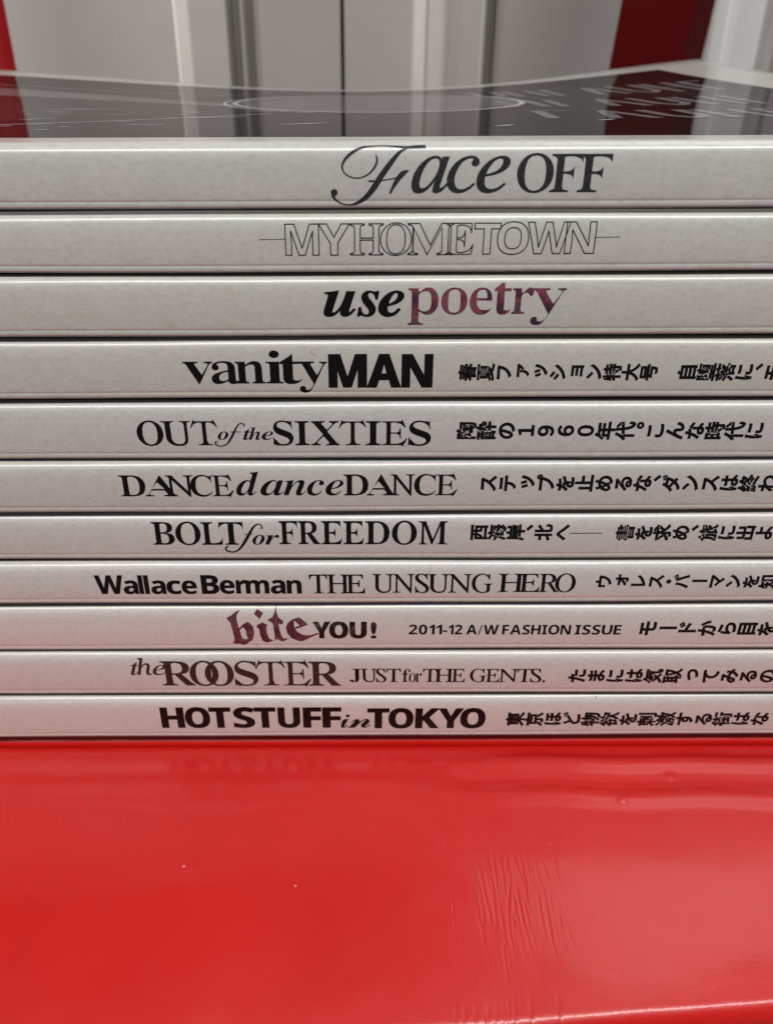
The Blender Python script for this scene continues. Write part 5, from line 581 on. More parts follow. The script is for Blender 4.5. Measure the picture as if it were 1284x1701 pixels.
-18,-5,-19,-5,-18,-3,45,-53,90,33,77,45,63,55,47,65,26,54,20,56,14,54,9,47,2,11,6,22,12457,5,1,57,122,60,39,-44,72,44,68,53,59,56,45,54,2,-197,-1,-9,-4,-6,-6,-4,-8,-1,-18,0,-22,1,
-23,2,-23,3,3,-51,24,-1,27,-2,27,-1,24,0,21,3,17,9,11,16,3,20,-4,269,102,0,11,-1,12,0,12,-1,10,0,0,55,-9,-1,-26,-2,-113,0,-1,57,0,12,1,12,0,12,2,11,-60,0,4,-24,1,-12,0,-11,2,-57,
-223,0,-14,1,-13,1,-12,1,0,-56,12,1,14,1,13,0,14,1,187,0,-46,-57,-62,-58,-73,-55,12471,5,3,10,211,538,-32,-47,36,-22,42,-27,41,-28,32,-23,33,48,-31,22,-41,27,-43,28,18,106,37,32,
-57,54,14,60,20,61,24,57,29,81,54,73,61,63,66,52,70,-33,57,-50,-72,-61,-68,-72,-62,-83,-54,-55,-28,-60,-23,-60,-18,10,105,380,-31,-47,37,-21,42,-26,41,-27,33,-22,32,49,-31,21,-42,
26,-44,26,12473,5,1,43,560,468,-36,28,-9,-3,-12,-2,-15,-1,-305,0,-21,2,-19,1,-12,1,0,-63,11,0,18,2,21,1,294,0,-19,-47,-28,-52,-34,-51,-36,-45,-59,-60,-70,-57,-77,-51,-82,-39,45,
-47,76,40,71,49,66,56,60,59,53,-51,52,-53,47,-54,40,-50,49,42,-40,47,-51,55,-57,56,-56,51,36,51,32,53,28,53,22,49,3,8,5,8,5,9,12480,5,2,9,613,592,-38,-15,16,-22,30,-50,13,-25,37,
17,-12,22,-15,26,-17,25,72,353,533,-64,21,-4,-15,-6,-15,-7,-14,-5,-12,-32,-54,-48,-64,-64,-65,-81,-61,47,-36,56,43,49,47,44,48,36,47,237,0,-14,-46,-22,-49,-27,-50,-32,-49,-37,26,
-38,25,-37,23,-36,22,-38,-40,35,-22,38,-25,38,-26,38,-27,-52,-50,-63,-47,-73,-40,-83,-32,50,-44,83,37,72,43,61,47,51,51,21,-16,20,-17,19,-15,16,-15,42,49,-18,14,-40,30,-22,16,36,
55,31,57,25,55,18,52,3,9,8,20,5,8,-33,20,37,16,-13,24,-15,26,-15,25,-14,21,-38,-16,15,-22,15,-25,14,-25,12,-23,-11,7,-10,-3,-11,-2,-12,-1,-203,0,21,36,7,14,9,15,12483,5,3,10,338,
403,-51,-17,13,-33,17,-43,15,-44,10,-32,51,18,-10,33,-16,44,-17,43,22,592,364,-61,19,-12,-67,-21,-64,-29,-58,-34,-50,-49,-51,-56,-42,-61,-33,-62,-24,46,-47,60,28,60,36,57,46,52,57,
34,49,27,53,22,56,16,57,2,7,2,8,3,10,9,176,368,-52,-20,14,-30,18,-44,18,-47,12,-37,53,20,-13,36,-36,90,12486,5,2,15,151,518,0,-58,14,1,15,0,17,1,316,0,17,-1,16,0,16,-1,0,58,-16,-2,
-17,-1,-16,-1,-316,0,-32,2,33,67,342,0,-58,14,1,15,0,16,1,225,0,-3,-48,-6,-45,-12,-42,-19,-39,-25,-32,-31,-30,-37,-25,-39,-20,51,-39,43,27,39,31,32,35,24,36,18,41,13,45,7,50,3,55,
191,0,13,-1,29,0,13,-1,0,58,-14,-1,-15,-1,-14,-1,-487,0,-30,2,12489,5,3,10,459,504,-38,-17,17,-25,16,-27,15,-27,14,-28,40,18,-14,27,-17,29,-18,27,10,544,539,-39,-18,18,-24,17,-26,
16,-27,15,-28,39,19,-15,27,-18,28,-18,27,28,214,53,-1,-21,-1,-22,-1,-21,-2,-19,68,0,-2,19,-2,44,-1,20,0,230,65,-22,73,-28,73,-31,64,-31,24,59,-65,30,-77,31,-81,30,-76,24,0,115,1,
17,2,38,2,18,-69,0,3,-18,1,-19,1,-20,1,-16,12496,5,4,10,536,545,-38,-15,15,-22,16,-26,14,-26,12,-23,38,16,-13,24,-14,26,-16,25,9,613,573,-38,-15,16,-22,30,-50,13,-25,37,17,-12,22,
-15,26,-16,25,22,153,211,-21,-47,-26,-49,-29,-49,-32,-46,59,-25,29,45,28,48,24,50,22,50,21,58,18,61,15,57,10,42,2,12,4,14,3,13,4,12,-63,13,-10,-64,-16,-69,-20,-67,18,497,237,22,
-59,22,-62,19,-62,16,-58,62,21,-16,54,-22,63,-23,64,-23,58,-24,59,-27,61,-27,56,-24,45,-57,-18,25,-47,27,-57,27,-60,12501,5,1,35,603,466,-43,27,-10,-2,-10,-1,-9,-1,-359,0,-18,1,
-19,1,-18,1,-15,2,0,-62,14,1,17,0,18,1,378,0,-11,-55,-20,-60,-27,-60,-33,-53,-49,-53,-59,-47,-74,-39,-91,-30,47,-52,89,35,73,43,62,51,52,58,37,61,30,68,22,68,15,62,2,9,3,9,2,9,
12503,5,2,16,564,503,3,18,10,15,15,10,18,4,18,-4,15,-10,10,-15,4,-18,-4,-18,-10,-15,-15,-10,-18,-4,-18,4,-15,10,-10,15,46,531,503,1,-6,0,-6,1,-5,2,-6,-392,0,-36,2,-16,2,0,-62,15,1,
16,0,19,1,378,0,-12,-55,-19,-60,-27,-60,-34,-53,-48,-53,-59,-46,-74,-39,-92,-30,48,-53,88,35,74,43,62,51,51,58,38,61,30,68,22,68,15,62,1,7,7,-1,6,-2,7,-1,7,0,30,6,26,17,17,25,6,31,
-6,30,-17,25,-26,17,-30,7,-31,-7,-25,-17,-17,-25,12510,5,1,43,321,111,34,-36,35,-39,32,-37,25,-31,51,41,-25,29,-30,33,-33,34,-32,33,81,70,71,74,58,74,45,66,3,5,4,5,10,12,-44,36,-8,
-3,-11,-2,-12,-1,-450,0,-19,2,-18,1,-16,3,0,-63,13,1,18,1,20,1,21,1,411,0,-34,-54,-50,-62,-62,-66,-72,-61,-37,32,-37,31,-33,26,-24,19,-46,-37,35,-26,44,-37,44,-39,12514,5,1,50,81,
298,0,-59,16,1,34,2,152,0,0,-158,7,-39,23,-30,43,-19,66,-7,50,1,49,1,46,3,43,2,4,59,-45,-4,-45,-3,-46,-2,-48,0,-41,3,-28,11,-15,18,-5,24,0,140,265,0,15,-1,14,-1,0,58,-14,-2,-15,0,
-16,-1,-249,0,0,147,227,0,12,-1,0,56,-12,-1,-14,-1,-15,-1,-367,0,-16,1,-15,1,-14,1,0,-56,14,1,142,0,0,-147,-152,0,-17,1,-18,1,12519,5,1,33,148,43,0,-56,10,1,15,0,16,1,298,0,0,-28,
55,0,-1,8,0,20,-1,10,0,368,1,9,0,7,-8,-1,-343,0,-20,1,-14,1,0,-54,14,0,40,2,277,0,0,-116,-288,0,-16,1,-11,1,0,-54,12,0,15,1,288,0,0,-124,-315,0,-14,1,12524,5,1,26,155,22,41,-35,8,
5,8,3,7,3,6,2,125,44,111,58,96,68,78,80,-32,49,-77,-80,-96,-69,-105,-54,-104,-36,0,413,1,17,1,16,2,15,-69,0,2,-13,2,-17,2,-18,0,-426,-1,-9,-2,-7,12531,5,2,10,159,513,-40,-43,44,
-32,49,-40,47,-41,34,-33,44,44,-37,35,-48,40,-50,39,18,99,44,37,-57,82,20,73,26,64,30,56,32,75,55,64,62,54,66,42,66,-33,60,-39,-67,-53,-69,-66,-65,-76,-57,-55,-31,-64,-28,-75,-25,
12539,5,1,16,350,340,-29,-6,-24,-15,-15,-24,-6,-29,6,-29,15,-24,24,-15,29,-6,29,6,24,15,15,24,6,29,-6,29,-15,24,-24,15,12540,5,1,16,71,303,0,-68,19,1,24,1,26,1,436,0,21,-1,18,-2,
13,0,0,68,-13,-1,-18,-1,-20,-1,-437,0,-27,1,-23,1,20140,5,5,4,183,347,337,0,0,-113,-337,0,10,480,117,35,-38,37,-41,32,-40,24,-34,46,30,-26,34,-33,39,-37,39,-36,38,13,165,143,-25,
-37,-32,-39,-36,-37,-36,-31,10,-7,10,-9,11,-9,8,-8,38,34,38,40,35,42,30,42,13,291,577,11,-18,11,-19,11,-20,9,-19,-287,0,0,-52,610,0,0,52,-261,0,-11,22,-28,48,-15,23,25,132,393,0,
-206,193,0,0,-181,-1,-7,-2,-3,-5,-3,-8,-1,-70,0,-35,1,6,-12,5,-13,4,-13,4,-12,42,0,34,1,28,2,22,5,15,7,10,11,5,15,1,21,0,182,195,0,0,206,20195,5,3,10,501,548,31,-28,32,-31,28,-30,
22,-26,41,28,-23,26,-29,29,-32,30,-33,27,35,384,578,2,-55,3,-53,4,-51,5,-49,-171,-22,8,-50,168,21,26,-150,40,-116,57,-77,76,-31,26,6,22,25,19,48,14,76,-10,5,-13,7,-12,8,-10,8,-6,
-53,-8,-39,-11,-22,-13,-8,-51,27,-41,66,-31,100,-22,127,214,27,-8,50,-212,-27,-4,48,-4,50,-3,51,-2,53,20,219,581,-40,-82,-49,-78,-56,-69,-59,-58,8,-11,8,-14,9,-14,6,-11,24,22,23,
25,23,27,23,28,0,-401,54,0,0,478,21,34,20,35,18,36,17,37,20986,5,1,26,73,239,0,-254,497,0,0,-40,57,0,0,294,-57,0,0,-201,-193,0,0,245,222,0,0,242,-57,0,0,-191,-165,0,0,253,-57,0,0,
-253,-160,0,0,190,-55,0,0,-241,215,0,0,-245,-189,0,0,201,21050,5,3,4,440,509,0,-388,50,0,0,388,22,591,575,0,-562,-1,-8,-3,-5,-5,-3,-8,-1,-14,-1,-22,0,-29,1,-32,0,6,-12,10,-28,3,
-12,40,0,32,1,25,3,20,6,13,8,9,11,5,17,2,23,0,562,59,58,390,0,-190,47,0,0,144,90,0,0,-102,-34,-61,-43,-57,-48,-50,-50,-40,7,-10,7,-12,7,-13,5,-12,40,33,39,40,37,46,33,50,0,-211,49,
0,0,194,32,-25,34,-26,54,-45,27,45,-27,20,-41,28,-44,30,-35,23,0,155,93,0,0,-100,-2,-2,-3,-2,-63,0,8,-20,4,-11,2,-10,27,0,23,1,18,2,13,5,10,6,6,9,3,11,1,15,0,142,-140,0,0,66,156,0,
0,47,-156,0,0,82,-49,0,0,-82,-159,0,0,-47,159,0,0,-66,21271,5,2,18,24,85,24,-51,40,16,44,19,46,19,47,21,0,-159,54,0,0,625,-54,0,0,-165,-180,0,0,-52,180,0,0,-197,-56,-21,-54,-21,
-49,-18,35,624,468,-36,-31,-43,-33,-46,-32,-49,-30,0,233,-55,0,0,-519,5,-47,14,-29,26,-15,41,-5,113,0,42,9,25,30,14,53,7,81,-12,4,-14,6,-13,7,-11,8,-4,-72,-7,-45,-12,-23,-20,-7,
-102,0,-19,2,-11,6,-6,14,-1,22,0,232,56,32,56,34,53,34,48,34,21462,5,6,9,595,459,-15,-75,-19,-70,-23,-65,-27,-59,-25,61,-20,65,-17,70,-13,73,37,354,510,0,-51,35,0,17,-90,20,-84,25,
-77,31,-71,-33,-47,-36,-42,-38,-35,-40,-29,10,-9,9,-10,9,-11,7,-10,38,29,36,33,34,38,31,42,28,-40,31,-37,34,-32,39,-28,7,11,9,11,10,11,10,8,-41,28,-36,34,-32,39,-29,43,38,77,31,87,
25,97,17,108,-32,8,-9,-1,16,27,91,12,-50,210,36,0,-132,51,0,0,141,63,12,-3,45,-60,-10,0,375,51,0,0,47,-317,0,0,-47,47,0,0,-409,4,131,508,118,0,0,-98,-118,0,4,131,364,118,0,0,-101,
-118,0,4,131,216,118,0,0,-91,-118,-19,21475,5,2,8,89,515,0,-554,55,0,0,60,413,0,0,-57,56,0,0,551,4,144,75,0,387,413,0,0,-387,21495,5,3,4,182,512,333,0,0,-95,-333,0,4,130,559,0,
-188,441,0,0,188,43,44,308,0,-48,144,0,-11,-33,-12,-34,-11,-31,-12,-28,367,0,-10,-54,-11,-39,-11,-26,-13,-16,-6,-3,-8,-2,-8,-1,-32,0,-28,1,-35,2,-36,3,7,-12,5,-13,4,-13,2,-13,36,
-2,32,0,29,-1,21,1,19,1,16,3,14,6,12,9,18,23,16,38,14,55,12,77,1,6,1,8,1,7,0,2,-350,0,25,79,407,0,0,48,22549,5,5,16,322,153,0,-41,-218,0,0,-42,218,0,0,-67,-290,0,0,-43,637,0,0,43,
-295,0,0,67,225,0,0,42,-225,0,0,41,54,405,589,-5,-17,-6,-18,-6,-17,-6,-16,-122,0,0,-43,101,0,-23,-39,-27,-36,-29,-33,-31,-28,18,-18,9,-11,6,-8,16,14,15,15,15,16,14,18,0,-204,49,0,
0,84,174,0,0,-41,-1,-5,-1,-3,-4,-1,-5,-1,-11,-1,-39,0,-24,1,4,-9,4,-11,4,-10,2,-9,33,-1,26,1,21,2,16,4,12,6,8,9,4,12,1,16,0,228,-226,0,5,11,6,10,6,11,5,11,247,0,0,43,-228,0,5,14,
15,45,4,567,324,0,-40,-174,0,0,40,4,567,357,-174,0,0,40,174,0,47,63,557,0,-411,47,0,0,367,90,0,-12,-28,-12,-29,-14,-30,-14,-29,31,-28,19,-27,11,-24,3,-21,-1,-12,-3,-10,-4,-8,-7,-6,
-4,-2,-10,-2,-6,-1,-31,0,-12,2,5,-10,4,-11,3,-11,1,-10,13,-1,13,0,12,1,12,0,8,1,9,2,16,8,12,11,9,14,5,19,2,22,-3,25,-10,27,-20,28,-30,30,17,33,17,36,17,35,15,34,-33,18,-7,-2,22799,
5,5,4,172,363,355,0,0,-41,-355,0,4,172,288,355,0,0,-42,-355,0,4,172,438,355,0,0,-40,-355,0,64,121,472,0,-260,124,0,-37,-33,-49,-32,-58,-29,-69,-26,9,-8,9,-9,8,-10,6,-10,38,14,35,
16,32,17,30,17,21,-23,24,-21,26,-19,28,-18,-65,-19,-68,-14,-70,-11,-69,-7,6,-9,6,-12,5,-11,3,-11,79,10,78,14,77,19,72,24,66,-25,71,-19,77,-14,82,-10,6,12,8,13,8,12,8,11,-72,6,-69,
10,-64,13,-59,17,43,25,39,28,35,31,28,35,-33,22,-9,-3,-245,0,10,9,9,9,9,10,8,9,272,0,0,260,-222,0,16,40,273,0,0,45,-594,0,0,-45,263,0,-10,-40,9,357,60,-33,16,-30,18,-27,20,-23,23,
235,0,-26,-23,-29,-20,-32,-18,22823,5,1,39,323,587,-1,-44,-1,-49,-3,-52,-6,-55,-269,0,0,-54,260,0,-30,-99,-51,-95,-79,-83,-113,-67,11,-10,11,-11,10,-12,8,-11,111,69,81,84,54,95,35,
100,47,-112,63,-97,77,-80,93,-59,8,13,10,13,11,13,11,10,-94,56,-77,77,-61,96,-45,110,265,0,0,54,-291,0,6,54,3,53,2,48,0,45,23736,5,3,17,85,370,0,-135,-1,-60,-9,-63,-18,-64,-33,-58,
10,-6,12,-9,12,-10,9,-8,36,64,21,72,11,73,2,68,0,88,518,0,0,48,16,160,141,0,-47,220,0,0,-150,55,0,0,150,230,0,0,47,-230,0,0,75,193,0,0,47,-433,0,0,-47,185,0,0,-75,12,323,589,0,
-116,-181,0,0,88,-53,0,0,-136,528,0,0,136,-54,0,0,-88,-185,0,0,116,24180,5,2,38,34,156,0,-50,324,0,0,-162,54,0,0,162,256,0,0,50,-256,0,0,139,207,0,0,50,-207,0,0,108,223,0,0,50,
-420,0,9,18,8,19,8,18,7,19,-53,14,-30,-70,-37,-66,-44,-59,-48,-49,11,-7,13,-9,12,-10,10,-7,28,29,27,33,27,37,25,40,170,0,0,-108,-209,0,0,-189,4,202,156,0,139,156,0,0,-139,26053,5,
4,10,132,573,11,-24,11,-26,9,-25,7,-22,47,18,-7,21,-10,25,-11,25,-12,24,19,395,589,-18,-62,-24,-58,-30,-52,-35,-43,10,-7,12,-8,11,-9,9,-8,18,23,17,25,17,27,16,29,264,0,0,48,-243,0,
8,21,14,42,6,22,53,606,426,-50,-21,-62,-20,-68,-19,-69,-16,0,-303,-2,-22,-6,-16,-8,-12,-8,-9,7,-8,7,-11,8,-11,5,-10,12,10,24,13,46,23,78,36,-2,10,-3,12,-2,13,-1,12,-105,-47,0,288,
64,15,23,-120,34,-105,46,-88,62,-65,7,11,10,12,10,11,10,9,-38,33,-33,42,-27,50,-22,58,27,20,29,23,27,24,26,24,-38,33,-17,-20,-44,-40,-23,-20,-8,29,-6,29,-6,31,-5,30,36,11,35,11,33,
11,30,12,50,36,472,0,-50,75,0,0,-106,-2,-81,-12,-87,-28,-87,-48,-85,10,-7,11,-8,10,-8,8,-7,49,82,29,85,16,86,5,84,80,0,-4,-122,-5,-83,-6,-49,-8,-23,-3,-4,-5,-3,-4,-1,-7,-1,-23,0,
-16,1,-18,1,5,-10,4,-13,3,-12,1,-11,19,-1,33,0,13,1,13,2,10,4,10,7,8,9,11,30,7,59,6,98,4,146,0,7,1,8,0,9,-128,0,0,90,149,0,0,50,26149,5,4,68,316,588,-4,-28,-2,-15,-3,-14,-232,0,0,
-45,222,0,-4,-13,-3,-13,-5,-13,-4,-12,-182,0,0,-44,164,0,-7,-14,-8,-14,-7,-13,-9,-13,-194,0,0,-46,162,0,-36,-40,-40,-37,-47,-33,-52,-30,10,-8,11,-11,9,-11,7,-11,29,16,27,18,26,18,
24,20,0,-237,54,0,0,28,258,0,0,-26,56,0,0,235,25,-20,26,-18,26,-17,26,-14,8,11,9,12,10,12,10,9,-49,24,-48,31,-43,37,-36,42,164,0,0,46,-371,0,8,13,7,14,6,14,7,13,282,0,0,44,-266,0,
4,12,12,39,271,0,0,45,-261,0,8,52,10,265,291,177,0,9,-15,10,-13,10,-14,11,-13,-259,0,11,13,11,14,10,13,4,222,86,258,0,0,-68,-258,0,4,222,127,0,65,258,0,0,-65,26178,5,5,10,312,146,
26,-30,26,-32,21,-32,15,-29,45,27,-16,29,-22,31,-26,32,-28,29,46,442,589,0,-84,-147,0,0,-47,147,0,0,-89,-177,0,0,-48,269,0,0,-79,-265,0,0,-47,265,0,0,-188,-1,-6,-2,-4,-5,-2,-7,-1,
-13,-1,-22,0,-27,1,-31,0,5,-12,10,-26,2,-11,39,0,31,1,25,3,19,5,14,7,9,11,4,14,2,20,0,189,82,0,0,47,-82,0,0,79,89,0,0,48,-181,0,0,89,151,0,0,47,-151,0,0,84,4,204,291,0,-161,-102,0,
0,161,4,204,339,-102,0,0,155,102,0,6,53,543,0,-518,49,0,0,57,151,0,0,461,26360,5,6,4,180,47,346,0,0,-45,-346,0,4,180,81,0,43,346,0,0,-43,8,129,160,0,-218,51,0,0,23,346,0,0,-22,53,
0,0,217,36,39,233,0,-40,623,0,0,40,-288,0,0,41,241,0,0,35,-241,0,0,40,201,0,0,77,87,0,0,39,-87,0,0,75,-201,0,0,49,-53,0,0,-49,-208,0,0,-35,208,0,0,-40,-281,0,0,-39,281,0,0,-42,
-215,0,0,-35,215,0,0,-40,-235,0,0,-35,235,0,0,-41,4,374,505,150,0,0,-40,-150,0,4,374,384,0,42,150,0,0,-42,26481,5,5,43,107,413,0,-258,170,0,-53,-47,-62,-44,-66,-37,-67,-28,9,-9,20,
-24,7,-11,68,33,69,41,64,50,55,55,0,-190,54,0,0,192,57,-56,65,-50,69,-43,70,-33,8,11,10,13,10,11,9,10,-68,28,-67,37,-64,43,-54,48,181,0,0,258,-226,0,0,59,283,0,0,50,-283,0,0,65,
-54,0,0,-65,-275,0,0,-50,275,0,0,-59,4,158,265,163,0,0,-68,-163,0,4,375,265,172,0,0,-68,-172,0,4,158,371,163,0,0,-66,-163,0,4,375,371,172,0,0,-66,-172,0,27442,5,7,12,132,572,-22,
-40,-25,-39,-29,-36,-31,-31,10,-7,22,-18,8,-8,31,35,31,40,29,45,24,45,10,221,550,29,-32,29,-33,25,-33,20,-28,41,27,-20,28,-26,32,-30,32,-29,30,4,137,183,132,0,0,-142,-132,0,25,185,
450,-31,-67,-39,-62,-46,-56,-51,-44,9,-9,10,-9,9,-10,7,-10,9,7,9,8,8,7,9,9,0,-262,49,0,0,41,182,0,0,234,12,-19,37,34,-28,38,-37,44,-41,45,-41,44,9,24,9,105,231,26,31,25,33,23,36,
21,38,32,-35,31,-36,28,-35,25,-32,30,419,589,-15,-78,-21,-73,-26,-66,-33,-54,11,-6,13,-7,12,-8,10,-6,17,27,16,31,15,33,13,37,185,0,-6,-34,-7,-34,-7,-31,-7,-27,42,-12,12,38,11,45,
10,48,9,48,-35,10,-9,-2,-184,0,7,27,7,28,6,28,5,29,28,484,405,-12,-141,-27,-117,-46,-93,-69,-72,9,-7,10,-11,10,-10,7,-9,48,42,38,52,29,61,22,69,22,-66,29,-58,37,-53,45,-49,7,12,9,
11,10,10,10,9,-55,59,-42,67,-29,81,-22,99,3,26,4,54,2,29,27490,5,1,16,132,433,0,-402,-98,0,0,-52,630,0,0,52,-260,0,0,270,230,0,0,52,-230,0,0,233,-55,0,0,-555,-163,0,0,402,27671,5,
4,4,176,414,0,-44,406,0,0,44,19,178,589,-27,-72,-34,-66,-42,-59,-48,-48,11,-7,14,-9,12,-10,10,-8,32,33,30,38,27,42,25,45,460,0,0,46,-439,0,6,15,12,32,5,17,22,96,314,0,-46,403,0,6,
-132,17,-102,34,-67,56,-24,27,7,17,21,9,37,6,56,-9,6,-20,16,-8,9,-2,-41,-3,-31,-5,-21,-9,-7,-32,24,-19,67,-10,101,-2,127,39,113,193,33,-19,34,-21,34,-22,33,-23,-46,-38,-49,-35,-53,
-30,-54,-26,10,-9,11,-11,10,-11,8,-10,54,29,53,33,50,37,47,41,36,-29,34,-28,29,-27,24,-25,41,39,-25,26,-30,27,-34,27,-37,28,25,29,23,30,22,31,20,33,-51,17,-17,-30,-19,-28,-21,-27,
-23,-26,-34,22,-34,21,-34,20,-32,19,27714,5,2,10,82,351,34,-33,32,-35,29,-35,21,-32,43,32,-22,31,-30,34,-33,34,-34,31,76,30,62,33,-47,58,33,64,39,68,40,69,42,0,-154,-1,-8,-3,-6,-6,
-3,-8,-1,-73,0,-35,2,6,-14,6,-15,4,-14,4,-13,42,0,36,1,28,4,21,5,15,8,10,13,6,17,2,24,0,279,50,-92,61,-82,71,-67,80,-50,8,11,10,13,11,12,10,9,-55,29,-52,38,-47,44,-42,50,36,33,38,
37,38,38,34,39,-45,32,-27,-35,-33,-36,-34,-36,-34,-32,-23,38,-21,40,-18,41,-16,42,0,9,281,0,0,51,-86,0,30,35,-26,19,-33,21,-35,20,-35,19,-32,-34,34,-18,34,-21,31,-21,25,-20,-188,0,
0,117,-54,0,0,-117,-276,0,0,-51,276,0,0,-195,-80,-46,-79,-44,-72,-40,28023,5,8,10,67,543,32,-18,34,-19,31,-20,24,-18,30,40,-24,18,-31,19,-33,18,-33,15,10,29,339,32,-17,32,-19,29,
-20,22,-18,30,41,-23,17,-29,19,-32,18,-32,15,10,50,-15,46,-29,23,53,24,58,24,59,21,58,-41,29,-23,-62,-26,-62,-25,-57,15,390,328,22,-18,22,-21,19,-21,15,-19,-147,0,12,99,242,0,-5,
-99,-100,0,29,21,-15,19,-19,20,-23,20,-22,19,51,200,249,0,-48,65,0,-7,-43,-6,-40,-7,-38,-6,-33,311,0,-3,-16,-4,-12,-4,-9,-10,-12,-5,-3,-7,-2,-22,0,-19,1,-24,1,-26,2,5,-10,5,-12,3,
-12,1,-11,25,-2,46,0,18,1,14,2,13,5,12,7,10,11,7,11,6,15,5,20,5,25,54,0,0,45,-47,0,2,24,2,25,2,29,2,31,58,0,0,48,-55,0,5,119,1,7,0,18,-337,0,-3,-33,-4,-36,-5,-37,-5,-38,7,314,201,
253,0,-2,-32,-2,-29,-3,-25,-2,-23,-260,0,10,372,180,24,-21,23,-23,21,-23,16,-21,31,23,-16,20,-21,22,-23,22,-24,20,20,309,589,-22,-61,-28,-58,-32,-53,-36,-45,11,-6,13,-8,12,-8,10,
-7,19,25,20,29,18,30,18,34,345,0,0,48,-322,0,7,16,6,17,7,17,6,16,28608,5,8,4,238,386,124,0,0,-56,-124,0,4,238,477,124,0,0,-54,-124,0,10,45,550,27,-21,27,-23,24,-23,19,-22,32,35,
-19,20,-25,22,-28,22,-27,20,10,25,356,26,-18,27,-19,24,-20,19,-18,32,36,-20,17,-25,19,-28,19,-26,17,10,32,-18,43,-28,22,51,23,56,22,57,20,56,-37,26,-22,-59,-24,-59,-25,-54,59,484,
589,-11,-81,-17,-77,-21,-69,-28,-60,0,215,-96,0,24,64,-54,8,-4,-17,-4,-19,-6,-18,-5,-18,-67,0,0,-226,208,0,27,-27,7,-8,8,14,8,15,8,16,7,17,9,-51,12,-51,16,-52,19,-50,-24,-40,-27,
-37,-31,-33,-37,-29,9,-7,20,-18,6,-7,32,27,28,29,25,32,22,34,20,-34,23,-31,26,-29,29,-26,7,10,9,12,10,11,8,9,-32,26,-29,31,-25,34,-21,37,24,62,18,70,15,76,11,82,32,0,0,49,-162,0,
12,62,5,32,5,33,55,256,276,17,-39,-107,0,0,-44,69,0,0,-25,-3,-43,-13,-50,-29,-52,-51,-49,9,-7,10,-8,9,-8,8,-8,43,38,29,41,18,42,10,42,81,0,-3,-44,-3,-31,-4,-19,-4,-10,-4,-3,-4,-2,
-5,-1,-28,0,-16,1,-18,2,4,-10,4,-11,3,-12,1,-11,20,-1,34,0,13,1,11,2,9,3,9,5,7,7,8,17,6,29,4,46,4,66,0,5,1,7,0,7,-125,0,0,44,148,0,0,44,-105,0,-10,26,-6,12,-7,12,10,594,405,-8,-65,
-10,-61,-13,-56,-16,-52,-18,55,-15,58,-11,57,-8,55,3,9,29289,5,2,75,374,588,-21,-78,-28,-73,-34,-65,-41,-54,10,-7,12,-8,10,-8,9,-7,22,28,21,33,19,35,18,37,60,0,-29,-84,-39,-80,-47,
-71,-53,-54,10,-6,22,-16,9,-8,55,61,48,78,40,89,30,91,57,0,-35,-131,-49,-121,-64,-104,-79,-78,11,-6,12,-8,11,-9,10,-8,80,86,65,112,50,130,34,137,33,0,-11,-178,-12,-121,-13,-74,-16,
-35,-5,-6,-6,-3,-7,-2,-8,-1,-13,1,-17,0,-20,1,-23,2,6,-12,4,-14,3,-14,2,-13,23,-1,40,0,17,1,14,3,13,5,11,8,11,12,18,42,16,83,13,137,11,202,1,7,0,9,1,7,0,3,-275,0,8,27,9,27,7,27,7,
28,37,69,547,-8,-64,-10,-63,-13,-57,-18,-49,10,-5,22,-14,8,-5,9,23,8,25,7,27,7,29,64,0,0,-158,-36,-10,-34,-10,-32,-9,-28,-7,14,-51,116,37,0,-242,49,0,0,257,89,28,-7,46,-82,-24,0,
143,73,0,0,51,-73,0,0,142,-49,0,0,-142,-54,0,3,23,4,24,6,48,29305,5,3,10,320,148,26,-27,24,-31,21,-30,15,-26,42,27,-16,26,-22,29,-25,29,-26,27,47,449,589,0,-77,-136,0,0,-49,136,0,
0,-88,-177,0,0,-49,263,0,0,-84,-251,0,0,-49,251,0,0,-184,-1,-6,-2,-4,-4,-2,-7,-1,-14,0,-21,-1,-27,1,-30,0,5,-12,5,-13,4,-14,2,-13,37,0,31,2,24,2,20,5,13,8,9,11,5,16,1,21,0,184,81,
0,0,49,-81,0,0,84,86,0,0,49,-172,0,0,88,139,0,0,49,-139,0,0,77,39,68,534,-6,-66,-9,-63,-11,-59,-15,-49,10,-4,11,-6,11,-7,9,-6,8,26,7,29,6,31,6,33,53,0,0,-171,-32,-9,-30,-9,-28,-8,
-25,-7,11,-53,104,33,0,-225,51,0,0,242,72,23,-4,49,-68,-21,0,156,66,0,0,51,-66,0,0,143,-51,0,0,-143,-45,0,2,20,3,21,2,21,2,20,30446,5,4,4,163,329,368,0,0,-115,-368,0,4,163,379,0,
114,368,0,0,-114,4,163,163,368,0,0,-116,-368,0,8,111,545,0,-597,52,0,0,48,368,0,0,-48,55,0,0,597,30693,5,3,8,383,527,0,-563,51,0,0,56,148,0,0,-48,54,0,0,555,4,434,69,0,408,148,0,0,
-408,52,110,589,-15,-64,-19,-60,-24,-54,-29,-46,11,-6,11,-9,12,-8,9,-7,15,24,15,26,14,29,13,31,53,0,0,-140,-144,0,0,-50,141,0,-12,-71,-26,-71,-44,-67,-67,-61,9,-8,11,-10,9,-11,7,
-10,54,46,41,51,30,55,21,56,31,-36,32,-40,31,-37,23,-31,35,45,-26,29,-39,43,-42,46,-33,34,3,12,2,12,2,24,136,0,0,50,-133,0,1,25,0,115,111,0,0,49,-201,0,12,42,10,42,32066,5,8,10,
397,185,39,-18,39,-21,35,-22,29,-20,32,36,-29,20,-36,21,-39,20,-38,17,10,321,52,73,-23,75,-29,68,-30,56,-30,31,42,-57,28,-68,29,-74,28,-73,23,10,133,132,6,-38,5,-41,5,-39,2,-35,41,
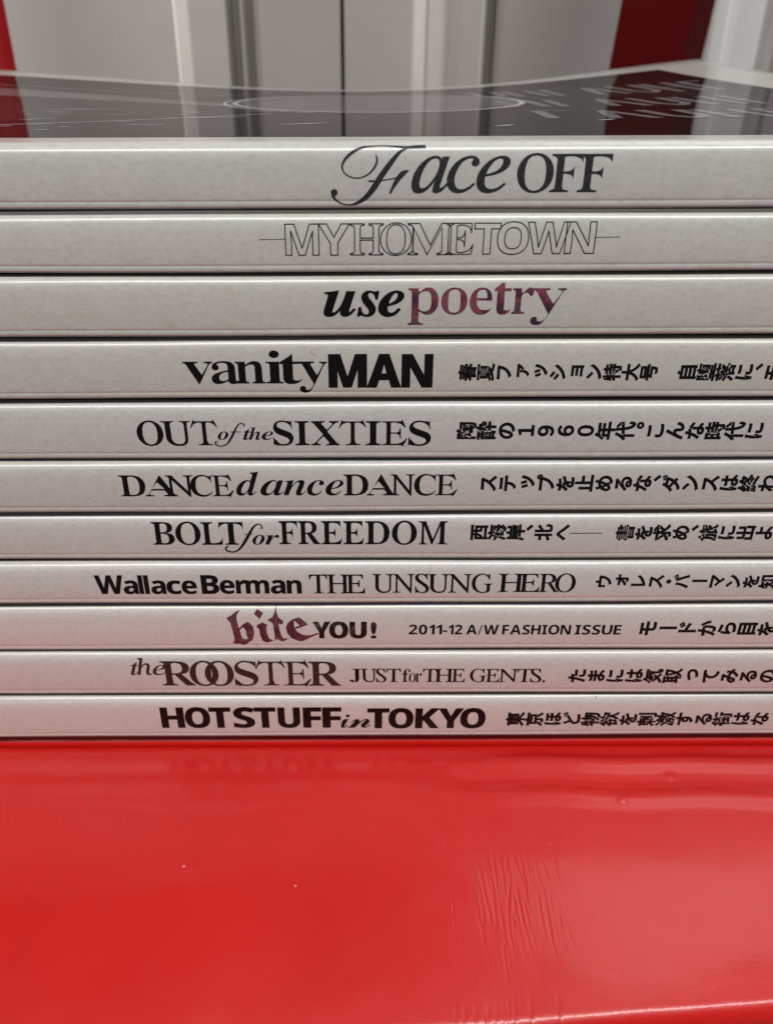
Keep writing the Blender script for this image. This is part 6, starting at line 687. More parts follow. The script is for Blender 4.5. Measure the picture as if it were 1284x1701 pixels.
8,-3,35,-4,39,-6,40,-6,38,13,59,138,-6,-43,-7,-44,-9,-40,-12,-36,10,-3,12,-4,11,-4,9,-4,10,36,10,43,8,45,7,46,10,204,144,12,-32,11,-35,10,-33,7,-29,39,13,-8,29,-10,33,-11,34,-12,
32,10,404,468,156,0,-17,-29,-20,-29,-21,-27,-25,-25,-22,24,-20,26,-19,27,-16,27,51,411,588,-23,-50,-31,-53,-40,-52,-49,-48,9,-7,11,-8,9,-9,8,-9,18,17,17,17,16,18,15,19,16,-26,17,
-24,19,-24,20,-23,-39,-30,-40,-27,-43,-23,-43,-19,9,-8,9,-11,8,-12,7,-10,43,20,43,25,41,28,39,32,39,-34,40,-30,42,-25,44,-21,7,11,9,12,9,10,10,9,-44,19,-42,24,-40,27,-39,31,35,39,
31,41,28,46,23,48,-33,19,-9,-2,-156,0,9,17,16,32,7,16,58,46,168,13,5,27,6,51,9,88,14,3,-11,4,-20,2,-9,43,13,-8,32,-10,37,-13,40,-14,37,-41,-10,6,-16,6,-17,6,-18,5,-18,-105,-14,42,
51,41,56,40,60,36,61,-45,26,-39,-72,-15,-23,-74,-6,29,42,29,47,27,50,24,50,-48,20,-24,-57,-27,-52,-24,-42,-17,-26,-11,-15,-9,-12,-10,-8,-9,-4,5,-12,8,-26,3,-10,10,3,16,4,28,4,46,6,
-19,-27,-17,-23,-14,-18,-10,-12,-15,-17,-13,-14,-12,-10,-12,-5,5,-12,5,-14,4,-13,33258,5,4,4,167,288,375,0,0,-103,-375,0,4,167,337,0,105,375,0,0,-105,4,167,136,375,0,0,-104,-375,0,
18,319,589,-6,-22,-6,-25,-8,-26,-8,-24,-177,0,0,-549,53,0,0,39,375,0,0,-35,55,0,0,545,-253,0,9,21,9,22,9,23,8,23,33853,5,7,9,43,-13,38,-40,34,41,68,92,32,46,-32,37,-35,-48,-37,-48,
-36,-43,10,76,405,32,-17,32,-20,31,-19,24,-18,31,40,-24,17,-31,19,-33,18,-32,16,10,29,270,32,-17,34,-18,30,-20,23,-18,32,40,-24,18,-31,19,-33,17,-32,15,61,364,456,-27,-42,-36,-44,
-44,-42,-51,-40,9,-6,10,-8,10,-9,8,-9,21,16,20,17,19,17,18,18,19,-18,22,-18,23,-18,24,-17,-49,-24,-50,-20,-51,-17,-50,-13,7,-10,8,-11,6,-12,5,-11,47,14,0,-205,50,0,0,30,222,0,0,
-30,52,0,0,209,-311,0,41,15,40,17,39,19,39,21,47,-26,49,-23,50,-20,49,-15,7,10,8,12,9,11,9,10,-46,13,-47,17,-46,19,-45,21,37,29,34,31,30,34,25,37,-33,20,-9,-2,-195,0,8,11,7,10,7,
11,7,10,4,332,16,0,95,222,0,0,-95,10,549,362,-21,-22,-22,-21,-26,-21,-27,-19,-29,19,-27,19,-24,20,-22,21,4,4,20,43,539,0,-47,159,0,0,-59,51,0,0,59,190,0,0,-59,51,0,0,59,165,0,0,47,
-165,0,0,49,-51,0,0,-49,-190,0,0,49,-51,0,0,-49,34903,5,6,4,486,547,0,-47,176,0,0,47,13,146,588,-23,-37,-31,-38,-34,-36,-36,-30,7,-8,8,-11,7,-11,6,-9,41,35,39,40,35,44,30,44,16,
310,588,0,-88,-93,0,0,-46,93,0,0,-93,-107,0,0,-47,264,0,0,47,-107,0,0,93,94,0,0,46,-94,0,0,88,22,480,359,0,-47,74,0,0,-309,-2,-4,-4,-2,-7,-1,-82,0,5,-12,8,-28,3,-12,34,0,29,1,24,3,
18,6,13,8,8,11,4,15,1,20,0,304,66,0,0,47,19,188,43,6,-49,63,8,71,9,75,10,78,11,-1,46,-120,-15,0,104,102,0,0,46,-102,0,0,86,-51,0,0,-86,-102,0,0,-46,102,0,0,-110,19,167,447,-31,-57,
-37,-54,-43,-49,-45,-41,9,-10,9,-13,8,-13,6,-10,15,14,32,32,15,18,0,-321,48,0,0,384,17,25,16,27,15,26,13,26,35199,5,5,16,41,543,0,-52,208,0,0,-101,-170,0,0,-443,51,0,0,43,443,0,0,
-41,53,0,0,441,-177,0,0,101,208,0,0,52,18,130,39,0,132,8,-8,9,-10,8,-11,6,-9,65,44,41,52,21,56,8,57,102,0,0,-111,3,-35,11,-22,22,-11,35,-3,104,0,0,-121,6,130,172,0,170,119,0,-7,
-47,-19,-44,-36,-42,4,297,390,0,101,101,0,0,-101,9,449,342,124,0,0,-131,-1,-1,-3,-1,-94,0,-14,1,-8,3,-4,7,37204,5,8,4,88,109,191,0,0,-70,-191,0,18,88,151,0,58,5,-5,6,-4,10,-10,27,
31,16,35,8,35,2,33,0,52,40,0,0,-108,2,-21,6,-12,11,-7,18,-1,40,0,0,-76,16,33,557,0,-45,92,0,0,-91,-79,0,0,-476,42,0,0,51,191,0,0,-41,44,0,0,466,-82,0,0,91,88,0,0,45,4,162,421,0,91,
40,0,0,-91,7,88,214,0,162,44,0,0,-51,-2,-28,-6,-28,-13,-29,8,233,376,46,0,0,-116,-1,0,-1,-1,-40,0,-2,2,-2,3,12,473,293,0,-108,-136,0,0,-50,136,0,0,-190,51,0,0,190,149,0,0,50,-149,
0,0,108,63,433,587,0,-21,-2,-40,0,-18,-88,0,0,-48,83,0,-12,-54,-19,-45,-29,-37,-42,-30,8,-8,9,-10,8,-10,6,-10,49,37,35,45,22,56,14,66,70,0,0,-103,1,-24,2,-15,4,-10,5,-8,8,-5,9,-4,
20,-2,38,0,8,1,7,2,7,3,6,4,5,5,4,7,3,8,2,12,2,18,2,21,0,21,-9,4,-10,4,-9,5,-7,6,-1,-20,-1,-18,0,-14,-1,-11,-2,-6,-1,-4,-3,-6,-6,-2,-4,-1,-26,0,-2,2,-2,1,-2,3,-1,4,0,170,-111,0,2,
38,0,20,1,21,38518,5,3,47,328,589,-22,-65,-29,-62,-33,-55,-39,-46,10,-7,12,-8,11,-8,9,-7,20,25,19,27,19,30,17,32,282,0,-4,-198,-6,-133,-7,-79,-12,-35,-5,-6,-5,-4,-6,-1,-8,-1,-14,0,
-20,1,-24,1,-26,2,5,-11,4,-13,3,-12,1,-11,26,0,25,-1,22,0,18,1,15,3,13,5,11,8,10,12,14,42,9,85,5,144,4,219,0,27,-308,0,9,22,16,44,7,22,38,293,187,0,-130,254,0,0,130,-42,0,0,-90,
-63,0,0,119,125,0,0,40,-125,0,0,74,105,0,0,39,-174,0,6,12,6,13,6,12,4,13,-42,6,-14,-33,-18,-34,-23,-35,-26,-32,8,-5,10,-6,15,-15,13,16,24,32,10,17,47,0,0,-74,-127,0,0,-40,127,0,0,
-119,-66,0,0,90,48,51,560,0,-614,47,0,0,566,93,0,-13,-37,-14,-41,-16,-41,-16,-40,33,-40,21,-37,10,-34,4,-31,-1,-15,-3,-14,-5,-11,-7,-8,-5,-3,-5,-2,-14,-2,-30,0,-12,2,6,-12,4,-12,2,
-12,2,-11,12,-1,12,0,13,1,12,0,10,2,10,3,9,4,8,5,13,13,9,19,5,23,1,27,-3,34,-10,37,-20,39,-33,43,19,43,19,47,19,46,16,45,-34,21,-8,-2,65296,5,2,16,350,-8,77,17,60,50,39,84,14,116,
-14,115,-39,82,-60,50,-77,16,-77,-16,-60,-50,-39,-82,-14,-115,14,-116,39,-84,60,-50,16,350,43,-51,13,-40,38,-26,67,-10,98,10,97,26,66,40,37,51,11,51,-11,40,-37,26,-66,10,-97,-10,
-98,-26,-67,-40,-38,65297,5,1,14,173,0,366,0,0,53,-146,0,0,462,-49,0,-26,-14,-31,-9,-36,-8,-41,-7,0,-40,119,0,0,-384,-156,0,65302,5,2,33,366,-8,66,11,53,33,36,54,13,72,-13,70,-36,
49,-52,29,-63,10,-41,-5,-37,-14,-32,-22,-30,-27,17,104,36,66,48,36,51,11,32,-3,28,-9,24,-14,23,-21,37,40,-26,24,-33,19,-39,13,-47,4,-78,-16,-68,-50,-48,-90,-18,-134,15,-109,43,-75,
63,-43,16,232,192,27,32,31,25,34,16,38,5,43,-6,36,-21,23,-34,9,-48,-8,-50,-22,-37,-33,-23,-43,-8,-49,8,-40,27,-30,47,65305,5,2,33,334,522,-66,-11,-53,-34,-36,-53,-13,-73,13,-70,36,
-49,52,-29,63,-10,41,5,37,14,32,22,30,28,-17,-104,-36,-67,-48,-36,-51,-10,-32,3,-28,8,-24,15,-23,20,-37,-39,26,-24,33,-19,39,-13,47,-4,78,15,68,51,48,90,18,133,-15,109,-43,75,-63,
43,16,468,321,-27,-32,-31,-24,-34,-16,-38,-5,-43,6,-36,20,-23,34,-9,48,8,51,22,37,33,23,43,8,49,-9,40,-27,30,-47,]
FACES = ['B', 'I', 'BI', 'SC', 'S', 'J']        # serif, italic, heavy italic, script, sans, Japanese
FONT = {}
def unpack():
    k = 0
    while k < len(OUTLINES):
        ch, st, n = OUTLINES[k:k + 3]; k += 3; ps = []
        for _ in range(n):
            m = OUTLINES[k]; k += 1; x = y = 0; p = []
            for _ in range(m):
                x += OUTLINES[k]; y += OUTLINES[k + 1]; k += 2; p.append(Vector((x / 700, y / 700)))
            ps.append(p)
        FONT[(chr(ch), FACES[st])] = ps
unpack()
CJK_EM = 1.0
def barea(pts):
    return .5 * sum(a.x * b.y - b.x * a.y for a, b in zip(pts, pts[1:] + pts[:1]))
def offset(poly, wx, wy, sgn):
    n = len(poly); out = []
    for i in range(n):
        a, b, c = poly[i - 1], poly[i], poly[(i + 1) % n]
        d1 = (b - a).normalized(); d2 = (c - b).normalized()
        n1 = Vector((d1.y, -d1.x)); n2 = Vector((d2.y, -d2.x))
        s = n1 + n2
        if s.length < .35: m = n1
        else:
            m = s.normalized(); m = m / max(.45, m.dot(n1))
        out.append(Vector((b.x + m.x * wx * sgn, b.y + m.y * wy * sgn)))
    return out
def glyph(ch, style, wx=0, wy=0):
    if style == 'U':        # upright roman drawn from the italic by taking out its slant
        spl = [[Vector((p.x - .277 * p.y, p.y)) for p in q] for q in FONT[(ch, 'I')]]
    else: spl = FONT[(ch, style)]
    if not spl: return []
    big = max(spl, key=lambda p: abs(barea(p)))
    sgn = 1 if barea(big) > 0 else -1
    return [offset(p, wx, wy, sgn) if (wx or wy) else p for p in spl]
def bbox(polys):
    xs = [p.x for q in polys for p in q]; ys = [p.y for q in polys for p in q]
    return min(xs), max(xs), min(ys), max(ys)
def tess(polys, wind=False):
    """triangles inside the outlines, holes left open"""
    K = 1000.0 if max(abs(p.x) for q in polys for p in q) < 1 else 1.0
    V, Ed = [], []
    for p in polys:
        b = len(V); n = len(p); V += [Vector((v.x * K, v.y * K)) for v in p]
        Ed += [(b + k, b + (k + 1) % n) for k in range(n)]
    r = delaunay_2d_cdt(V, Ed, [], 1, 1e-5)
    P = np.array([(v.x, v.y) for v in r[0]]); T = np.array([tuple(t) for t in r[2]])
    C = P[T].mean(1); odd = np.zeros(len(C), int)
    for a, b in Ed:          # even-odd rule keeps the counters of the letters open
        a, b = V[a], V[b]
        if a.y == b.y: continue
        hit = (a.y > C[:, 1]) != (b.y > C[:, 1])
        hit = hit & (C[:, 0] < (b.x - a.x) * (C[:, 1] - a.y) / (b.y - a.y) + a.x)
        odd += hit * ((1 if b.y > a.y else -1) if wind else 1)
    if wind: odd = (odd > 0).astype(int)
    return [v / K for v in r[0]], [tuple(map(int, t)) for t, o in zip(T, odd) if o % 2]
class Print:
    """flat ink laid on a spine; collects shapes in (x, z) of the spine's plane"""
    def __init__(s, i): s.i = i; s.V = []; s.T = []; s.k = 0
    def add(s, polys, wind=False):
        V, T = tess(polys, wind); b = len(s.V)
        lift = (.018 + .0035 * (s.k % 3)) * MM; s.k += 1
        s.V += [(v.x, lift, v.y) for v in V]; s.T += [tuple(b + q for q in t) for t in T]
    def build(s, name, parent, m):
        me = mesh(name, s.V, s.T); bm = bmesh.new(); bm.from_mesh(me)
        z0, z1 = Z0[s.i], Z1[s.i]; y0 = YOFF[s.i] * MM
        for z in [z1 - RT * k / 8 for k in range(9)] + [z1 - q * MM for q in (1.35, 1.55, 1.8, 2.05, 2.3, 2.6)] + [z0 + q * MM for q in (.3, .5, .6, .7, .78, .86, .96, 1.1, 1.5, 2, 2.5, 3, 3.5, 4, 4.5, 5, 5.5, 6)]:
            if min(v.co.z for v in bm.verts) < z < max(v.co.z for v in bm.verts):
                bmesh.ops.bisect_plane(bm, geom=bm.verts[:] + bm.edges[:] + bm.faces[:], plane_co=(0, 0, z), plane_no=(0, 0, 1), dist=1e-7)
        for v in bm.verts:
            v.co = Vector((v.co.x, prof(v.co.z, z0, z1) - v.co.y, v.co.z - z0))
        bm.normal_update()
        for f in bm.faces:
            if f.normal.y > 0: f.normal_flip()
        bm.to_mesh(me); bm.free()
        return link(name, me, parent, m)
def place(i, px, py): p = on_y(px, py, YOFF[i] * MM); return Vector((p.x, p.z))

def stroke(pts, n=10):
    """brush stroke of varying width: [(x, y, w)] -> outline polygon, Catmull-Rom"""
    P = [np.array(p, float) for p in pts]; P = [2 * P[0] - P[1]] + P + [2 * P[-1] - P[-2]]
    S = []
    for k in range(1, len(P) - 2):
        for j in range(n):
            t = j / n; a, b, c, d = P[k - 1:k + 3]
            S.append(.5 * (2 * b + (c - a) * t + (2 * a - 5 * b + 4 * c - d) * t * t + (3 * b - a - 3 * c + d) * t ** 3))
    S.append(P[-2]); l, r = [], []
    for k, s in enumerate(S):
        q = S[min(k + 1, len(S) - 1)] - S[max(k - 1, 0)]; q = q[:2] / (np.hypot(*q[:2]) + 1e-9); nn = np.array([-q[1], q[0]])
        l.append(s[:2] + nn * s[2] / 2); r.append(s[:2] - nn * s[2] / 2)
    return l, r
def add_px(P, i, poly, o, s):
    P.add([[place(i, o[0] + x / s, o[1] + y / s) for x, y in poly]])
def add_stroke(P, i, pts, o, s):
    l, r = stroke(pts)
    b = len(P.V); lift = (.018 + .0035 * (P.k % 3)) * MM; P.k += 1
    for a, c in zip(l, r):
        for q in (a, c):
            v = place(i, o[0] + q[0] / s, o[1] + q[1] / s); P.V.append((v.x, lift, v.y))
    for k in range(len(l) - 1): P.T.append((b + 2 * k, b + 2 * k + 1, b + 2 * k + 3, b + 2 * k + 2))
def disc(x, y, r, n=20): return [(x + r * math.cos(6.2832 * k / n), y + r * math.sin(6.2832 * k / n)) for k in range(n)]

# hand-drawn capitals with spurred serifs: (outlines, left, right, cap line, base line)
T_ = [(287, 198), (308, 150), (325, 108), (336, 128), (400, 129), (546, 129), (556, 109), (574, 138), (600, 188), (592, 195), (562, 162), (522, 143), (480, 141), (468, 152), (468, 330), (482, 366), (535, 378), (535, 385), (362, 385), (362, 377), (405, 370), (421, 350), (423, 160), (414, 142), (370, 143), (327, 160), (296, 200)]
E_ = [(580, 128), (802, 128), (814, 107), (832, 137), (858, 190), (850, 196), (802, 157), (740, 141), (685, 141), (685, 245), (750, 247), (780, 235), (791, 199), (801, 199), (803, 312), (793, 312), (785, 275), (750, 258), (685, 260), (685, 368), (760, 371), (812, 356), (870, 308), (880, 312), (842, 375), (826, 403), (808, 385), (580, 385), (580, 378), (620, 372), (635, 355), (635, 160), (625, 141), (580, 136)]
CUSTOM = {'T*': ([T_], 287, 600, 128, 385), 'E*': ([E_], 580, 880, 128, 385)}
S_SPUR = [[(.70, .045), (.76, -.03), (.80, -.01), (.98, .30), (.94, .31), (.86, .17)], [(.0, .70), (.03, .69), (.30, .93), (.2, 1.05), (.15, 1.0)]]

REF = {}
def word(P, i, chars, style, xs, base, h, kind='cap', wx=0, wy=0, outline=0):
    W0 = (wx, wy)
    """chars set one by one between the given left/right pixel edges; base/h: base line and cap (or x) line in pixels"""
    heavy = style
    for ch, (x0, x1) in zip(chars, xs):
        style = heavy; wx, wy = W0
        if heavy == 'B' and kind == 'cap' and ch in ('N', 'U', 'M') and not outline: style = 'U'; wx = W0[0] + .028; wy = .005
        if heavy == 'B' and kind == 'cap' and ch == 'A': wx = W0[0] - .008
        a = place(i, (x0 + x1) / 2, base); b = place(i, (x0 + x1) / 2, h)
        mid = (base + h) / 2
        X0, X1 = place(i, x0, mid).x, place(i, x1, mid).x
        if ch in CUSTOM:
            polys, l, r, ct, bt = CUSTOM[ch]
            P.add([[Vector((X0 + (x - l) / (r - l) * (X1 - X0), a.y + (y - bt) / (ct - bt) * (b.y - a.y))) for x, y in p] for p in polys]); continue
        spur = ch == 'S*'; ch = ch[0]
        g = glyph(ch, style, wx, wy)
        k = (style, kind)
        if k not in REF: REF[k] = bbox(glyph('H' if kind == 'cap' else 'x', style))[3]
        l, r, _, _ = bbox(g); sy = (b.y - a.y) / REF[k]; sx = (X1 - X0) / (r - l)
        f = lambda p: Vector((X0 + (p.x - l) * sx, a.y + p.y * sy))
        polys = [[f(p) for p in q] for q in g]
        if outline:
            w2 = outline * MM; out = []
            big = max(polys, key=lambda p: abs(barea(p))); sg = 1 if barea(big) > 0 else -1
            if sg < 0: polys = [q[::-1] for q in polys]
            for q in polys: P.add([offset(q, w2, w2, 1), offset(q, -w2, -w2, 1)[::-1]], True)
        else:
            big = max(polys, key=lambda p: abs(barea(p)))
            P.add(polys if barea(big) > 0 else [q[::-1] for q in polys], True)
        if spur:
            for s in S_SPUR: P.add([[Vector((X0 + x * (X1 - X0), b.y + y * (a.y - b.y))) for x, y in s]])

CJK = {}
def japanese(P, i, text, x0, pitch, yc, wt=.043, size=1.0, half='、。・'):
    """vertical setting turned a quarter: every character lies on its side, its top to the left"""
    if not CJK:
        b = bbox(glyph('口', 'J')); CJK['em'] = CJK_EM; CJK['c'] = (b[2] + b[3]) / 2; CJK['x'] = (b[0] + b[1]) / 2
    em, cy, cx = CJK['em'], CJK['c'], CJK['x']
    x = x0
    for ch in text:
        adv = pitch * (.5 if ch in half else 1)
        if ch == '　': x += adv; continue
        c = place(i, x + adv / 2, yc); s = (place(i, x + pitch, yc).x - place(i, x, yc).x) / em * size
        g = glyph(ch, 'J', wt, wt)
        dx = dy = 0
        bb = bbox(g)
        if ch in '、。': dx, dy = .60 * em, .56 * em
        if ch in 'ァッョォっ': dx, dy = .09 * em, .07 * em
        ox = cx - dx; oy = cy - dy
        if ch in '、。': oy += .25 * em
        if ch in 'ー—':
            P.add([[Vector((c.x + (p.x - cx) * s, c.y + (p.y - cy) * s)) for p in q] for q in g])
        else:
            P.add([[Vector((c.x - (p.y - oy) * s, c.y + (p.x - ox) * s)) for p in q] for q in g])
        x += adv

JT = {3: [('春夏ファッション特大号', 762.5, 30.1, 618), ('自堕落に、モ', 1127, 31.6, 618)],
      4: [('陶酔の１９６０年代。こんな時代に', 759.5, 32.95, 715)],
      5: [('ステップを止めるな、ダンスは終わ', 796, 32.05, 803)],
      6: [('西海岸、北へ', 781, 30.7, 884.3), ('書を求め、旅に出よ', 1024, 30.7, 884.3)],
      7: [('ウォレス・バーマンを知', 990, 28.7, 966)],
      8: [('モードから目を', 1060, 33.0, 1043.7)],
      9: [('たまには気取ってみるの', 944, 31.5, 1122.5)],
      10: [('東京ほど物欲を刺激する街はな', 841.5, 31.25, 1195.3)]}
LABELS = [
    'topmost magazine of the stack, spine lettered Face OFF, dark glossy cover curling up',
    'pale spined magazine with outlined lettering MYHOMETOWN between two thin dashes',
    'pale spined magazine lettered use poetry in black and mottled purple',
    'pale spined magazine lettered vanityMAN in heavy black beside Japanese text',
    'pale spined magazine lettered OUT of the SIXTIES in black serif capitals',
    'pale spined magazine lettered DANCE dance DANCE in black serif',
    'pale spined magazine lettered BOLT for FREEDOM in black serif capitals',
    'pale spined magazine lettered THE UNSUNG HERO after two words in bold sans',
    'pinkish spined magazine lettered bite YOU! with blackletter bite in maroon',
    'pinkish spined magazine lettered the ROOSTER in brown, second from the bottom',
    'bottom magazine of the stack lettered HOT STUFF in TOKYO, resting on the red seat']
mags = [magazine(i, LABELS[i]) for i in range(11)]

def J(i, parent):
    P = Print(i)
    for t, x0, pitch, yc in JT.get(i, []): japanese(P, i, t, x0, pitch, yc)
    if i == 6: P.add([[place(6, *q) for q in ((946, 884.9), (1000, 884.5), (1000, 885.8), (946, 886.2))]])
    return P.build('japanese_text', parent, INK)

# --- Face OFF
P = Print(0); o, s = (540, 230), 5.136
add_stroke(P, 0, [(862, 68, 26), (800, 70, 28), (700, 74, 22), (600, 67, 14), (500, 62, 8), (400, 65, 10), (310, 78, 20), (230, 118, 27), (170, 175, 24), (145, 235, 17), (165, 290, 13), (220, 326, 12), (290, 333, 12), (365, 304, 14), (420, 245, 18), (443, 190, 18), (436, 138, 14)], o, s)
add_stroke(P, 0, [(712, 80, 8), (640, 112, 26), (560, 205, 44), (480, 315, 50), (420, 410, 50), (360, 487, 44), (290, 540, 30), (215, 564, 12), (140, 552, 12), (90, 520, 18), (62, 478, 28)], o, s)
add_px(P, 0, disc(78, 458, 30), o, s)
add_stroke(P, 0, [(372, 361, 20), (420, 360, 14), (500, 352, 11), (600, 335, 11), (640, 322, 12)], o, s)
add_px(P, 0, [(688, 264), (718, 268), (690, 300), (640, 352), (596, 412), (560, 472), (545, 464), (580, 376), (606, 326), (645, 278)], o, s)
word(P, 0, 'ace', 'I', [(683.7, 746), (742.5, 795.6), (792, 846.8)], 318.6, 258.5, 'x', .005, .004)
word(P, 0, 'OFF', 'B', [(859, 919.8), (915, 967.8), (961.5, 1016)], 318.2, 255.2, 'cap', -.018, .004)
P.build('spine_title', mags[0], GREY)
# --- MYHOMETOWN
P = Print(1)
for ch, st, x0, x1, ct, bs, wx in [('M', 'S', 474, 529.5, 372, 423.5, .0), ('Y', 'S', 529.5, 580.3, 371.6, 423.3, 0), ('H', 'B', 582, 636.3, 371.4, 422.8, -.02), ('O', 'B', 632.3, 683.2, 371.2, 422.6, -.024),
                                   ('M', 'B', 678, 752, 370.8, 422.4, -.02), ('E', 'B', 742, 786, 370.6, 422, -.012), ('T', 'S', 787.8, 831, 370.4, 421.5, 0), ('O', 'S', 826.5, 878, 369, 421.2, 0),
                                   ('W', 'S', 876, 945.5, 368.7, 420.8, 0), ('N', 'S', 940, 989, 368.2, 420.4, 0)]:
    word(P, 1, ch, st, [(x0, x1)], bs, ct, 'cap', wx, 0, outline=.064)
for q in (((430.5, 397), (473.6, 396.3), (473.6, 397.4), (430.5, 398.1)), ((988.5, 393.2), (1030.8, 392.4), (1030.8, 393.5), (988.5, 394.3))):
    P.add([[place(1, *k) for k in q]])
P.build('spine_title', mags[1], INK)
# --- use poetry
P = Print(2)
word(P, 2, 'use', 'BI', [(536.8, 591.6), (592.8, 630), (628, 671.6)], 524.3, 482.5, 'x', .012, .006)
P.build('spine_title', mags[2], INK, )
P = Print(2)
word(P, 2, 'poetry', 'B', [(677.6, 728.7), (732.9, 776.5), (780.3, 817.7), (820.5, 851), (850.6, 885.9), (884, 940)], 520.8, 478.8, 'x', -.018, .003)
P.build('title_word', mags[2], PURPLE, )
# --- vanity MAN
P = Print(3)
word(P, 3, 'vanity', 'B', [(304.7, 354), (350.5, 396.5), (390.7, 440.5), (441.5, 470.5), (464.5, 502), (497, 543.5)], 636.6, 600.5, 'x', -.012, .001)
P.add([[place(3, *q) for q in ((466, 600.3), (522, 600.1), (522, 602), (466, 602.2))]])
word(P, 3, 'MAN', 'S', [(545.4, 609.7), (609, 667), (666.9, 719.3)], 643, 588.8, 'cap', .030, .012)
P.build('spine_title', mags[3], INK)
# --- OUT of the SIXTIES
P = Print(4)
word(P, 4, 'OU', 'B', [(227, 271.2), (267.6, 317.6)], 740, 699.8, 'cap', -.013, .005)
word(P, 4, ['T*'], 'B', [(316.8, 361.8)], 739.8, 699.6)
word(P, 4, 'othe', 'BI', [(361.5, 379.5), (403.5, 417), (413, 433), (434.5, 454)], 730.4, 716.5, 'x', -.004, .0)
o, s = (220, 680), 4.938
add_stroke(P, 4, [(918, 140, 13), (908, 120, 9), (880, 117, 9), (852, 148, 14), (828, 198, 19), (802, 248, 18), (768, 290, 11), (722, 303, 8), (688, 292, 11), (680, 272, 12), (698, 262, 8)], o, s)
P.add([[place(4, *q) for q in ((382, 716.8), (400, 716.6), (400, 717.8), (382, 718))]])
word(P, 4, ['S*', 'I', 'X', 'T*', 'I', 'E*', 'S*'], 'B', [(453.5, 487.3), (490, 513.7), (516.3, 564.3), (562.9, 608.4), (607.4, 632.4), (634, 677), (678.7, 716.2)], 739.4, 699.6, 'cap', -.012, .005)
P.build('spine_title', mags[4], INK)
# --- DANCE dance DANCE
P = Print(5)
word(P, 5, ['D', 'A', 'N', 'C', 'E*'], 'B', [(198.6, 241.5), (239.5, 294), (275.4, 321.7), (316, 352.3), (350.8, 388)], 824, 789.8, 'cap', -.013, .005)
word(P, 5, 'dance', 'BI', [(392, 430.5), (432, 471.5), (470.5, 507.6), (509.7, 538.5), (540.6, 570.8)], 822.6, 797.0, 'x', -.004, -.004)
word(P, 5, ['D', 'A', 'N', 'C', 'E*'], 'B', [(570.5, 612), (609, 657.4), (648.7, 688.7), (687.8, 723.7), (722.3, 760.4)], 822.6, 788.4, 'cap', -.013, .005)
P.build('spine_title', mags[5], INK)
# --- BOLT for FREEDOM
P = Print(6)
word(P, 6, 'BOLT', 'B', [(252, 289.2), (291.2, 333), (334, 369.8), (364, 404)], 905, 868.8, 'cap', -.012, .005)
word(P, 6, 'or', 'BI', [(419, 440), (440, 464)], 904.6, 888.5, 'x', -.002, .001)
o, s = (240, 850), 4.938
add_stroke(P, 6, [(960, 144, 15), (960, 118, 10), (930, 106, 10), (892, 130, 17), (856, 190, 24), (820, 252, 25), (780, 308, 17), (730, 334, 10), (682, 325, 14), (665, 300, 13), (690, 285, 9)], o, s)
P.add([[place(6, *q) for q in ((406, 887), (420, 886.6), (420, 887.9), (406, 888.3))]])
word(P, 6, 'FREEDOM', 'B', [(463.4, 494), (495, 532), (533.5, 568.3), (570, 604.6), (606.4, 647.2), (651, 692.5), (695, 744)], 903.9, 867, 'cap', -.012, .005)
P.build('spine_title', mags[6], INK)
# --- the unsung hero
P = Print(7)
word(P, 7, 'W', 'S', [(158.2, 205.3)], 986.8, 956.3, 'cap', .016, .008)
word(P, 7, 'allace', 'S', [(205, 229.8), (230.6, 238.4), (240, 248), (250.9, 275.6), (276.6, 301.4), (301.9, 327.2)], 986.8, 964.8, 'x', .014, .006)
word(P, 7, 'B', 'S', [(334, 363.8)], 986.6, 955.8, 'cap', .016, .008)
word(P, 7, 'erman', 'S', [(365, 389.9), (391.8, 409.5), (408, 447.3), (449.5, 474.4), (476.2, 501.2)], 986.2, 964, 'x', .014, .006)
P.build('spine_title', mags[7], INK)
P = Print(7)
word(P, 7, 'THE', 'U', [(513.4, 544), (542, 581), (574, 607)], 985.8, 954.8, 'cap', .008, .005)
word(P, 7, 'UNSUNG', 'U', [(617.8, 654), (652, 688.6), (689, 713.2), (709, 746), (744, 783.8), (783.5, 818)], 984.6, 954, 'cap', .008, .005)
word(P, 7, 'HERO', 'U', [(827, 871), (862, 897.2), (895, 930), (922, 956.5)], 983.6, 953.6, 'cap', .007, .005)
P.build('title_word', mags[7], INK)
# --- bite YOU!
P = Print(8); o, s = (370, 1005), 4.7556
def mapped(poly): return [place(8, o[0] + x / s, o[1] + y / s) for x, y in poly]
P.add([mapped([(28, 106), (60, 90), (98, 62), (134, 50), (110, 80), (106, 108), (127, 186), (165, 150), (200, 134), (238, 170), (250, 230), (236, 280), (190, 312), (165, 323), (135, 311), (78, 309), (90, 288), (92, 262), (76, 200), (62, 150), (42, 125)]),
       mapped([(134, 198), (162, 176), (180, 200), (188, 238), (199, 270), (178, 276), (152, 262)])])
P.add([mapped([(262, 166), (310, 139), (353, 158), (344, 178), (350, 228), (368, 268), (404, 284), (350, 301), (316, 286), (296, 240), (287, 192), (272, 178)])])
P.add([mapped([(245, 75), (268, 45), (318, 68), (292, 115)])])
P.add([mapped([(352, 122), (392, 98), (408, 60), (418, 20), (424, 62), (440, 102), (480, 130), (472, 156), (441, 150), (450, 200), (465, 248), (487, 268), (530, 265), (470, 293), (430, 272), (408, 278), (412, 252), (396, 150), (375, 132)])])
P.add([mapped([(498, 180), (512, 145), (545, 118), (602, 99), (640, 125), (674, 156), (600, 184), (572, 190), (592, 216), (640, 240), (690, 241), (750, 222), (762, 228), (700, 255), (640, 286), (602, 288), (545, 266), (510, 225)]),
       mapped([(561, 122), (566, 180), (608, 163)])])
P.build('title_word', mags[8], MAROON)
P = Print(8)
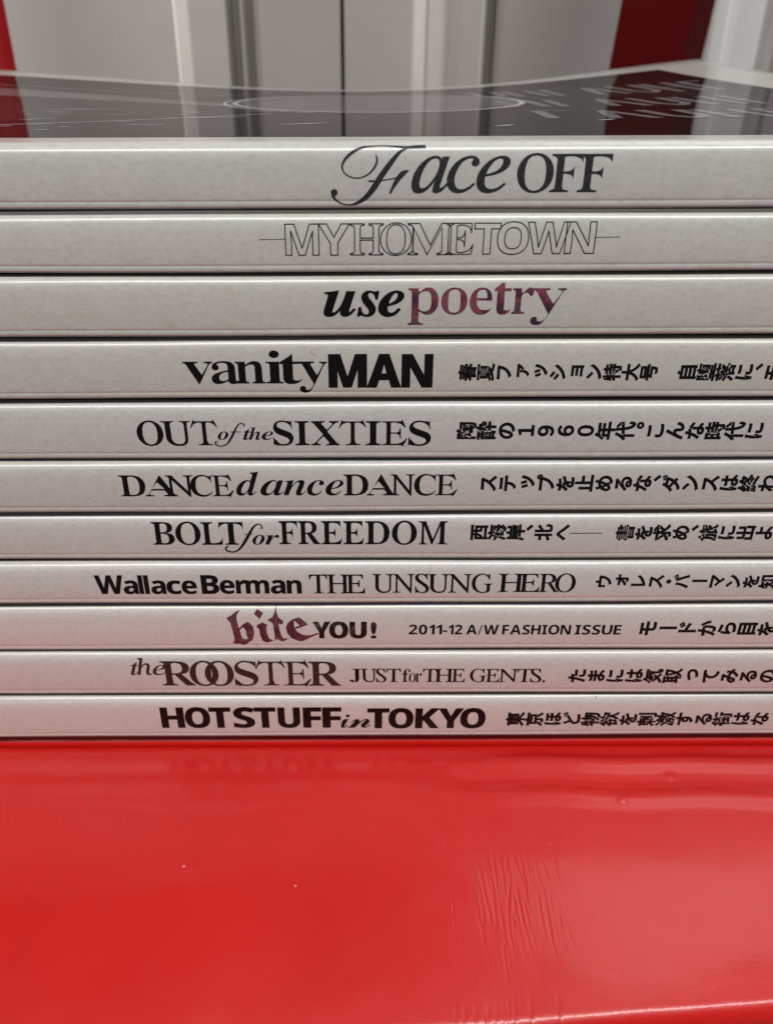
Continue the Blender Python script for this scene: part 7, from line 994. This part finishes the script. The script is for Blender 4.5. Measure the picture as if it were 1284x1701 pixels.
word(P, 8, 'YOU!', 'S', [(519.3, 549.3), (546.8, 578.6), (580.5, 609.3), (615.4, 625.8)], 1060.2, 1033.6, 'cap', .034, .016)
P.build('spine_title', mags[8], MARBLE)
def run(P, i, text, style, x0, x1, base, h, wx, wy, tr=0):
    adv = []; 
    x = 0; pos = []
    for ch in text:
        b = bbox(glyph(ch, style)); pos.append((x, x + b[1] - b[0])); x += b[1] - b[0] + .075 + tr
    tot = pos[-1][1]
    word(P, i, text, style, [(x0 + a / tot * (x1 - x0), x0 + b / tot * (x1 - x0)) for a, b in pos], base, h, 'cap', wx, wy)
P = Print(8)
for t, a, b in (('2011', 679, 734.5), ('12', 744.5, 768), ('A/W', 774.5, 828.3), ('FASHION', 834.3, 948), ('ISSUE', 955, 1031.6)):
    run(P, 8, t, 'S', a, b, 1053.8, 1037.8, .006, .002)
P.add([[place(8, *q) for q in ((735.5, 1047), (743, 1047), (743, 1049.6), (735.5, 1049.6))]])
P.build('season_line', mags[8], INK)
# --- the ROOSTER
P = Print(9)
word(P, 9, 'the', 'I', [(216, 232), (227, 252.5), (253, 276)], 1121.8, 1105.5, 'x', .008, .004)
word(P, 9, ['R', 'O', 'O', 'S*', 'T*', 'E*', 'R'], 'B', [(267, 324), (315, 363), (340.2, 388.5), (389, 428.6), (425, 474.2), (470.3, 517), (512.4, 567)], 1139.6, 1100, 'cap', -.014, .004)
P.build('spine_title', mags[9], BROWN)
P = Print(9)
word(P, 9, 'JUST', 'U', [(580.9, 600.6), (598.6, 626), (624.5, 642), (641.4, 666)], 1133.2, 1111.3, 'cap', .011, .006)
word(P, 9, 'for', 'B', [(668, 681.5), (679, 691), (690, 700.8)], 1133, 1118.9, 'x', -.018, .004)
word(P, 9, 'THEGENTS', 'U', [(702, 726), (721, 754), (750, 773), (780.4, 807.6), (806.5, 830), (827.6, 860), (858, 884.5), (880.7, 900)], 1133, 1111.3, 'cap', .010, .006)
P.add([[place(9, *q) for q in disc(903, 1131.6, 2.2, 12)]])
P.build('title_word', mags[9], INK)
# --- HOT STUFF in TOKYO
P = Print(10)
word(P, 10, 'HOTSTUFF', 'S', [(267, 306.2), (307.3, 349.2), (347.7, 383.9), (387.4, 423.8), (422.5, 458.4), (461.5, 498.8), (503.2, 534.3), (535.4, 567.3)], 1209, 1176.2, 'cap', .026, .012)
word(P, 10, 'in', 'SC', [(566, 581), (578, 616)], 1209.4, 1194.5, 'x', .002, .001)
word(P, 10, 'TOKYO', 'S', [(610.2, 646.8), (645.2, 687), (689.5, 730.2), (727.6, 769.9), (764.4, 806.7)], 1210.2, 1177.8, 'cap', .026, .012)
P.build('spine_title', mags[10], INK)
for i in range(3, 11): J(i, mags[i])
P = Print(3)         # a stray hair under the laminate
add_stroke(P, 3, [(1168, 58, 2), (1150, 86, 3), (1180, 94, 3), (1198, 120, 2)], (300, 570), 5.35)
P.build('stray_hair', mags[3], GREY)

# ------------------------------------------------------------------ artwork on the top cover
def laminate(name, cols, scale=14):
    """printed sheet under a thin gloss film: matt print mixed with a mirror-like film that strengthens at a slant"""
    m = bpy.data.materials.new(name); m.use_nodes = True; nt = m.node_tree; nt.nodes.remove(bsdf(m))
    d = N(m, 'ShaderNodeBsdfDiffuse'); g = N(m, 'ShaderNodeBsdfGlossy'); g.inputs['Roughness'].default_value = .035
    fr = N(m, 'ShaderNodeFresnel'); fr.inputs['IOR'].default_value = 1.42
    k = N(m, 'ShaderNodeMath', operation='MULTIPLY'); k.inputs[1].default_value = .74; L(m, fr.outputs[0], k.inputs[0])
    x = N(m, 'ShaderNodeMixShader'); L(m, k.outputs[0], x.inputs[0]); L(m, d.outputs[0], x.inputs[1]); L(m, g.outputs[0], x.inputs[2])
    L(m, x.outputs[0], nt.nodes['Material Output'].inputs['Surface'])
    L(m, ramp(m, noise(m, scale, 3, (1, .5, 1)), cols), d.inputs['Color'])
    L(m, bump(m, noise(m, 45, 2, (1, .35, 1)), .05, .0004), g.inputs['Normal'])
    return m
ART = laminate('cover_photo_print', [(.35, (.010, .009, .009)), (.55, (.018, .016, .016)), (.68, (.04, .036, .036))])
WHITEINK = laminate('white_print', [(.3, (.62, .60, .60)), (.7, (.7, .68, .68))])
LETTERINK = laminate('pale_print', [(.3, (.20, .195, .195)), (.7, (.27, .26, .26))], 60)
SOFTINK = laminate('grey_print', [(.3, (.12, .115, .115)), (.7, (.19, .18, .18))], 60)
HTOP = Z1[0] - Z0[0]
def cover_sheet(name, m, x0, x1, y0, y1, lift, nx=90, ny=60, test=None):
    V, Fc = [], []
    for k in range(nx + 1):
        for j in range(ny + 1):
            x = x0 + (x1 - x0) * k / nx; y = y0 + (y1 - y0) * j / ny
            V.append((x, y, HTOP + curl(x, y) + lift))
    for k in range(nx):
        for j in range(ny):
            a = k * (ny + 1) + j; Fc.append((a, a + ny + 1, a + ny + 2, a + 1))
    return link(name, mesh(name, V, Fc, True), mags[0], m)
cover_sheet('cover_photo', ART, XL + 6 * MM, XR - 20 * MM, 7.2 * MM, DEPTH - 21 * MM, .03 * MM)
def on_cover(px, py):
    """where a line of sight meets the curled cover"""
    z = Z1[0]
    for _ in range(30):
        p = on_z(px, py, min(z, CAM.z - .4 * MM)); y = min(max(p.y, 0), DEPTH - 15 * MM)
        z = .5 * z + .5 * (Z1[0] + curl(max(min(p.x, .11), -.17), y))
    return p
def ribbon(name, m, lines, parent=None, lift=.06 * MM):
    """thin printed strokes on the cover: each a polyline of (x, y, half width) in metres"""
    V, Fc = [], []
    for ln in lines:
        b = len(V)
        for k, (x, y, hw) in enumerate(ln):
            a = ln[max(k - 1, 0)]; c2 = ln[min(k + 1, len(ln) - 1)]
            d = Vector((c2[0] - a[0], c2[1] - a[1])); d = d.normalized() if d.length else Vector((1, 0)); n = Vector((-d.y, d.x)) * hw
            for s in (1, -1):
                xx, yy = x + n.x * s, y + n.y * s
                V.append((xx, yy, HTOP + curl(xx, yy) + lift))
        for k in range(len(ln) - 1): Fc.append((b + 2 * k, b + 2 * k + 1, b + 2 * k + 3, b + 2 * k + 2))
    return link(name, mesh(name, V, Fc, True), parent or mags[0], m)
def ring(cx, cy, rx, ry, hw, a0=0, a1=6.2832, n=96): return [(cx + rx * math.cos(a0 + (a1 - a0) * k / n), cy + ry * math.sin(a0 + (a1 - a0) * k / n), hw) for k in range(n + 1)]
CX, CY, RX = 4.0 * MM, 100 * MM, 31 * MM; RY = 44 * MM
# pale disc with double ring
dv = [(CX, CY, HTOP + curl(CX, CY) + .045 * MM)]; df = []
NR, NA = 10, 72
for r in range(1, NR + 1):
    for a in range(NA):
        x = CX + RX * r / NR * math.cos(6.2832 * a / NA); y = CY + RY * r / NR * math.sin(6.2832 * a / NA)
        dv.append((x, y, HTOP + curl(x, y) + .045 * MM))
for a in range(NA): df.append((0, 1 + a, 1 + (a + 1) % NA))
for r in range(NR - 1):
    for a in range(NA):
        p, q = 1 + r * NA + a, 1 + r * NA + (a + 1) % NA; df.append((p, p + NA, q + NA, q))
link('cover_disc', mesh('cover_disc', dv, df, True), mags[0], SOFTINK)
ribbon('cover_ring', WHITEINK, [ring(CX, CY, RX, RY, .65 * MM), ring(CX, CY, RX * 1.07, RY * 1.07, .35 * MM, R(110), R(250))])
rr = random.Random(5)
dash = []
for k in range(26):     # little flecks on the left
    x = rr.uniform(-62, -28) * MM; y = rr.uniform(18, 62) * MM; l = rr.uniform(.6, 2.2) * MM
    dash.append([(x - l, y, .12 * MM), (x, y + .4 * MM, .35 * MM), (x + l, y + .5 * MM, .1 * MM)])
for (x, y, l) in ((-52, 66, 7), (-24, 42, 6), (-15, 60, 5), (-8, 27, 3.5), (20, 22, 1.6), (37, 33, 1.8)):
    dash.append([((x - l) * MM, y * MM, .1 * MM), (x * MM, (y + 1) * MM, .6 * MM), ((x + l) * MM, (y + 3) * MM, .1 * MM)])
ribbon('cover_flecks', WHITEINK, dash, lift=.07 * MM)['kind'] = 'stuff'
# broad pale curved bands sweeping across the left of the cover
ribbon('cover_band', SOFTINK, [[(-150 * MM + 130 * MM * t, (135 - 60 * t * t + 8 * math.sin(3 * t)) * MM, (20 - 17 * t) * MM) for t in [k / 30 for k in range(31)]]], lift=.045 * MM)
ribbon('cover_line', WHITEINK, [[(-140 * MM + 160 * MM * t, (172 - 50 * t) * MM, .35 * MM) for t in [k / 30 for k in range(31)]],
                                [(-75 * MM + 60 * MM * t, (24 + 30 * t * t) * MM, .3 * MM) for t in [k / 30 for k in range(31)]]], lift=.06 * MM)
# big slanting headline strokes on the right, read edge-on
lt = []
for row, (yy, hgt) in enumerate(((38, 20), (72, 26), (118, 34))):
    for k in range(7):
        x = (30 + k * 9.5) * MM; y = yy * MM
        kind = (row * 3 + k) % 4
        L_ = hgt * MM
        if kind == 0: lt.append([(x, y, 1.1 * MM), (x + 1 * MM, y + L_, 1.1 * MM)]); lt.append([(x, y + L_ * .98, .9 * MM), (x + 6.5 * MM, y + L_, .9 * MM)])
        elif kind == 1: lt.append([(x, y, 1.1 * MM), (x + 3 * MM, y + L_, 1.1 * MM), (x + 6.5 * MM, y, 1.1 * MM)])
        elif kind == 2: lt.append([(x, y + L_, 1.1 * MM), (x + .5 * MM, y + L_ * .25, 1.1 * MM), (x + 3 * MM, y, 1.1 * MM), (x + 6 * MM, y + L_ * .25, 1.1 * MM), (x + 6.5 * MM, y + L_, 1.1 * MM)])
        else: lt.append([(x, y, 1.1 * MM), (x, y + L_, 1.1 * MM)]); lt.append([(x, y + L_ / 2, .8 * MM), (x + 5 * MM, y + L_ / 2, .8 * MM)]); lt.append([(x + 6 * MM, y, 1.1 * MM), (x + 6 * MM, y + L_, 1.1 * MM)])
lt2 = []
for ln in lt:
    out = []
    for a, b in zip(ln[:-1], ln[1:]):
        for j in range(8): out.append(tuple(a[q] + (b[q] - a[q]) * j / 8 for q in range(3)))
    lt2.append(out + [ln[-1]])
ribbon('cover_lettering', LETTERINK, lt2, lift=.055 * MM)

# ------------------------------------------------------------------ red vinyl seat
VINYL = mat('red_vinyl', (.60, .016, .010), .30, .40, .42, .15)
c = ramp(VINYL, noise(VINYL, 35, 4), [(.3, (.56, .0075, .005)), (.7, (.615, .0095, .0065))]); L(VINYL, c, bsdf(VINYL).inputs['Base Color'])
n1 = bump(VINYL, noise(VINYL, 2600, 3), .16, .00008); n2 = bump(VINYL, noise(VINYL, 160, 3), .15, .0003, n1); n3 = bump(VINYL, noise(VINYL, 38, 2, (1, 1.6, 1)), .22, .002, n2); L(VINYL, n3, bsdf(VINYL).inputs['Normal']); L(VINYL, n3, bsdf(VINYL).inputs['Coat Normal'])
L(VINYL, ramp(VINYL, noise(VINYL, 60, 2), [(.3, (.32,) * 3), (.7, (.36,) * 3)]), bsdf(VINYL).inputs['Roughness'])
ZS = ZBASE - 1.6 * MM
DROP = 7.5 * MM
e1 = on_z(720, 1699, ZS - DROP); e2 = on_z(1284, 1656, ZS - DROP)
def edge_y(x): return e1.y + (e2.y - e1.y) * (x - e1.x) / (e2.x - e1.x)
TE = -edge_y(.03)
def surf(px, py):
    z = ZS
    for _ in range(12):
        p = on_z(px, py, z); z = ZS - DROP * max(0, (p.y / edge_y(p.x) - .06) / .94) ** 1.7
    return p
def base_drop(t):
    t = max(0, t - 3 * MM); return DROP * (t / (TE - 3 * MM)) ** 1.7
# wrinkles: (top px, bottom px) read off the photograph
z_ = lambda x, y: (720 + x / 4.586, 1360 + y / 4.586)
WR = [((360, 340), (440, 850), 1), ((400, 240), (430, 420), .8), ((410, 300), (470, 700), .8), ((440, 200), (500, 600), 1), ((480, 60), (560, 420), .6), ((490, 250), (560, 620), .9),
      ((540, 200), (580, 480), 1), ((580, 200), (700, 560), 1), ((640, 200), (740, 720), 1.1), ((690, 220), (760, 540), .7), ((580, 470), (575, 800), 1.7), ((575, 780), (600, 1000), 1), ((540, 950), (560, 1250), 1.3),
      ((620, 480), (700, 850), .9), ((620, 600), (645, 800), 1), ((340, 480), (400, 900), .8), ((460, 600), (480, 900), .7), ((500, 640), (550, 900), .8), ((760, 300), (850, 620), .6), ((790, 540), (850, 900), 1),
      ((830, 320), (880, 480), .7), ((840, 560), (920, 1000), .8), ((880, 700), (930, 1100), .6), ((930, 380), (1000, 600), .4), ((700, 820), (760, 1050), .6), ((650, 800), (700, 1080), .6), ((960, 740), (980, 850), .6),
      ((150, 600), (160, 830), .8), ((205, 820), (215, 950), .5), ((1200, 600), (1195, 860), .35), ((1030, 850), (1080, 1000), .5), ((320, 600), (380, 900), .6), ((590, 900), (640, 1080), .7)]
WRW = []
rw = random.Random(11)
for k in range(34):
    x = rw.uniform(330, 1000); y = rw.uniform(150, 800) ; l = rw.uniform(120, 420)
    WR.append(((x, y), (x + l * rw.uniform(.13, .24), y + l), rw.uniform(.25, .6)))
for (a, b, k) in WR:
    A = surf(*z_(*a)); B = surf(*z_(*b)); WRW.append((A.x, A.y, B.x, B.y, k))
r1 = surf(1000, 1269); r2 = surf(1000, 1323); rx0 = surf(800, 1280).x
def vinyl(x0, x1, ystep, xstep):
    xs = np.concatenate([np.arange(-.30, -.07, .004), np.arange(-.07, .004, .0005), np.arange(.004, .058, .00014), np.arange(.058, .10, .0005), np.arange(.10, .30, .004)])
    xs = np.unique(np.round(xs, 6)); xs = xs[np.concatenate([[True], np.diff(xs) > .0001])]
    # rows: behind, under the stack, visible slope, rolled edge, side
    tb = [-.30, -.25, -.2, -.15, -.1, -.05, -.02] + list(np.linspace(-.012, -.0004, 30)); tf = list(np.arange(0, 1.0001, .0068))
    rows = [('b', t) for t in tb] + [('f', t) for t in tf] + [('a', a) for a in np.linspace(6, 84, 16)] + [('s', q) for q in (0.0, .004, .012, .03, .06)]
    V = np.zeros((len(rows), len(xs), 3)); RE = 3.2 * MM
    ye = np.array([edge_y(x) for x in np.clip(xs, -.2, .2)])
    a0 = math.atan(DROP * 1.7 / (TE - 3 * MM))
    for r, (k, t) in enumerate(rows):
        V[r, :, 0] = xs
        if k == 'b': V[r, :, 1] = -t; V[r, :, 2] = ZS + 1.56 * MM * min(1, max(0, (-t - .004) / .006)) - 1.6 * MM * math.sin(R(180) * min(1, max(0, (-t + .0006) / .0040)))
        elif k == 'f':
            y = ye * t; V[r, :, 1] = y
            V[r, :, 2] = ZS - DROP * np.maximum(0, (t - .06) / .94) ** 1.7 - 1.6 * MM * np.sin(R(180) * np.clip((y + .0006) / .0040, 0, 1))
        else:
            ang = a0 + (R(90) - a0) * (t - 0) / 84 if k == 'a' else R(90)
            V[r, :, 1] = ye - RE * (math.sin(ang) - math.sin(a0))
            V[r, :, 2] = ZS - DROP - RE * (math.cos(a0) - math.cos(ang)) - (t if k == 's' else 0)
            if k == 's': V[r, :, 1] += t * .5 + (.0006 if t else 0)
    X, Y = V[:, :, 0], V[:, :, 1]
    D = np.zeros_like(X)
    m = (Y < -.0005)
    # pressed ridges parallel to the stack
    fade = 1 / (1 + np.exp(-(X - rx0 + .001) / .0035))
    wob = .00022 * np.sin(X * 60 + 1) + .00015 * np.sin(X * 260)
    D += .74 * MM * fade * np.exp(-((Y - r1.y - wob) / .0016) ** 2)
    D += .52 * MM * fade * np.exp(-((Y - r2.y - wob * 1.3) / .0016) ** 2)
    D += .05 * MM * np.sin(X * 70 + 2) * np.exp(-((Y + .02) / .012) ** 2)
    rg = np.random.RandomState(3)
    for (ax, ay, bx, by, k) in WRW:
        ph, am = rg.uniform(0, 6.28), rg.uniform(.04, .14) * MM
        ly = by - ay; t = (Y - ay) / ly
        cx = ax + (bx - ax) * t + am * np.sin(t * 5 + ph) + am * .4 * np.sin(t * 13 + ph)
        env = np.clip(np.minimum(t, 1 - t) * 4 + .15, 0, 1) * (t > -.04) * (t < 1.04)
        s = .15 * MM
        d = X - cx
        D += -k * .017 * MM * env * np.exp(-(d / s) ** 2) + k * .009 * MM * env * np.exp(-((d - 1.6 * s) / (1.3 * s)) ** 2)
    for (px, py, k, s) in ((1113, 1291, .14, .8), (1034, 1331, .12, .7), (80, 1386, -.10, .7), (325, 1441, -.10, .6), (917, 1404, -.06, .35), (720, 1400, .05, 1.5)):
        p = surf(px, py); D += k * 1.5 * MM * np.exp(-(((X - p.x) / (s * MM)) ** 2 + ((Y - p.y) / (s * .8 * MM)) ** 2))
    # puckers over the rolled front edge
    pk = np.exp(-((Y - np.interp(X, xs, ye)) / .0012) ** 2); puck = sum(np.exp(-((X - surf(q, 1690).x) / .00018) ** 2) for q in (757, 772, 790, 808, 812, 826, 838, 846, 857, 884, 932))
    D -= .10 * MM * pk * puck
    V[:, :, 2] += D * m
    nr, nc = X.shape
    faces = [(r * nc + c, (r + 1) * nc + c, (r + 1) * nc + c + 1, r * nc + c + 1) for r in range(nr - 1) for c in range(nc - 1)]
    return V.reshape(-1, 3), faces
V, Fc = vinyl(0, 0, 0, 0)
me = bpy.data.meshes.new('vinyl_cover'); me.from_pydata(V.tolist(), [], Fc); me.update(); me.shade_smooth()
seat = empty('seat_cushion', (0, 0, 0), label='glossy red vinyl seat with fine wrinkles, carrying the stack of magazines', category='seat')
link('vinyl_cover', me, seat, VINYL)
# padding body under the cover
FOAM = mat('seat_base', (.20, .012, .010), .6)
bm = bmesh.new()
zb, zt = ZS - .085, ZS - .016
ys = [(-.28, edge_y(-.2) + .006), (.28, edge_y(.2) + .006)]
vs = []
for z in (zb, zt):
    vs += [bm.verts.new((ys[0][0], ys[0][1], z)), bm.verts.new((ys[1][0], ys[1][1], z)), bm.verts.new((.28, .285, z)), bm.verts.new((-.28, .285, z))]
for f in ((3, 2, 1, 0), (4, 5, 6, 7), (0, 1, 5, 4), (1, 2, 6, 5), (2, 3, 7, 6), (3, 0, 4, 7)): bm.faces.new([vs[k] for k in f])
bmesh.ops.bevel(bm, geom=bm.edges[:], offset=.003, segments=2, affect='EDGES')
me = bpy.data.meshes.new('seat_base'); bm.to_mesh(me); bm.free(); link('seat_base', me, seat, FOAM)

# dust specks lying on the seat
DUST = mat('dust', (.55, .48, .38), .8)
for px, py, r, lab in ((305.5, 1440.5, .17, 'tiny pale crumb on the red seat, the left one of two'), (491, 1473, .15, 'tiny pale crumb on the red seat, the right one of two')):
    p = surf(px, py); bm = bmesh.new(); bmesh.ops.create_icosphere(bm, subdivisions=2, radius=r * MM)
    for v in bm.verts: v.co = Vector((v.co.x * rr.uniform(.8, 1.3), v.co.y * rr.uniform(.8, 1.2), v.co.z * .6))
    me = bpy.data.meshes.new('crumb'); bm.to_mesh(me); bm.free()
    o = link('crumb', me, None, DUST, label=lab, category='crumb', group='crumbs on the red seat'); o.location = (p.x, p.y, p.z + r * .5 * MM)

# ------------------------------------------------------------------ cabinet behind
YW = .62
def wx(px, d=0): return on_y(px, 60, YW - d).x
LACQ = mat('grey_white_lacquer', (.50, .475, .445), .32, .5)
L(LACQ, ramp(LACQ, noise(LACQ, 9, 4), [(.3, (.475, .45, .42)), (.7, (.52, .495, .465))]), bsdf(LACQ).inputs['Base Color'])
L(LACQ, bump(LACQ, noise(LACQ, 60, 3), .05, .001), bsdf(LACQ).inputs['Normal'])
DARKGAP = mat('dark_interior', (.01, .009, .009), .8)
cab = empty('cabinet', (0, YW, 0), label='pale grey panelled cabinet doors standing behind the magazines', category='cabinet')
ZB, ZT = -.55, 1.25
def extr(name, pts, parent, m, back=.02):
    """profile [(x, y)] swept upwards, closed at the back"""
    n = len(pts); xs0, xs1 = pts[0][0], pts[-1][0]
    full = pts + [(xs1, YW + back), (xs0, YW + back)]
    k = len(full); V = [(x, y - YW, z) for z in (ZB, ZT) for x, y in full]
    Fc = [(i, (i + 1) % k, k + (i + 1) % k, k + i) for i in range(k)] + [tuple(range(k))[::-1], tuple(range(k, 2 * k))]
    return link(name, mesh(name, V, Fc), parent, m)
def P2(lst): return [(wx(px), YW - d * MM) for px, d in lst]
def door(xa, xb, mould, label):
    d = extr('door', P2([(xa, 0), (xb, 0)]), cab, LACQ); d['label'] = label; return d
dl = extr('door', P2([(-260, 0), (384, 0), (385, -14), (429, -14), (430, 0), (565.5, 0)]), cab, LACQ)
dr = extr('door', P2([(572, 0), (799, 0), (800, -13), (821, -13), (822, 0), (1254, 0), (1255, -8), (1268, -8), (1270, 0), (1440, 0)]), cab, LACQ)
dl['label'] = 'left cabinet door'; dr['label'] = 'right cabinet door'
def moulding(parent, lst):
    return extr('moulding', P2(lst), parent, LACQ, back=.001)
TRIM = mat('white_trim', (.78, .79, .77), .35, .5)
moulding(dl, [(292, .2), (296, 1.5), (318, 14), (322, 15), (383, 16)])
moulding(dl, [(399, 4), (402, 10), (405, 13), (409, 13), (412, 5)])
moulding(dl, [(424, 1), (426, 5), (429, 5.5), (431, .2)])
moulding(dr, [(684, .2), (687, 2), (705, 9), (707, 8), (709, 8.5), (728, 15), (731, 17), (734, 17.5), (738, 17.5), (743, 16), (794, 17), (797, 18), (800, 17)])
moulding(dr, [(819, 14), (820, 14), (822, .2)])
tr = extr('moulding', P2([(1176, .2), (1178, 6), (1196, 7), (1199, 9), (1206, 12), (1209, 12.5), (1250, 13), (1253, 11), (1255, 3)]), dr, TRIM, back=.001); tr['label'] = 'bright white moulding'
moulding(dr, [(1258, 3), (1266, 5), (1271, 3), (1288, 1), (1291, 8), (1296, 9), (1300, .2)])
moulding(dl, [(-240, .2), (-236, 2), (-222, 9), (-170, 9), (-158, 4), (-150, 4), (-130, .2)])
body = [(wx(-260), YW + .023), (wx(1440), YW + .023)]
k = extr('carcass', body, cab, DARKGAP, back=.35)

# ------------------------------------------------------------------ red posts
REDP = mat('red_lacquer', (.40, .008, .012), .30, .5)
L(REDP, bump(REDP, noise(REDP, 40, 2), .05, .001), bsdf(REDP).inputs['Normal'])
REDSHADE = mat('shaded_red_lacquer', (.085, .001, .002), .5, .08)  # the same red lacquer, darkened so the colour carries the post's shade
def post(name, pts, m, lean=0, **props):
    n = len(pts); x0, y0 = pts[0]
    V = [(x - x0 + lean * (z - .1), y - y0, z) for z in (-.5, .9) for x, y in pts]
    Fc = [(i, (i + 1) % n, n + (i + 1) % n, n + i) for i in range(n)] + [tuple(range(n))[::-1], tuple(range(n, 2 * n))]
    me = mesh(name, V, Fc)
    bm = bmesh.new(); bm.from_mesh(me); bmesh.ops.bevel(bm, geom=bm.edges[:], offset=.0006, segments=2, affect='EDGES'); bmesh.ops.recalc_face_normals(bm, faces=bm.faces); bm.to_mesh(me); bm.free()
    o = link(name, me, None, m, **props); o.location = (x0, y0, 0); return o
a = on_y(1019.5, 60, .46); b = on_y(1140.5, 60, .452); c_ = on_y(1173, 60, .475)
post('red_post', [(a.x, .46), (b.x, .452), (c_.x, .475), (c_.x - .002, .50), (a.x + .022, .50)], REDSHADE, .07, label='broad red upright post, shade painted into its colour, in front of the cabinet, right of the door gap', category='post', group='red posts behind the stack')
p0 = on_y(15.5, 60, .46)
pts = [(p0.x - .05, .455), (p0.x - .012, .452), (p0.x - .004, .456), (p0.x, .462), (p0.x - .024, .50), (p0.x - .05, .50)]
post('red_post', pts, REDP, label='bright red upright post cut off by the left edge of the picture', category='post', group='red posts behind the stack')
